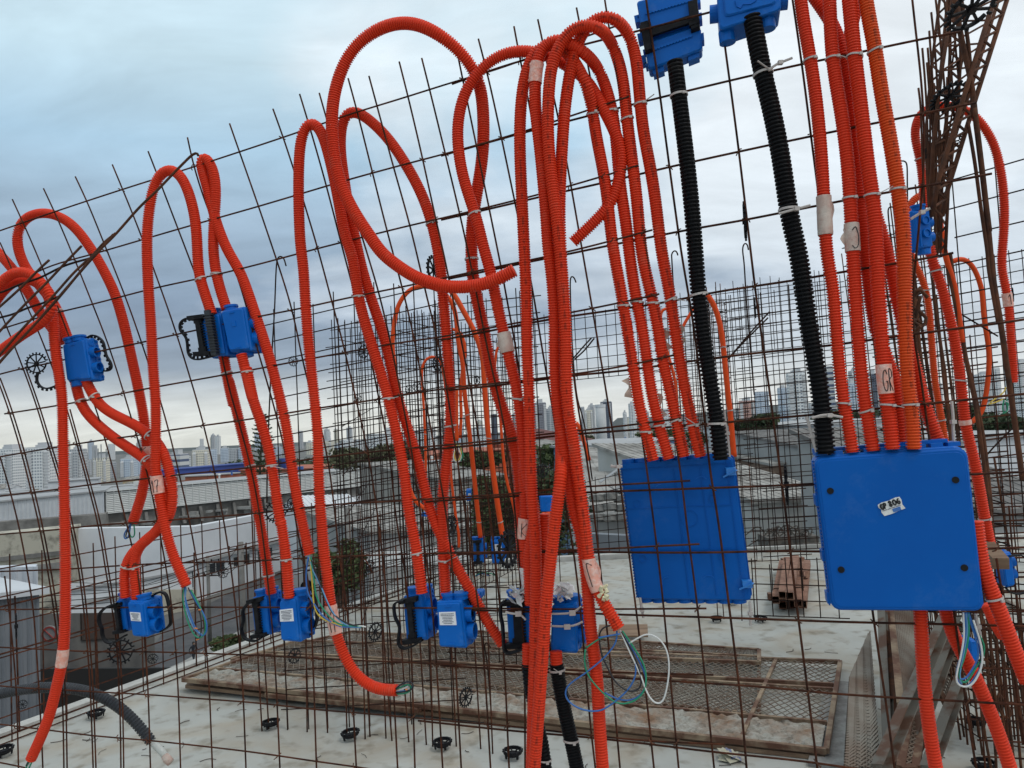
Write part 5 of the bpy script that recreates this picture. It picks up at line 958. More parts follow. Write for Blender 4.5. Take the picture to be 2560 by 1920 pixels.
CM = thing('spacer_wheel', (0, 0, 0), '', 'spacer wheel', 'black wheel chairs on the slab')
k = MB(); k.ring(np.array([0, 0, .010]), (0, 0, 1), .052, .007, .020, 28); k.ring(np.array([0, 0, -.008]), (0, 0, 1), .036, .008, .010, 24)
for i in range(14):
    a_ = 2 * math.pi * i / 14; d_ = np.array([math.cos(a_), math.sin(a_), 0]); k.bar(d_ * .055 + [0, 0, .014], d_ * .062 + [0, 0, .014], .006, .008)
for i in range(4):
    a_ = math.pi / 2 * i + .4; d_ = np.array([math.cos(a_), math.sin(a_), 0]); k.bar(d_ * .05 + [0, 0, .006], d_ * .046 + [0, 0, -.024], .012, .008)
k.build('rim', BLR, CM); k = MB(); k.cyl((0, 0, -.006), (0, 0, 1), .012, .02, 10); k.build('hub', BLR, CM)
for i in range(8):
    a_ = 2 * math.pi * i / 8; d_ = np.array([math.cos(a_), math.sin(a_), 0]); k = MB(); k.bar(d_ * .008 + [0, 0, -.008], d_ * .05 + [0, 0, .006], .007, .007); k.build('spoke', BLR, CM)
cfirst = True
for s, l in (("K 95,1370", 'leftmost black wheel chair lying on the slab'), ("K 612,1440", 'black wheel chair lying on the slab, second from the left'), ("K 1208,1500", 'black wheel chair lying on the slab below the splashed strip'), ("L 5,1560", 'black wheel chair lying beside the foot of the crossing legs'), ("J 830,1190", 'black wheel chair tipped against the slab edge form'), ("L 1325,690", 'black wheel chair on the slab under the left big box'), ("L 1610,690", 'black wheel chair on the slab right of the left big box'), ("L 1425,580", 'black wheel chair farther back under the left big box'), ("M 1345,1360", 'black wheel chair right of the sloping channel'), ("M 1400,1640", 'black wheel chair at the bottom edge near the slanting conduit'), ("J 30,1510", 'black wheel chair in the lower left corner'), ("M 1640,745", 'black wheel chair at the right edge below the bar')):
    p = fz(s, .03); M4 = Matrix.Translation([float(q) for q in p]) @ Matrix.Rotation(rnd.uniform(0, 3), 4, 'Z') @ Matrix.Rotation(rnd.uniform(-.1, .1), 4, 'X') @ Matrix.Scale(.82, 4)
    if cfirst: CM.matrix_world = M4; CM['label'] = l; cfirst = False
    else: copy_tree(CM, M4, l)
def cage(label, base, top, wx, wy, nb, sp, r=.006, hook=0, lean_=(0, 0), wig=.0, group='rebar column cages', extra=0):
    t = thing('column_cage', base, label, 'rebar cage', group); base = np.asarray(base, float); r_ = random.Random(int(base[0] * 99)); n = nb
    per = []
    for i in range(n):
        a = 4 * i / n; s_ = int(a); f = a - s_; per.append([(f, 0), (1, f), (1 - f, 1), (0, 1 - f)][s_])
    H_ = top - base[2]
    for (u, v) in per:
        d = np.array([(u - .5) * wx, (v - .5) * wy, 0]); e = r_.uniform(-.22, .22) - .1; P_ = [base + d, base + d + np.array([lean_[0], lean_[1], H_]) * .5 + [r_.uniform(-wig, wig), 0, 0], base + d + np.array([lean_[0], lean_[1], H_ + e])]
        k = MB(); k.tube(catmull(P_, .1), r, 6); k.build('main_bar', RSB, t, True)
    z = .08
    k = MB()
    while z < H_ - .1:
        f = z / H_; c = base + np.array([lean_[0] * f, lean_[1] * f, z]); q_ = r_.uniform(-.01, .01); k.tube(np.array([c + [-wx / 2 - r, -wy / 2 - r, q_], c + [wx / 2 + r, -wy / 2 - r, -q_], c + [wx / 2 + r, wy / 2 + r, q_], c + [-wx / 2 - r, wy / 2 + r, -q_], c + [-wx / 2 - r, -wy / 2 - r, q_]]), r * .6, 4); z += sp * r_.uniform(.7, 1.3)
    k.build('stirrups', RSD, t); return t
# ------------------------------------------------------------------ meshes behind
def grid(label, C4, sp, r=.004, ext=.0, seg=4, m=None, name='rebar_mesh_panel', jit=.0, spv=None, group='welded mesh panels of the walls behind', parts=False):
    """C4: TL,TR,BR,BL 3-D corners"""
    TL, TR, BR, BL = map(np.asarray, C4); W_ = np.linalg.norm(BR - BL); H_ = np.linalg.norm(TL - BL); nu = max(1, int(W_ / sp)); nv = max(1, int(H_ / (spv or sp))); r_ = random.Random(int(W_ * 100 + H_ * 10))
    P = lambda u, v: (TL * (1 - u) + TR * u) * (1 - v) + (BL * (1 - u) + BR * u) * v
    hb, vb = MB(), MB(); e = ext / H_; ew = ext / W_; t = thing(name, (BL + BR) / 2, label, 'rebar mesh', group); few = nu + nv < 60
    for i in range(nu + 1):
        u = min(1, (i + r_.uniform(-jit, jit)) / nu); vb.tube([P(u, -e * r_.uniform(.3, 1)), P(u + r_.uniform(-jit, jit) * .3 / nu, 1)], r, seg)
        if few: vb.build('vertical_bar', m or RSD, t); vb = MB()
    for j in range(nv + 1):
        v = (j + .15 + r_.uniform(-jit, jit)) / (nv + .15); hb.tube([P(-ew * r_.uniform(0, 1), v) + NAW * r * 2, P(1 + ew * r_.uniform(0, 1), v) + NAW * r * 2], r, seg)
        if few: hb.build('horizontal_bar', m or RSD, t); hb = MB()
    if not few: hb.build('horizontal_bars', m or RSD, t); vb.build('vertical_bars', m or RSD, t)
    return t
def wallpx(s0, y0t, t0, s1, y1t, t1, yb0, yb1):
    return [at(s0, y0t, t0), at(s1, y1t, t1), at(s1, yb1, t1), at(s0, yb0, t0)]
def upright(x0, yt0, x1, yt1, t0, t1, zb=None, yb0=None, yb1=None):     # vertical wall through two top pixels
    a, c = at(x0, yt0, t0), at(x1, yt1, t1)
    if zb is None:
        za = at(x0, yb0, t0)[2]; zc = at(x1, yb1, t1)[2]
    else: za = zc = zb
    return [a, c, np.array([c[0], c[1], za * 0 + zc]), np.array([a[0], a[1], za])]
grid('tall thin mesh standing a few metres back between the 17 conduit and the middle', upright(685, 800, 1085, 705, 4.3, 4.3, 0.0), .105, .0033, .08, jit=.06)
grid('second tall thin mesh a few metres back right of the middle arch', upright(1090, 760, 1330, 735, 5.2, 5.0, 0.0), .11, .0036, .06, jit=.06)
grid('dense far mesh wall between the middle arch and the bunch', upright(830, 822, 1110, 790, 7.0, 8.2, .0), .075, .0040, .10, jit=.05)
grid('side mesh wall receding on the left of the dense far one', upright(845, 830, 925, 850, 5.6, 8.8, .0), .45, .0038, .10, jit=.05, spv=.3)
grid('far mesh wall sloping down to the right in the middle', upright(1000, 795, 1290, 865, 6.4, 9.0, .0), .10, .0040, .12, jit=.05)
grid('mesh band above the window opening right of the bunch', upright(1285, 815, 1640, 765, 9, 9, yb0=965, yb1=930), .115, .0045, .12, jit=.06)
grid('low mesh under the window opening right of the bunch', upright(1285, 1245, 1640, 1160, 9, 9, 0.02), .115, .0045, .02, jit=.05)
grid('near low mesh above the slab edge behind the bunch', upright(1130, 1262, 1330, 1240, 6.5, 6.5, .02), .11, .0036, .05, jit=.05)
grid('full height far mesh wall between the left big box and the right cluster', upright(1845, 740, 2100, 700, 8.9, 8.9, .02), .115, .0048, .14, jit=.05)
grid('dense far mesh band above head height between the black conduits', upright(1700, 745, 2060, 700, 8.0, 8.0, yb0=900, yb1=860), .09, .0036, .12, jit=.1)
grid('full height far mesh wall at the right edge', upright(2330, 690, 2700, 610, 8.0, 7.2, .02), .11, .0050, .14, jit=.06)
grid('nearer mesh at the right edge behind the taped conduit', upright(2380, 440, 2720, 340, 4.2, 3.8, .02), .155, .0038, .16, jit=.03, m=RSD)
grid('low mesh lattice behind the right box edge with rusty bars', upright(2455, 1095, 2700, 1060, 3.6, 3.4, .02), .085, .0036, .05, jit=.05, m=RST)
grid('waist high side mesh following the left slab edge', [e0 - ed * 1.2 + [.14, 0, .98], e0 + ed * 8.2 + [.14, 0, 1.02], e0 + ed * 8.2 + [.14, 0, 0], e0 - ed * 1.2 + [.14, 0, 0]], .16, .0042, .04, jit=.1, spv=.14, m=RST)
grid('second waist high mesh standing outside the left slab edge mesh', [e0 - ed * 1.2 + [.02, 0, .72], e0 + ed * 6.5 + [.02, 0, .86], e0 + ed * 6.5 + [.02, 0, 0], e0 - ed * 1.2 + [.02, 0, 0]], .42, .0055, .04, jit=.12, spv=.2, m=RST)
grid('small mesh offcut standing on the slab under the left big box', upright(1880, 1420, 2090, 1425, 6.0, 5.8, .02), .11, .0045, .10, jit=.1)
grid('small mesh standing left of the tube pile', upright(1922, 1225, 1990, 1220, 6.4, 6.4, .02), .13, .0042, .10, jit=.1)
grid('second dense mesh layer behind the conduits in the middle', upright(900, 800, 1300, 758, 6.2, 6.0, 0.0), .13, .0032, .1, jit=.08)
grid('far mesh wall standing between the last right leg and the column cage', upright(1640, 772, 1850, 742, 8.4, 8.4, .02), .11, .0042, .12, jit=.08)
grid('extra mesh layer doubled over the far wall between the big boxes', upright(1830, 752, 2120, 712, 8.3, 8.2, .02), .15, .0045, .14, jit=.1)
grid('dense rusty mesh low at the right edge behind the box edge conduits', upright(2420, 1300, 2700, 1290, 3.0, 2.9, .02), .07, .0038, .06, jit=.1, m=RST)
grid('rusty mesh standing just behind the small blue box by the girder', upright(2230, 900, 2480, 860, 4.8, 4.6, .02), .10, .0045, .1, jit=.1, m=RST)
cage('thin barred cage filling the gap between the printed conduit and the girder foot', at(2300, 1500, 5.2) * [1, 1, 0], 3.0, .35, .3, 16, .10, .0040, wig=.05, lean_=(-.12, 0))
cage('narrow rusty cage right of the slim conduit running to the slab', at(2420, 1560, 4.2) * [1, 1, 0], 2.7, .18, .25, 12, .075, .0042, wig=.04, lean_=(-.14, 0))
# starter bars standing in the slab, each its own thing
stn = 0
for (x, yb, h, bend) in ((655, 1828, 1.25, 0), (672, 1822, 1.1, 0), (720, 1823, 1.3, 0), (768, 1830, 1.2, 0), (819, 1832, 1.25, 0), (868, 1845, 1.0, 0), (913, 1848, .9, 1), (925, 1842, 1.0, 0), (965, 1846, 1.1, 0), (980, 1852, .8, 0), (1022, 1855, 1.0, 0), (1066, 1862, 1.2, 0), (1082, 1866, .7, 1), (1141, 1866, 1.1, 0), (1202, 1872, 1.2, 0), (1232, 1884, 1.1, 0), (1795, 1545, .9, 0), (1810, 1548, 1.0, 0), (1855, 1552, .7, 0), (1895, 1555, 1.2, 0), (1350, 1560, .8, 0), (1405, 1545, .7, 0)):
    p = onz(x, yb, 0); b = MB(); q_ = rnd.uniform(-.02, .02); P_ = [p, p + [q_, 0, h * .5], p + [q_ * 1.6, .01, h]]
    if bend: P_ += [p + [q_ * 1.6 + .03, .01, h + .02], p + [q_ * 1.6 + .06, .01, h - .05]]
    b.tube(catmull(P_, .04), .0042, 5); stn += 1
    where = 'left of the frames' if x < 700 else 'below the 17 conduit' if x < 950 else 'in the middle of the slab row' if x < 1150 else 'near the crossing legs' if x < 1500 else 'under the left big box'
    tag(b.build('starter_bar', RST, None, True), ('tall ' if h > 1.05 else 'short ') + ('bent ' if bend else 'straight ') + 'starter bar standing in the slab ' + where, 'starter bar', 'starter bars cast into the slab')
cage('dense thin column cage rising behind the lower end of the left thick black conduit', at(1832, 1395, 8.7) * [1, 1, 0], 3.0, .16, .2, 12, .055, .005)
cage('faint far column cage behind the black conduit with spiky tops', at(1745, 1385, 8.8) * [1, 1, 0], 2.7, .25, .2, 10, .06, .0045)
cage('tall column cage standing behind the yellowish printed conduit', at(2330, 1500, 4.5) * [1, 1, 0], 2.5, .20, .24, 14, .085, .0065, lean_=(-.10, 0), wig=.03)
cage('column cage with crossing ties right of the sloping channels', at(2475, 1700, 3.6) * [1, 1, 0], 1.25, .24, .2, 14, .07, .0055, wig=.03, lean_=(-.06, 0))
def rodset(label, name, cat, items, t0, group=None, r=.006, m=RSB, part='bar'):
    t = thing(name, at(*px(items[0][0])[0][:2], t0), label, cat, group)
    for it in items:
        s_, rr, off = it[0], (it[1] if len(it) > 1 else r), (it[2] if len(it) > 2 else 0)
        P_ = smooth(catmull([at(x, y, t0 - off) for x, y, _ in px(s_)], .02), 2) if len(px(s_)) > 2 else np.array([at(x, y, t0 - off) for x, y, _ in px(s_)])
        k = MB(); k.tube(P_, rr, 7); k.build(part, m, t, True)
    return t
zig = []
A1, B1 = [(1110, -20), (1155, -20)], None
def lerp(p, q_, u): return (p[0] + (q_[0] - p[0]) * u, p[1] + (q_[1] - p[1]) * u)
def girder(label, chA, chB, n, t0, r, rz, off=.06):
    t = thing('lattice_girder', at(1920 + chA[-1][0] / 2.592, chA[-1][1] / 2.592, t0), label, 'lattice girder', 'rusty lattice girders at upper right')
    for ch, o_ in ((chA, 0), (chB, off)):
        k = MB(); k.tube([at(1920 + x / 2.592, y / 2.592, t0 - o_) for x, y in ch], r, 7); k.build('chord', RSB, t, True)
    def along(ch, u):
        seg = [math.dist(ch[i], ch[i + 1]) for i in range(len(ch) - 1)]; d = u * sum(seg)
        for i, s_ in enumerate(seg):
            if d <= s_ or i == len(seg) - 1: return lerp(ch[i], ch[i + 1], d / s_)
            d -= s_
    P_ = []
    for i in range(n + 1):
        ch = (chA, chB)[i % 2]; x, y = along(ch, i / n); P_.append(at(1920 + x / 2.592, y / 2.592, t0 - (0 if i % 2 == 0 else off)))
    k = MB(); 
    for a, c in zip(P_[:-1], P_[1:]): k.tube([a, c], rz, 5)
    k.build('zigzag_web', RSB, t); return t
girder('steep lattice girder slanting from the top right corner', [(1555, -20), (1340, 660), (1165, 1230), (1130, 1400)], [(1470, -20), (1275, 610), (1110, 1150), (1060, 1400)], 26, 2.45, .0075, .0045)
girder('inner lattice girder slanting beside the steep one', [(1500, -20), (1300, 620), (1190, 950), (1080, 1330)], [(1190, 60), (1120, 500), (1075, 900), (1040, 1500)], 18, 2.6, .0060, .0035, .10)
girder('upright narrow lattice behind the free bar tips', [(1115, -20), (1070, 350), (1040, 640), (1020, 900), (1060, 1640)], [(1165, -20), (1130, 350), (1095, 700), (1085, 1000), (1110, 1640)], 30, 2.7, .0050, .0040, .08)
girder('upright narrow lattice right of the free bar tips', [(1175, -20), (1180, 350), (1165, 700), (1120, 1200), (1100, 1640)], [(1240, -20), (1250, 350), (1230, 700), (1170, 1200), (1150, 1640)], 28, 2.62, .0055, .0042, .08)
rodset('bundle of loose bars with free tips left of the girders', 'bar_bundle', 'rebar', [("D 975,570 990,700 1000,1000 1030,1659",), ("D 1000,312 1020,560 1035,900 1045,1659",), ("D 1045,200 1065,500 1080,800 1070,1300",), ("D 1058,80 1080,300 1105,700 1110,1100",), ("D 1030,405 1050,700 1050,1200 1060,1659",), ("D 1085,-20 1120,300 1150,700 1140,1200",), ("D 1075,540 1090,900 1085,1659",), ("D 1115,845 1130,1200 1120,1600",), ("D 1035,310 1060,650 1075,1100 1085,1659",), ("D 1100,60 1130,400 1160,800 1165,1250", .003), ("D 1140,-20 1175,300 1200,620 1210,900", .003), ("D 1075,700 1110,1100 1120,1659", .003), ("D 1160,500 1150,900 1110,1500", .003), ("D 1220,200 1160,700 1090,1250", .003), ("D 1280,300 1200,700 1120,1150", .003), ("D 1050,900 1070,1300 1100,1659", .003), ("D 1190,-20 1215,300 1245,600", .0035)], 2.55, r=.0036, m=RSB)
rodset('thick ribbed bars running down the right side from the girder joint', 'bar_bundle', 'rebar', [("D 1205,-20 1260,280 1315,520 1345,760 1375,1000 1410,1300 1445,1659 H 1460,150 1510,450 1560,800 1610,1150 1650,1450", .0085), ("D 1250,-20 1300,300 1320,600 1330,760", .006), ("D 1295,790 1340,1050 1380,1350 1425,1659 H 1425,60 1490,430", .0055), ("D 1340,700 1385,1050 1440,1500", .006, .03)], 2.4, r=.008)
rodset('long rusty bars crossing behind the small blue box down to the slab', 'bar_bundle', 'rebar', [("D 1110,1450 H 1150,0 1200,240 1260,560 1330,850 1400,1200 1450,1659", .0075), ("H 930,-10 950,300 990,650 1020,850 1060,1200", .007), ("H 1060,-10 1080,300 1130,650 1160,900 M 1270,650 1300,1000", .0065), ("H 1180,-10 1230,330 1290,700 1350,1000 1420,1500 M 1500,500 1570,900 1659,1500", .008), ("H 1085,250 1120,600 1150,900 1200,1250", .006), ("H 960,280 975,480 1000,800 1050,1200", .006)], 3.0, r=.007, m=RSB)
rodset('fan of rusty bars curving down to the slab at lower right', 'bar_bundle', 'rebar', [("M 1400,700 1420,1000 1470,1500 1480,1680",), ("M 1440,690 1450,1000 1500,1400 1530,1680",), ("M 1480,700 1490,1050 1560,1680",), ("M 1510,720 1540,1100 1600,1680",), ("M 1420,750 1490,870 1550,1020",), ("M 1390,950 1450,980 1490,1050 1430,1080 1400,1040",), ("M 1500,1170 1480,1230 1540,1350 1580,1300 1500,1180",), ("M 1540,740 1570,900 1640,1659",), ("M 1380,1090 1400,1400 1450,1680",), ("M 1590,780 1620,1000 1690,1500",)], 3.1, r=.0055, m=RSB)
for s_, t_, rr, yw, pt, lb_ in (("g 790,80", 2.3, .080, R(20), R(62), 'big spacer wheel in the lattice girder at the top edge'), ("g 600,840", 2.5, .062, R(15), R(60), 'spacer wheel inside the girder joint'), ("g 480,1280", 2.6, .045, R(30), R(60), 'spacer wheel jammed in the dense part of the girder'), ("g 600,1230", 2.65, .040, R(0), R(55), 'spacer wheel behind the girder below the joint')):
    wheel(s_, t_, rr, yw, lb_, pt)
b = MB(); p0 = at(*px("H 960,330")[0][:2], 2.9)
for i in range(5): b.tube(catmull([p0 + np.array([rnd.uniform(-.05, .05), rnd.uniform(-.04, .04), rnd.uniform(-.1, .1)]) for _ in range(4)], .02), .007, 5)
tag(b.build('wire_tangle', RSB, None, True), 'tangle of bent dark wire at the foot of the girder', 'wire')
# ------------------------------------------------------------------ town beyond and below
GZ = -15.0
def GG(t): return GZ - 30 * min(1, max(0, (t - 140) / 700))
gm = mat('town_ground', (.10, .10, .095), .95, col2=(.17, .165, .15), scale=.03, noise=(.4, .6))
b = MB(); b.add([(x_, y_, z_) for y_, z_ in ((-80, GZ), (140, GZ), (840, GZ - 30), (3700, GZ - 30)) for x_ in (-4700, 4700)], [(0, 1, 3, 2), (2, 3, 5, 4), (4, 5, 7, 6)]); tag(b.build('ground', gm, None, False, (0, 0, 0)), kind='structure')
b = MB(); gz = lambda x, y, z=GZ + .02: onz(x, y, z)
A_ = [gz(60, 1700), gz(300, 1672), gz(760, 1560), gz(700, 1425), gz(600, 1440), gz(400, 1560)]
b.add([gz(330, 1700), gz(560, 1700), gz(860, 1420), gz(790, 1400), gz(640, 1450), gz(420, 1560)], [(0, 1, 2, 3, 4, 5)])
tag(b.build('street', mat('asphalt', (.055, .056, .060), .9, col2=(.085, .085, .088), scale=.5)), kind='structure')
WHT = mat('white_wall', (.66, .68, .70), .85, col2=(.58, .60, .62), scale=.25); CRM = mat('stained_cream_wall', (.46, .43, .35), .9, col2=(.20, .185, .15), scale=.7, noise=(.5, .66)); GRW = mat('grey_wall', (.30, .305, .30), .9, col2=(.38, .38, .37), scale=.4)
DKC = mat('dark_stained_concrete', (.13, .125, .115), .95, col2=(.24, .23, .215), scale=.5, noise=(.4, .62)); RFG = mat('grey_fibre_roof', (.16, .15, .135), .9, col2=(.36, .35, .325), scale=.9, noise=(.38, .62)); RFM = mat('metal_roof', (.30, .305, .31), .7, .0, col2=(.38, .385, .385), scale=.3, noise=(.35,.65))
RED = mat('terracotta', (.42, .13, .07), .85, col2=(.30, .10, .06), scale=.6); MAR = mat('maroon_roof', (.14, .055, .05), .8, col2=(.19, .08, .07), scale=.5); DRK = mat('dark_opening', (.02, .022, .025), .4); BLW = mat('dusty_blue_wall', (.16, .26, .42), .8, col2=(.20, .31, .46), scale=.3)
BLRf = mat('deep_blue_roof', (.03, .06, .25), .6); SAL = mat('salmon_wall', (.50, .25, .20), .85); LVM = mat('pale_louvre', (.64, .65, .63), .6); CLD = mat('ribbed_cladding', (.56, .58, .60), .6, 0, col2=(.48, .50, .52), scale=.4); CLG = mat('grey_ribbed_cladding', (.15, .165, .185), .5, 0, col2=(.20, .215, .235), scale=.3); DGW = mat('dark_street_wall', (.085, .085, .085), .9, col2=(.15, .145, .135), scale=.6)
def bld(name, label, x0, y0, t0, x1, y1, t1, back, wall, roof=None, z0=GZ, gable=0, group='low buildings around the site', wins=(), over=.25, bands=(), ribs=0, cat='building', slope=0):
    a, c = at(x0, y0, t0), at(x1, y1, t1); zt = (a[2] + c[2]) / 2; a2, c2 = a * [1, 1, 0], c * [1, 1, 0]; d = c2 - a2; L_ = np.linalg.norm(d); d /= L_; nb = np.array([-d[1], d[0], 0])
    t = thing(name, (a2 + c2) / 2 + [0, 0, z0], label, cat, group); Z = lambda p, z: p + np.array([0, 0, z])
    w_ = MB(); B0, B1 = a2 + nb * back, c2 + nb * back; za, zc = a[2], c[2]
    w_.hull([Z(a2, z0), Z(c2, z0), Z(B1, z0), Z(B0, z0), Z(a2, za), Z(c2, zc), Z(B1, zc + slope), Z(B0, za + slope)])
    if gable:
        M0, M1 = Z(a2 + nb * back / 2, za + gable), Z(c2 + nb * back / 2, zc + gable); w_.add([Z(a2, za), Z(B0, za), M0], [(0, 1, 2)]); w_.add([Z(c2, zc), Z(B1, zc), M1], [(0, 2, 1)])
    w_.build('wall', wall, t)
    if roof is not None:
        k = MB(); o = over; ea, ec = a2 - d * o, c2 + d * o; eb = .12
        if gable:
            for s0, s1 in ((-1, 0), (0, 1)):
                pa = ea + nb * (back / 2 if s0 == 0 else -o); pb = ea + nb * (back / 2 if s1 == 0 else back + o); qa = pa + (ec - ea); qb = pb + (ec - ea)
                z_a = (gable if s0 == 0 else -o * gable / (back / 2)); z_b = (gable if s1 == 0 else -o * gable / (back / 2))
                k.hull([Z(pa, za + z_a + .01), Z(qa, zc + z_a + .01), Z(qb, zc + z_b + .01), Z(pb, za + z_b + .01), Z(pa, za + z_a + eb), Z(qa, zc + z_a + eb), Z(qb, zc + z_b + eb), Z(pb, za + z_b + eb)])
                n_ = int(L_ / .55) if L_ < 60 else int(L_ / 1.5)
                for i in range(n_):
                    u = (i + .5) / n_; p_ = pa + (qa - pa) * u; r_2 = pb + (qb - pb) * u; zz = za + (zc - za) * u; k.bar(Z(p_, zz + z_a + eb + .03), Z(r_2, zz + z_b + eb + .03), .14, .07)
        else:
            pts = [ea - nb * o, ec - nb * o, c2 + nb * (back + o) + d * o, a2 + nb * (back + o) - d * o]; zz = [za, zc, zc + slope, za + slope]
            k.hull([Z(p, z + .01) for p, z in zip(pts, zz)] + [Z(p, z + .2) for p, z in zip(pts, zz)])
            if slope:
                n_ = int(L_ / .45)
                for i in range(n_):
                    u = (i + .5) / n_; k.bar(Z(pts[0] + (pts[1] - pts[0]) * u, za + (zc - za) * u + .21), Z(pts[3] + (pts[2] - pts[3]) * u, za + (zc - za) * u + slope + .21), .10, .03)
        k.build('roof', roof, t)
    F2 = lambda u, z, o_: a2 + d * L_ * u + np.array([0, 0, za + (zc - za) * u - z]) - nb * o_
    for (u0, z_0, u1, z_1) in wins:
        k = MB(); k.hull([F2(u0, z_1, .02), F2(u1, z_1, .02), F2(u1, z_1, -.02), F2(u0, z_1, -.02), F2(u0, z_0, .02), F2(u1, z_0, .02), F2(u1, z_0, -.02), F2(u0, z_0, -.02)]); wn = k.build('window', DRK, t)
        k = MB()
        for m_ in (u0, (u0 + u1) / 2, u1): k.bar(F2(m_, z_0, .04), F2(m_, z_1, .04), .07, .05)
        for z_ in (z_0, z_1): k.bar(F2(u0, z_, .05), F2(u1, z_, .05), .07, .08)
        k.build('frame', LVM, wn)
    for (u0, z_0, u1, z_1, o_, m_) in bands:
        k = MB(); k.hull([F2(u0, z_1, o_), F2(u1, z_1, o_), F2(u1, z_1, -.01), F2(u0, z_1, -.01), F2(u0, z_0, o_), F2(u1, z_0, o_), F2(u1, z_0, -.01), F2(u0, z_0, -.01)]); k.build('band', m_, t)
    if ribs:
        k = MB(); n_ = int(L_ / ribs); hh = za - z0
        for i in range(n_ + 1): k.bar(F2(i / n_, 0, .02), F2(i / n_, min(hh, ribs * 30), .02), ribs * .35, .08)
        k.build('ribs', wall, t)
    return t, F2, L_
# long louvred hall
t, F2, L_ = bld('warehouse', 'long pale hall with rows of louvres and a stained concrete band, crossing the left half', 262, 1230, 95, 1165, 1150, 140, 5, DKC, RFM, over=.4)
for i in range(11):
    z_ = .1 + i * .225; k = MB(); k.hull([F2(0, z_ + .15, .40), F2(1, z_ + .15, .40), F2(1, z_ + .13, .12), F2(0, z_ + .13, .12), F2(0, z_, .34), F2(1, z_, .34), F2(1, z_ - .03, .12), F2(0, z_ - .03, .12)]); k.build('louvre', LVM, t)
k = MB()
for i in range(int(L_ / .9) + 1): u = i * .9 / L_; k.bar(F2(u, -.05, .46), F2(u, 2.5, .46), .10, .05)
k.bar(F2(0, -.1, .45), F2(1, -.1, .45), .3, .12); k.bar(F2(0, 2.6, .45), F2(1, 2.6, .45), .35, .1); k.build('louvre_frame', LVM, t)
r_ = random.Random(4); DUC = mat('duct_metal', (.36, .36, .34), .6, col2=(.20, .19, .18), scale=1)
for i in range(34): k = MB(); u = r_.random(); k.box(F2(u, 4.2 + r_.uniform(-.5, .8), .9), r_.uniform(.6, 2.6), .8, r_.uniform(.2, .6)); k.build('duct', DUC, t)
for u in [i / 26 for i in range(27)]: k = MB(); k.bar(F2(u, 3.0, .2), F2(u, 5.0, .75), .4, .4); k.build('bracket', DKC, t)
bld('warehouse', 'white ribbed metal parapet building at the left edge over a dark ledge', -120, 1268, 88, 258, 1229, 94, 8, CLD, RFM, z0=-8.6, ribs=.45, bands=())
bld('ledge_block', 'stained concrete ledge under the ribbed parapet at the left', -160, 1318, 86, 262, 1285, 92, 3, DKC, None)
bld('hall', 'pale flat-roofed hall behind the louvred one at left', -200, 1250, 120, 345, 1214, 140, 4, WHT, RFM)
bld('office_block', 'bluish white office roofs with dark window strips behind the hall at left', 120, 1206, 170, 245, 1198, 174, 8, WHT, RFM, bands=((0, 2.6, 1, 3.4, .05, DRK),))
bld('white_building', 'plain white blank-walled building at left, face towards the camera', 176, 1322, 78, 487, 1316, 80, 1, WHT, None, wins=((.68, 4.4, .98, 6.3),))
bld('white_building', 'white building with a dark strip of windows receding right from the blank one', 488, 1316, 80, 905, 1238, 118, 1, WHT, None, bands=((.0, 3.5, 1, 3.8, .5, GRW),), wins=((.04, 4.2, .12, 5.3), (.16, 4.2, .24, 5.3), (.28, 4.2, .36, 5.3), (.45, 4.2, .53, 5.3), (.62, 4.2, .68, 5.3)))
bld('cream_building', 'old cream building with black mould stains at the left edge', -100, 1345, 74, 176, 1318, 76, 3, CRM, None, bands=((0, 2.2, 1, 2.6, .25, DKC), (0, 3.3, 1, 4.0, .35, DKC)))
bld('white_building', 'lower white annex with a grey band below the blank wall', 178, 1478, 70, 480, 1428, 76, 3, WHT, RFM, bands=((.1, 1.0, .7, 1.3, .25, GRW),))
bld('metal_shed', 'big shed clad in grey ribbed metal at the lower left', -160, 1515, 21, 92, 1487, 23, 9, CLG, CLD, ribs=.22)
bld('metal_shed', 'white ribbed metal fence wall above the grey shed at left', -100, 1423, 27, 89, 1416, 28, .6, mat('white_cladding', (.55, .58, .62), .5), None, z0=-4.9, ribs=.32)
bld('wall', 'long grey street wall topped with wire at left', 96, 1535, 30, 385, 1530, 36, .5, DGW, None, cat='wall', bands=((.32, 0, .62, 1.1, .08, mat('brown_gate', (.055, .040, .034), .8)),))
bld('pit_block', 'near-black block standing in for the shaded pit below the street wall', 95, 1672, 26, 474, 1670, 33, 1.0, mat('pit_shade', (.012, .012, .012), .9), None, cat='building')  # solid block; the pit's shade is put into its near-black colour
bld('wall', 'pale retaining wall running up the street behind the walking person', 395, 1470, 88, 668, 1418, 125, .6, DGW, None, cat='wall', bands=((0, -.02, 1, 1.2, .06, WHT),))
bld('wall', 'beige low wall with fence by the utility poles', 345, 1476, 72, 492, 1474, 76, .4, CRM, None, cat='wall')
bld('white_house', 'white gabled house behind the thin meshes left of the middle', 777, 1275, 84, 905, 1270, 88, 7, WHT, WHT, gable=1.3)
bld('grey_building', 'low grey building with gate bars in the middle distance', 925, 1335, 40, 1190, 1320, 44, 10, GRW, RFG, wins=((.1, 2.2, .35, 3.2),), slope=.6)
bld('grey_building', 'beige grey house with a sloping slab roof behind the middle arch', 1118, 1205, 58, 1262, 1192, 62, 12, mat('taupe_wall', (.30, .28, .25), .9, col2=(.36, .34, .31), scale=.4), RFG, slope=1.2)
bld('grey_building', 'light grey tall wall between the middle arch and small blue boxes', 1120, 1300, 45, 1250, 1296, 45, 9, mat('pale_grey_wall', (.34, .36, .37), .9), RFG)
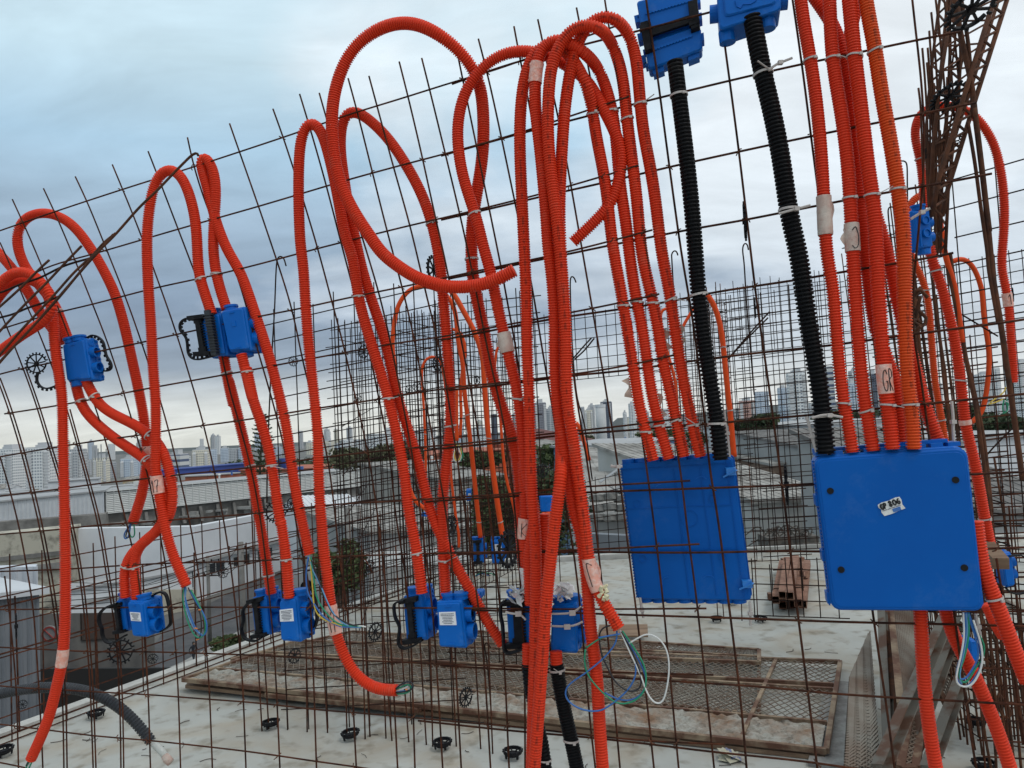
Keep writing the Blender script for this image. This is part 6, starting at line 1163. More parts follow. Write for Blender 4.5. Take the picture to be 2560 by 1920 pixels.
bld('grey_building', 'plastered wall with flaking paint left of the back meshes', 920, 1420, 34, 1200, 1400, 36, 5, GRW, None)
bld('warehouse', 'long blue-roofed warehouse under the left skyline', 400, 1178, 160, 615, 1160, 170, 6, BLRf, BLRf)
bld('warehouse', 'warehouse with an orange wall behind the louvred hall', 520, 1190, 150, 618, 1182, 165, 15, RED, RFM)
bld('warehouse', 'orange tiled roof row right of the pine tree', 810, 1172, 140, 900, 1160, 150, 20, RED, RED)
bld('warehouse', 'long terracotta roof beyond the trees in the middle', 1060, 1142, 150, 1330, 1118, 170, 22, RED, RED)
bld('warehouse', 'red-roofed sheds seen between the crossing legs', 1352, 1112, 160, 1420, 1106, 165, 16, RED, RED)
bld('blue_building', 'light blue flat building above the left big box', 1577, 1117, 62, 1692, 1098, 66, 9, BLW, RFM, wins=((.10, .9, .55, 1.7), (.62, .9, .9, 1.7)))
bld('white_house', 'small white house with round dark window and broken roof sheets', 1540, 1132, 60, 1577, 1128, 61, 6, WHT, RFG, wins=((.35, .7, .65, 1.3),))
bld('shed', 'maroon-roofed shed left of the small white house', 1465, 1122, 92, 1532, 1112, 96, 12, GRW, MAR, slope=2.2)
bld('shed', 'dark grey-roofed shed below the maroon one', 1455, 1150, 70, 1545, 1140, 74, 9, GRW, RFG, slope=1.6)
bld('shed', 'grey-roofed shed with pale gable wall beside the left big box', 1470, 1190, 48, 1560, 1195, 48, 9, mat('pale_grey_wall', (.34, .36, .37), .9), RFG, slope=1.4)
bld('warehouse', 'big corrugated asbestos-roofed warehouse with a white stained wall between the two big boxes', 1880, 1258, 34, 2110, 1252, 36, 14, mat('dirty_white_wall', (.42, .42, .39), .9, col2=(.52, .52, .50), scale=.35), RFG, slope=2.4)
bld('warehouse', 'low ribbed pale roof seen left under the big box', 1480, 1300, 36, 1640, 1300, 36, 9, GRW, mat('pale_tile_roof', (.36, .35, .33), .9, col2=(.28, .27, .25), scale=.8), slope=1.5)
bld('wall', 'long grey boundary wall just under the slab horizon in the middle', 1480, 1335, 30, 1580, 1340, 30, .5, mat('bluish_grey_wall', (.15, .17, .19), .8), None, cat='wall')
bld('white_building', 'white building with long lit side at the right behind the right box', 2040, 1065, 80, 2330, 1045, 86, 20, WHT, RFM)
bld('white_building', 'pale flat building at the right edge behind the rusty bars', 2400, 1105, 55, 2700, 1080, 60, 14, WHT, RFM)
bld('white_building', 'white storage building beside the far tree line at right', 1990, 1070, 90, 2060, 1064, 92, 12, WHT, RFM)
bld('shed', 'dark corrugated roof at the right edge below the white building', 2440, 1290, 24, 2700, 1275, 25, 9, GRW, mat('dark_corrugated', (.11, .105, .10), .9, col2=(.20, .19, .18), scale=1.2), slope=2.6)
bld('shed', 'dark flat roof right behind the top of the right box', 2100, 1140, 50, 2300, 1130, 52, 12, GRW, mat('dark_corrugated', (.11, .105, .10), .9), slope=1.5)
bld('brick_building', 'brown brick block with a grey roof between the boxes', 1930, 1165, 55, 2010, 1160, 56, 8, mat('brown_brick', (.22, .15, .11), .9, col2=(.28, .20, .15), scale=2), RFG, slope=.8)
# scattered low roofs
r_ = random.Random(12); nlow = 0; rows = ((640, 1300, 170, 620, 22), (1300, 2600, 95, 620, 84), (-200, 700, 260, 700, 22))
cols_w = [WHT, GRW, CRM, GRW, WHT, SAL, mat('ochre_wall', (.42, .33, .2), .85)]; cols_r = [RFG, RFG, RFM, MAR, RED, RFG, RFM]
kinds = {id(RFG): 'grey fibre roof', id(RFM): 'pale metal roof', id(MAR): 'maroon roof', id(RED): 'terracotta roof'}
for (xa, xb, ta, tb, n_) in rows:
    for i in range(n_):
        t_ = ta + (tb - ta) * ((i + r_.random()) / n_) ** 1.3; x = r_.uniform(xa, xb); w_px = r_.uniform(9, 20) * FPX / t_; h = r_.uniform(4.2, 8.5); hor = 1060 - .0489 * (x - 1280); y = hor + (EYE - (GG(t_) + h)) * FPX / t_
        rf = r_.choice(cols_r); wl = r_.choice(cols_w); dt = r_.uniform(-4, 6)
        y2 = (1060 - .0489 * (x + w_px - 1280)) + (EYE - (GG(t_) + h)) * FPX / (t_ + dt)
        nlow += 1; bld('low_building', 'small building under a ' + kinds[id(rf)] + ' among the distant roofs', x, y, t_, x + w_px, y2, t_ + dt, r_.uniform(8, 16), wl, rf, gable=r_.choice((0, 1.3, 1.8)), group='distant roofs with ' + kinds[id(rf)] + 's', over=.3, z0=GG(t_) - 1)
# towers
def towermat(name, wallc, winc, fh=3.0, ww=2.6, fx=.55, fy=.5):
    def ex(t, b):
        tc_ = t.nodes.new('ShaderNodeTexCoord'); sp = t.nodes.new('ShaderNodeSeparateXYZ'); t.links.new(tc_.outputs['Object'], sp.inputs[0])
        def mm(op, a, c=None):
            n = t.nodes.new('ShaderNodeMath'); n.operation = op
            for i, q in enumerate((a, c)):
                if q is None: continue
                if isinstance(q, (int, float)): n.inputs[i].default_value = q
                else: t.links.new(q, n.inputs[i])
            return n.outputs[0]
        h_ = mm('FRACT', mm('DIVIDE', mm('ADD', mm('ADD', sp.outputs[0], sp.outputs[1]), 500), ww)); v_ = mm('FRACT', mm('DIVIDE', mm('ADD', sp.outputs[2], 300), fh))
        on = mm('MULTIPLY', mm('LESS_THAN', h_, fx), mm('LESS_THAN', v_, fy)); mx_ = t.nodes.new('ShaderNodeMixRGB'); t.links.new(on, mx_.inputs[0]); mx_.inputs[1].default_value = (*wallc, 1); mx_.inputs[2].default_value = (*winc, 1)
        t.links.new(mx_.outputs[0], b.inputs['Base Color'])
    return mat(name, wallc, .7, extra=ex)
TMs = {'w': towermat('tower_white', (.76, .77, .76), (.24, .27, .31)), 'g': towermat('tower_grey', (.52, .53, .54), (.17, .19, .22)), 'b': towermat('tower_blue', (.56, .63, .70), (.18, .23, .32)), 'c': towermat('tower_cream', (.74, .70, .58), (.27, .27, .27)),
 'd': towermat('tower_dark', (.11, .13, .17), (.05, .06, .09), 3, 2, .6, .6), 's': towermat('tower_stripe', (.60, .61, .60), (.09, .12, .2), 6, 3, 1.1, .42), 'p': towermat('tower_salmon', (.62, .36, .29), (.22, .16, .16)), 'k': towermat('tower_gridded', (.23, .23, .26), (.07, .075, .09), 3, 2.2, .5, .5)}
CW = {'w': 'white', 'g': 'grey', 'b': 'pale blue', 'c': 'cream', 'd': 'dark blue', 's': 'banded white', 'p': 'salmon', 'k': 'dark gridded'}
def tower(kind, x0, x1, yt, t0, label, balc=0, core=1, yb=None, yaw=.12):
    t0 *= 2.5; GZ = GG(t0) - 8
    a, c = at(x0, yt, t0), at(x1, yt, t0); w_ = abs(c[0] - a[0]); zt = (a[2] + c[2]) / 2; cx = (a[0] + c[0]) / 2; cy = a[1] + w_ * .45
    t = thing('tower_block', (cx, cy, GZ), label, 'apartment tower', 'towers on the skyline'); cs, sn = math.cos(yaw), math.sin(yaw); ax = (np.array([cs, sn, 0]), np.array([-sn, cs, 0]), np.array([0, 0, 1.]))
    H_ = zt - GZ; k = MB(); C_ = np.array([cx, cy, 0]); dp = w_ * .8
    k.box(C_ + [0, 0, GZ + H_ / 2], w_, dp, H_, ax); k.box(C_ + ax[0] * w_ * .03 + [0, 0, GZ + H_ / 2 - 1], w_ * .4, dp + 3, H_ - 2.5, ax); k.build('wall', TMs[kind], t)
    k = MB(); k.box(C_ + [0, 0, zt + .5], w_ * .94, dp * .94, 1.0, ax)
    if core: k.box(C_ + ax[0] * w_ * .05 + [0, 0, zt + 3], w_ * .36, dp * .5, 4.5, ax); k.box(C_ - ax[0] * w_ * .2 + [0, 0, zt + 1.8], w_ * .16, dp * .3, 2.4, ax)
    k.build('roof', mat('roof_plant', (.50, .51, .52), .8), t)
    if balc:
        for e in (-1, 1):
            k = MB(); z = GZ + 4; k.box(C_ + ax[0] * e * w_ * .36 - ax[1] * (dp / 2 + .1) + [0, 0, (z + zt - 2) / 2], w_ * .18, .3, zt - 2 - z, ax)
            while z < zt - 2: k.box(C_ + ax[0] * e * w_ * .36 - ax[1] * (dp / 2 + .9) + [0, 0, z], w_ * .22, 1.6, 1.1, ax); z += 3.0
            k.build('balcony_stack', mat('balcony_white', (.72, .72, .72), .8), t)
for i, a in enumerate([('w', -30, 46, 1124, 330, 1, 'leftmost white tower cut by the left edge'), ('w', 62, 124, 1120, 300, 1, 'tall white balconied tower behind the longest left conduit'), ('g', 120, 148, 1140, 420, 0, 'grey tower just left of the longest conduit'), ('g', 170, 203, 1125, 330, 1, 'grey tower right of the longest left conduit'),
 ('g', 205, 222, 1152, 480, 0, 'small grey tower between bars at left'), ('c', 231, 262, 1145, 380, 1, 'cream tower with antenna mast at left'), ('g', 262, 282, 1157, 420, 0, 'brownish grey slab tower beside the cream one'), ('b', 299, 332, 1148, 420, 1, 'pale blue stepped tower at left'), ('b', 332, 360, 1152, 450, 0, 'pale blue tower touching the leftmost arch leg'),
 ('s', 413, 456, 1138, 300, 0, 'low block with horizontal dark bands right of the arch'), ('w', 456, 472, 1142, 420, 0, 'narrow white tower beside the banded block'), ('c', 477, 515, 1126, 380, 1, 'cream tower with antenna plinth in open sky at left'), ('b', 518, 538, 1124, 520, 0, 'slim blue-grey tower right of the cream one'), ('b', 549, 568, 1121, 600, 0, 'first of three blue-grey towers before the pine'), ('g', 571, 592, 1122, 560, 0, 'second of three blue-grey towers before the pine'), ('b', 595, 612, 1120, 560, 0, 'third blue-grey tower touching the pine'),
 ('g', 560, 567, 1122, 900, 0, 'thin far tower behind the first blue-grey one'), ('b', 681, 700, 1118, 700, 0, 'pale tower just right of the pine'), ('g', 702, 712, 1124, 800, 0, 'low far tower right of the pine'), ('c', 765, 779, 1107, 700, 0, 'small cream tower in open sky'), ('c', 808, 830, 1103, 650, 1, 'cream tower right of the 17 conduit'), ('b', 832, 852, 1112, 800, 0, 'faint blue tower behind the thin mesh'), ('w', 853, 880, 1100, 600, 0, 'whitish tower behind the thin mesh'), ('w', 884, 905, 1104, 700, 0, 'low white tower behind the dense mesh'),
 ('w', 918, 975, 1086, 420, 0, 'wide white slab block behind the dense mesh'), ('w', 980, 1030, 1092, 460, 0, 'second wide white slab block behind the dense mesh'), ('w', 1035, 1083, 1076, 420, 1, 'third wide white block left of the middle arch leg'), ('w', 1175, 1215, 1072, 500, 0, 'pale block behind the back conduits'), ('d', 1228, 1241, 1036, 600, 0, 'dark narrow tower behind the back conduits'), ('g', 1281, 1293, 1036, 650, 0, 'grey narrow tower left of the bunch'),
 ('k', 1335, 1364, 1008, 380, 1, 'dark gridded tower between the bunch legs'), ('g', 1366, 1386, 1023, 420, 0, 'grey tower beside the dark gridded one'), ('g', 1452, 1461, 1018, 600, 0, 'thin pale tower right of the bunch'), ('c', 1462, 1482, 1026, 520, 1, 'cream cluster tower right of the bunch'), ('g', 1471, 1487, 1014, 650, 1, 'stepped grey tower behind the white water tower'), ('d', 1503, 1530, 1005, 520, 1, 'dark blue tower, the darkest on the skyline'), ('w', 1558, 1566, 1032, 600, 1, 'little white tower on the wooded rise'), ('w', 1573, 1586, 1010, 620, 0, 'tall white narrow tower left of the first right leg'), ('w', 1651, 1672, 1023, 560, 0, 'white tower between the taped right legs'), ('g', 1610, 1622, 1030, 640, 0, 'pale tower between the first two right legs'), ('w', 1676, 1700, 1040, 600, 0, 'low white tower between the last right legs'),
 ('p', 1852, 1890, 1002, 420, 1, 'salmon pink block with a brown rooftop beside the cage'), ('b', 1892, 1922, 980, 520, 0, 'pale blue block on the hill'), ('b', 1948, 1970, 970, 560, 0, 'light blue tower on the dark hill'), ('b', 1958, 1988, 1010, 330, 0, 'white low office block below the tall white tower'), ('w', 1975, 2019, 932, 300, 2, 'tall white tower with brown crown left of the right black conduit'), ('s', 2062, 2085, 918, 300, 0, 'tall tower with dark vertical strips right of the black conduit'),
 ('b', 2118, 2143, 958, 360, 0, 'pale blue tower between the first two right conduits'), ('g', 2128, 2150, 928, 400, 1, 'grey balconied tower between the first two right conduits'), ('d', 2172, 2198, 935, 330, 1, 'dark sided tower with white balconies beside the GR conduit'), ('w', 2200, 2214, 960, 420, 0, 'narrow tower slice beside the GR conduit'), ('w', 2448, 2480, 936, 500, 1, 'pale tower right of the far drooping loop'), ('w', 2482, 2500, 920, 560, 0, 'thin pale tower near the right rusty bar'), ('w', 2535, 2590, 905, 460, 1, 'pale tower at the right edge'), ('w', 2335, 2356, 960, 520, 0, 'white tower behind the girder foot')]):
    tower(a[0], a[1], a[2], a[3], a[4], a[6], balc=a[5], core=a[5] or i % 2, yaw=rnd.uniform(-.3, .35))
# hazy skyline fill: distant small towers
for i in range(70):
    x = rnd.uniform(0, 2560); t_ = rnd.uniform(800, 1220); hor = 1060 - .0489 * (x - 1280); tower(rnd.choice('wgbgc'), x, x + rnd.uniform(6, 15), hor - rnd.uniform(-4, 12), t_, 'small faint tower far off on the skyline', 0, rnd.randint(0, 1), yaw=rnd.uniform(-.4, .4))
# white water tower
b = MB(); c = at(1503, 1060, 110); zt = at(1503, 1018, 110)[2]; r0 = 26 / 2 / FPX * 110; t = thing('water_tower', c * [1, 1, 0] + [0, 0, GZ], 'white cylindrical water tower right of the bunch', 'water tower')
b.tube([c * [1, 1, 0] + [0, 0, z] for z in (GZ, zt - 3, zt)], r0, 28, True, [r0 * .95, r0, r0]); b.build('shaft', mat('white_render', (.56, .57, .57), .85, col2=(.47, .48, .48), scale=.5), t, True)
k = MB(); k.cyl(c * [1, 1, 0] + [0, 0, zt + .2], (0, 0, 1), r0 * 1.04, .4, 28); k.build('rim', WHT, t)
# hills, far woods
FOL = [mat('foliage_dark', (.030, .048, .022), .9, col2=(.055, .075, .030), scale=1.5), mat('foliage_mid', (.050, .075, .028), .9, col2=(.085, .11, .040), scale=1.5), mat('foliage_olive', (.065, .070, .035), .9, col2=(.10, .10, .05), scale=1.5)]
b = MB(); V = []; n = 140; r_ = random.Random(8); xs = np.linspace(-2600, 2800, n)
for i, x in enumerate(xs):
    h = -30 if x < 350 else 2 + 4 * math.sin(x / 420 + .5) + 3 * math.sin(x / 130) + r_.uniform(-2, 2) + (26 if 500 < x < 1500 else 0) * max(0, math.sin((x - 500) / 1000 * math.pi)) 
    V += [(x * 1.3, 3200, GZ - 35), (x * 1.3, 3400, h * 1.05), (x * 1.3, 3650, GZ - 35)]
Fc = []
for i in range(n - 1): Fc += [(3 * i, 3 * i + 3, 3 * i + 4, 3 * i + 1), (3 * i + 1, 3 * i + 4, 3 * i + 5, 3 * i + 2)]
b.add(V, Fc); tag(b.build('hills', mat('wooded_hill', (.05, .062, .06), .95, col2=(.075, .085, .08), scale=.01), None, True, (0, 0, 0)), kind='structure')
def leaves(mb, c, rad, n, sz, r_, flat=.7):
    V = np.empty((n * 4, 3)); d = np.array([[r_.gauss(0, 1) for _ in range(3)] for _ in range(n)]); d /= np.linalg.norm(d, axis=1)[:, None]; rr = np.array([r_.random() ** .38 for _ in range(n)])[:, None]; P = np.asarray(c) + d * rr * np.asarray(rad)
    for i in range(n):
        a = np.array([r_.gauss(0, 1), r_.gauss(0, 1), r_.gauss(0, flat)]); a /= np.linalg.norm(a) + 1e-9; e = np.cross(a, [r_.gauss(0, 1), r_.gauss(0, 1), r_.gauss(0, 1)]); e /= np.linalg.norm(e) + 1e-9; s_ = sz * r_.uniform(.6, 1.4); p = P[i]
        V[4 * i:4 * i + 4] = (p - a * s_, p + e * s_ * .5, p + a * s_, p - e * s_ * .5)
    mb.add(V, [(4 * i, 4 * i + 1, 4 * i + 2, 4 * i + 3) for i in range(n)])
def woods(label, x0, x1, ta, tb, n, h0, h1, seed):
    b = MB(); r_ = random.Random(seed)
    for i in range(n):
        x = r_.uniform(x0, x1); t_ = r_.uniform(ta, tb); p = at(x, 1060, t_) * [1, 1, 0]; h = r_.uniform(h0, h1); w_ = h * r_.uniform(.5, .8); leaves(b, p + [0, 0, GG(t_) + h * .6], (w_, w_, h * .42), 110, h * .11, r_)
    tag(b.build('tree_mass', [FOL[seed % 3]]), label, 'trees', kind='stuff')
woods('dark belt of trees below the left skyline', 560, 1120, 420, 700, 150, 11, 18, 3)
woods('belt of trees behind the water tower', 1380, 1760, 300, 600, 90, 9, 14, 6)
woods('belt of trees under the hill at right', 1700, 2560, 300, 650, 170, 10, 18, 9)
def tree(label, x, yt, yb, wpx, t0, m, n=1500, sz=.16, trunk=True, clumps=12, seed=1):
    top = at(x, yt, t0); bot = at(x, yb, t0); h = top[2] - bot[2]; w_ = wpx / FPX * t0 / 2; base = np.array([bot[0], bot[1], GZ]); t = thing('tree', base, label, 'tree', 'trees near the site'); r_ = random.Random(seed)
    cz = bot[2] + h / 2; k = MB(); k.tube(catmull([base, base + [.2, 0, (cz - GZ) * .5], [base[0], base[1], cz + h * .2]], .6), .3, 8, True, None); cl = []
    for i in range(clumps):
        a = r_.uniform(0, 6.28); q_ = r_.random() ** .5; c = np.array([base[0] + math.cos(a) * w_ * q_ * .75, base[1] + math.sin(a) * w_ * q_ * .75, cz + r_.uniform(-.38, .40) * h * (1 - .4 * q_)]); cl.append(c); k.tube([[base[0], base[1], cz - h * .35], c], .07, 5)
    k.build('trunk', mat('bark', (.08, .06, .045), .9), t); b = MB()
    for c in cl: leaves(b, c, (w_ * .42, w_ * .42, h * .20), n // clumps, sz, r_)
    b.build('crown', m, t); return t
tree('spreading olive-green tree behind the dense mesh left of the middle', 905, 1112, 1175, 190, 95, FOL[2], 3200, .26, seed=2, clumps=22)
tree('second olive tree crown behind the dense mesh', 1000, 1100, 1172, 130, 98, FOL[2], 2200, .26, seed=3, clumps=16)
tree('dark green tree with terracotta roofs behind, between back conduits', 1205, 1125, 1175, 130, 75, FOL[1], 2600, .2, seed=4, clumps=18)
tree('tree filling the gap between the crossing legs at roof height', 1390, 1098, 1165, 120, 70, FOL[1], 2400, .2, seed=5, clumps=16)
tree('tall bushy tree standing behind the small blue box between the legs', 1375, 1150, 1430, 200, 26, FOL[0], 6500, .10, seed=6, clumps=30)
tree('leafy tree behind the two small distant blue boxes', 1252, 1180, 1400, 160, 27, FOL[1], 5200, .10, seed=7, clumps=26)
tree('palm-like dark bush beside the street left of the middle', 850, 1350, 1500, 140, 30, FOL[1], 3400, .12, seed=8, clumps=18)
tree('broad dark tree crown below the hill left of the tall white tower', 1900, 1032, 1082, 150, 85, FOL[0], 2600, .3, seed=9, clumps=18)
tree('flat dark tree crown at the right behind the drooping loop', 2500, 1030, 1090, 150, 80, FOL[0], 2600, .25, seed=10, clumps=18)
tree('small light green tree beside the maroon-roofed shed', 1553, 1100, 1128, 22, 90, FOL[1], 700, .2, seed=11, clumps=8)
tree('tree crown at the right edge beyond the pale building', 2400, 1010, 1060, 120, 110, FOL[0], 2200, .3, seed=13, clumps=16)
tree('bush hanging over the street kerb', 560, 1590, 1625, 90, 44, FOL[1], 900, .14, seed=14, clumps=10)
tree('dark trees under the tall towers between the first right conduits', 2120, 1022, 1068, 170, 130, FOL[0], 2400, .32, seed=21, clumps=20)
tree('low green crown among the roofs right of the water tower', 1640, 1072, 1100, 110, 120, FOL[1], 1800, .28, seed=22, clumps=16)
tree('low dark crown left of the water tower beyond the roofs', 1440, 1085, 1125, 90, 110, FOL[2], 1800, .26, seed=23, clumps=14)
tree('green crown behind the blue building', 1760, 1075, 1115, 100, 100, FOL[1], 1800, .26, seed=24, clumps=14)
# Norfolk pine
x, t0 = 655, 120; top = at(657, 1030, t0); base = np.array([at(650, 1160, t0)[0], top[1], GZ]); t = thing('pine_tree', base, 'dark conical pine with layered branches breaking the left skyline', 'tree'); H_ = top[2] - GZ
k = MB(); k.tube([base, base + [0, 0, H_ * .5], top], .3, 8, True, [.35, .22, .05]); k.build('trunk', MATS['bark'], t); b = MB(); r_ = random.Random(2); z = top[2] - .5
while z > -7:
    f = (top[2] - z) / (top[2] + 7); L2 = .4 + 3.1 * f ** .75; nn_ = 9; a0 = r_.uniform(0, 1); c = base * [1, 1, 0] + (top - base) * [1, 1, 0] * ((z - GZ) / H_) + [0, 0, z]
    for i in range(nn_):
        a = a0 + 6.283 * i / nn_ + r_.uniform(-.2, .2); l = L2 * r_.uniform(.7, 1.1)
        for s_ in np.linspace(.15, 1, int(4 + l * 4)):
            p = c + np.array([math.cos(a) * l * s_, math.sin(a) * l * s_, .25 * s_ * s_ * l - .05]); leaves(b, p, (.14, .14, .07), 5, .13, r_)
    z -= .55 + .35 * f
b.build('crown', FOL[0], t)
# utility poles, masts
def pole(label, x, yt, yb, t0, w_=.13, arm=True, z0=GZ):
    p = at(x, yt, t0); t = thing('utility_pole', p * [1, 1, 0] + [0, 0, z0], label, 'utility pole', 'utility poles'); k = MB(); k.tube([p * [1, 1, 0] + [0, 0, z0], p], w_, 10, True, [w_ * 1.3, w_]); k.build('shaft', DKC, t, True)
    if arm:
        for dz in (.5, 1.6): k = MB(); k.bar(p + [-1, 0, -dz], p + [1, 0, -dz], .09, .09); [k.cyl(p + [dx, 0, -dz + .14], (0, 0, 1), .06, .18, 8) for dx in (-.9, -.3, .3, .9)]; k.build('crossarm', RSD, t)
    return p
p1 = pole('concrete utility pole beside the walking person', 519, 1390, 1620, 63); p2 = pole('thick utility pole left of the second box pair', 602, 1355, 1600, 58, .2); p3 = pole('dark pole in front of the white gabled house', 868, 1270, 1390, 40, .15, False)
for i, (a, c) in enumerate(((p1, p2), (p2, p3), (p1, at(60, 1470, 40)), (p1, at(190, 1440, 60)))):
    for j in range(3):
        q0, q1 = a + [.3 * j - .3, 0, -.5 - .3 * j], c + [.3 * j - .3, 0, -.5 - .3 * j]; mid = (q0 + q1) / 2 - [0, 0, .8]; k = MB(); k.tube(catmull([q0, mid, q1], 1.0), .022, 4)
        tag(k.build('power_line', BLK), ['uppermost', 'middle', 'lowest'][j] + ' power line ' + ['between the two utility poles', 'running right from the thick pole', 'running left from the pole by the person to the shed', 'running left from the pole by the person to the roofs'][i], 'power line', 'power lines over the street')
def mast(label, x, yt, yb, t0):
    a = at(x, yt, t0); zb = at(x, yb, t0)[2] - 14; k = MB(); h = a[2] - zb; w_ = h * .07
    for sx in (-1, 1):
        for sy in (-1, 1): k.bar([a[0] + sx * w_, a[1] + sy * w_, zb], [a[0] + sx * .2, a[1] + sy * .2, a[2]], .22)
    for i in range(9):
        f = i / 9; w1 = w_ * (1 - f) + .2 * f; w2 = w_ * (1 - f - .1) + .2 * (f + .1); z1 = zb + h * f; z2 = zb + h * (f + 1 / 9)
        for s_ in (-1, 1): k.bar([a[0] - s_ * w1, a[1] - w1, z1], [a[0] + s_ * w2, a[1] - w2, z2], .16)
    for f in (.6, .75, .9): k.bar([a[0] - 4 * (1.2 - f) - 1, a[1], zb + h * f], [a[0] + 4 * (1.2 - f) + 1, a[1], zb + h * f], .2)
    tag(k.build('pylon', mat('galvanised', (.25, .27, .28), .6)), label, 'pylon')
mast('pale lattice power pylon behind the middle arch', 1105, 1043, 1105, 330); mast('thin lattice pylon behind the back conduits', 1160, 1040, 1100, 360)
b = MB(); c = at(253, 1136, 380)
for dx, h in ((-3, 2.2), (0, 5), (2.5, 2.6), (-1.5, 3)): b.bar(c + [dx, 0, -3], c + [dx, 0, h], .35)
tag(b.build('antenna_cluster', MATS.get('galvanised')), 'cluster of antennas on the cream tower at left', 'antenna')
# person walking
def person():
    base = gz(484, 1664, GZ + .1); hgt = 1.72; t = bpy.data.meshes.new('person')
    J = {'pel': (0, 0, .93), 'spi': (0, 0, 1.15), 'che': (.02, 0, 1.36), 'nec': (.03, 0, 1.50), 'hea': (.05, 0, 1.58), 'top': (.06, 0, 1.72), 'sL': (.02, -.19, 1.42), 'sR': (.02, .19, 1.42), 'eL': (-.12, -.25, 1.16), 'hL': (-.02, -.26, .93), 'eR': (.14, .25, 1.17), 'hR': (.34, .22, 1.10),
      'pL': (0, -.09, .90), 'pR': (0, .09, .90), 'kL': (.16, -.10, .50), 'aL': (.22, -.10, .08), 'tL': (.38, -.10, .03), 'kR': (-.06, .10, .48), 'aR': (-.34, .10, .12), 'tR': (-.24, .10, .02), 'fL': (.03, -.26, .85), 'fR': (.41, .21, 1.07)}
    Rr = {'pel': .13, 'spi': .125, 'che': .15, 'nec': .06, 'hea': .095, 'top': .085, 'sL': .07, 'sR': .07, 'eL': .045, 'eR': .045, 'hL': .032, 'hR': .032, 'pL': .095, 'pR': .095, 'kL': .062, 'kR': .062, 'aL': .042, 'aR': .042, 'tL': .035, 'tR': .035, 'fL': .02, 'fR': .02}
    E = [('pel', 'spi'), ('spi', 'che'), ('che', 'nec'), ('nec', 'hea'), ('hea', 'top'), ('che', 'sL'), ('che', 'sR'), ('sL', 'eL'), ('eL', 'hL'), ('hL', 'fL'), ('sR', 'eR'), ('eR', 'hR'), ('hR', 'fR'), ('pel', 'pL'), ('pel', 'pR'), ('pL', 'kL'), ('kL', 'aL'), ('aL', 'tL'), ('pR', 'kR'), ('kR', 'aR'), ('aR', 'tR')]
    ks = list(J); t.from_pydata([J[k] for k in ks], [(ks.index(a), ks.index(c)) for a, c in E], []); o = bpy.data.objects.new('person', t); COL.objects.link(o); o.location = base
    sk = o.modifiers.new('skin', 'SKIN'); 
    for i, k in enumerate(ks): t.skin_vertices[0].data[i].radius = (Rr[k] * .8, Rr[k] * .8) 
    t.skin_vertices[0].data[0].use_root = True; ss = o.modifiers.new('sub', 'SUBSURF'); ss.levels = 1; ss.render_levels = 1
    t.materials.append(mat('dark_clothes', (.022, .026, .035), .9)); o.rotation_euler[2] = -.5
    tag(o, 'person in dark clothes walking along the pavement beside the street', 'person')
    b = MB(); h = base + np.array([.045, 0, 1.63]); b.add(*ball(h, (.098, .092, .10))); k = b.build('hair', mat('dark_hair', (.01, .008, .007), .8)); k.parent = o; k.matrix_parent_inverse = Matrix.Rotation(0, 4, 'Z'); k.location = (.045, 0, 1.55)
    b = MB(); b.add(*ball(base, (.075, .07, .09))); k = b.build('face', mat('skin', (.30, .17, .11), .6)); k.parent = o; k.location = (.085, 0, 1.50)
def ball(c, r, n=10, m=7):
    V = []; Fc = []
    for j in range(m + 1):
        for i in range(n): a = 2 * math.pi * i / n; e = math.pi * j / m; V.append((c[0] + r[0] * math.sin(e) * math.cos(a), c[1] + r[1] * math.sin(e) * math.sin(a), c[2] + r[2] * math.cos(e)))
    for j in range(m):
        for i in range(n): Fc.append((j * n + i, (j + 1) * n + i, (j + 1) * n + (i + 1) % n, j * n + (i + 1) % n))
    return V, Fc
person()
b = MB(); A_ = [gz(370, 1690, GZ + .1), gz(500, 1690, GZ + .1), gz(640, 1585, GZ + .1), gz(600, 1575, GZ + .1), gz(455, 1655, GZ + .1)]; b.add(A_ + [p - [0, 0, .2] for p in A_], [(0, 1, 2, 3, 4), (9, 8, 7, 6, 5)] + [(i, 5 + i, 5 + (i + 1) % 5, (i + 1) % 5) for i in range(5)])
tag(b.build('pavement', mat('pavement', (.27, .265, .25), .9)), kind='structure')
# round no parking sign
c = at(124, 1585, 29.5); t = thing('road_sign', c, 'small round red-rimmed sign on the grey wall at left', 'sign'); k = MB(); k.cyl(c, (0, 1, 0), .32, .03, 20); k.build('plate', mat('sign_grey', (.3, .3, .3), .7), t); k = MB(); k.ring(c - [0, .03, 0], (0, 1, 0), .26, .06, .02, 20); k.bar(c + [-.18, -.03, .18], c + [.18, -.03, -.18], .06, .02); k.build('red_ring', mat('sign_red', (.35, .06, .05), .6), t)
# parked car glimpsed through the meshes
t = thing('parked_car', at(855, 1490, 37), 'pale parked car glimpsed through the meshes left of the middle', 'car'); c = at(850, 1455, 37); k = MB()
pr = [(-2.1, 0), (-2.1, .5), (-1.4, .75), (-.8, 1.25), (.7, 1.28), (1.4, .8), (2.1, .65), (2.15, 0)]; V = [c + [x, s_ * .8, z] for s_ in (-1, 1) for x, z in pr]; n = len(pr); k.add(V, [list(range(n))[::-1], [n + i for i in range(n)]] + [(i, (i + 1) % n, n + (i + 1) % n, n + i) for i in range(n)]); k.build('body', mat('silver_paint', (.45, .46, .47), .3, .5), t)
k = MB(); k.box(c + [-.05, -.82, 1.0], 1.5, .03, .38); k.build('side_window', DRK, t)
for dx in (-1.35, 1.35): k = MB(); k.cyl(c + [dx, -.8, 0], (0, 1, 0), .32, .2, 16); k.build('wheel', BLK, t)
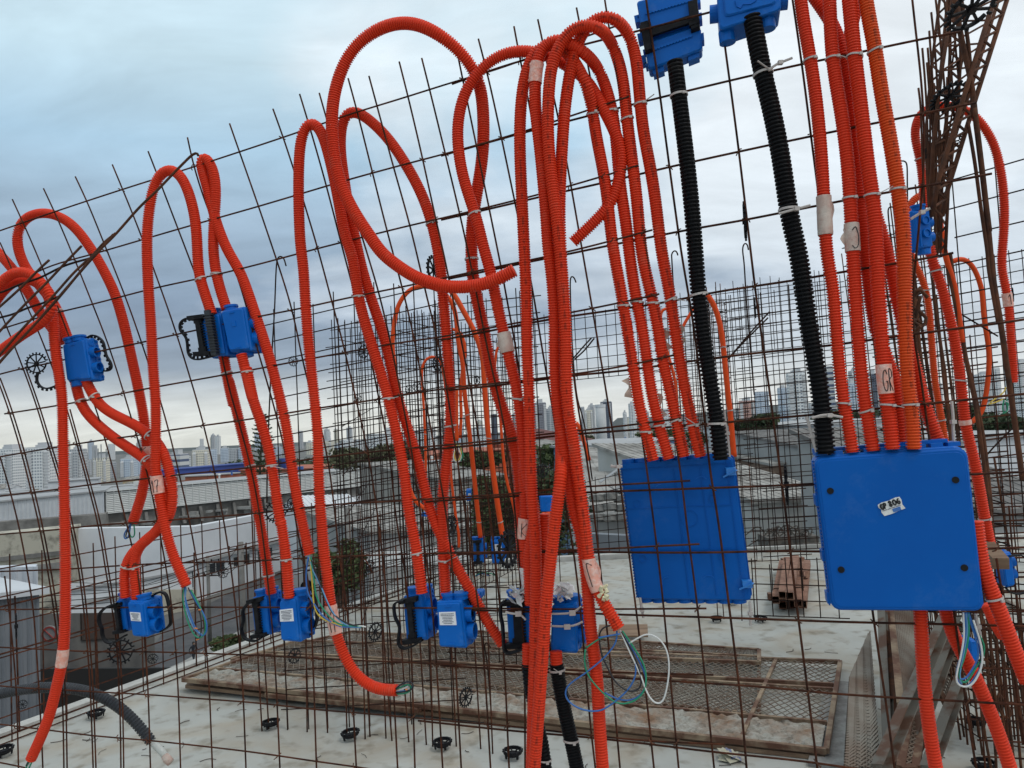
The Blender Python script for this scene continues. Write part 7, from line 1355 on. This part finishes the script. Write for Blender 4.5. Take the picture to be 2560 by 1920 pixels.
b = MB(); b.box(at(705, 1162, 125), 1.6, 1.2, 1.2); b.cyl(at(705, 1162, 125) + [0, 0, .8], (0, 0, 1), .6, .5, 12); tag(b.build('water_tank', BLRf), 'small blue tank on the roof right of the pine', 'water tank')
# barrels / bent roof sheets near the left big box
r_ = random.Random(33)
for i in range(14):
    p = at(1492 + (i % 5) * 30 + r_.uniform(-5, 5), 1245 + (i // 5) * 24 + r_.uniform(-4, 4), 36 - (i // 5)); k = MB(); k.ring(p, (0, .25, 1), .30, .14, .26, 14); tag(k.build('worn_tyre', mat('grey_tyre', (.10, .10, .095), .9, col2=(.2, .195, .18), scale=4)), 'dusty worn tyre heaped with others on the low roof left of the big box', 'tyre', 'heap of worn tyres on the low roof')
for i in range(7):
    p = at(1500 + i * 20, 1205 + (i % 3) * 9, 40); k = MB(); k.bar(p, p + np.array([1.5, .3, .9 * (-1) ** i]), .42, .04); tag(k.build('roof_sheet', RFM), 'bent pale roof sheet thrown among others above the tyre heap', 'roof sheet', 'bent roof sheets')
# haze

b = MB(); b.box((0, 1790, 95), 9600, 3900, 310); hzm = bpy.data.materials.new('haze_air'); hzm.use_nodes = True; ht = hzm.node_tree; ht.nodes.clear()
ho = ht.nodes.new('ShaderNodeOutputMaterial'); hv = ht.nodes.new('ShaderNodeVolumePrincipled'); hv.inputs['Density'].default_value = .00002; hv.inputs['Color'].default_value = (.80, .87, .94, 1); hv.inputs['Anisotropy'].default_value = .2
ht.links.new(hv.outputs[0], ho.inputs['Volume']); tag(b.build('haze', hzm, None, False, (0, 0, 0)), kind='stuff')

r_ = random.Random(77)
TNK = [mat('tank_blue', (.05, .12, .34), .6), mat('tank_grey', (.30, .30, .29), .8), mat('tank_white', (.60, .60, .58), .7)]
for i in range(40):
    if i < 14: x = r_.uniform(300, 1150); y = 1228 - .09 * (x - 262) + r_.uniform(-12, -5); t_ = 97 + (x - 262) * .05
    else: x = r_.uniform(1460, 2100); y = 1075 + r_.uniform(15, 105) - .05 * (x - 1460); t_ = 16.6 * .62 * FPX / max(30, y - (1060 - .0489 * (x - 1280)))
    p = at(x, y, t_); k = MB(); kd = r_.choice((0, 1, 2)); s_ = r_.uniform(.35, .9)
    if kd == 0: k.cyl(p + [0, 0, s_ * .5], (0, 0, 1), s_ * .6, s_, 12); k.cyl(p + [0, 0, s_ * 1.05], (0, 0, 1), s_ * .6, .12, 12, .1); nm, ca, lb = 'roof_tank', 'water tank', 'small cylindrical tank'
    elif kd == 1: k.box(p + [0, 0, s_ * .4], s_ * 1.5, s_, s_ * .8); k.cyl(p + [0, -s_ * .5 - .02, s_ * .4], (0, 1, 0), s_ * .3, .04, 12); nm, ca, lb = 'roof_unit', 'roof unit', 'small boxy air unit'
    else: k.cyl(p + [0, 0, s_ * .6], (0, 0, 1), .14, s_ * 1.2, 8); k.cyl(p + [0, 0, s_ * 1.3], (0, 0, 1), .28, .18, 8, .12); nm, ca, lb = 'roof_vent', 'roof vent', 'small capped vent pipe'
    tag(k.build(nm, r_.choice(TNK)), lb + (' on the long louvred hall roof' if i < 14 else ' among the roofs between the big boxes'), ca, ca + 's on the ' + ('hall roof' if i < 14 else 'neighbouring roofs'))
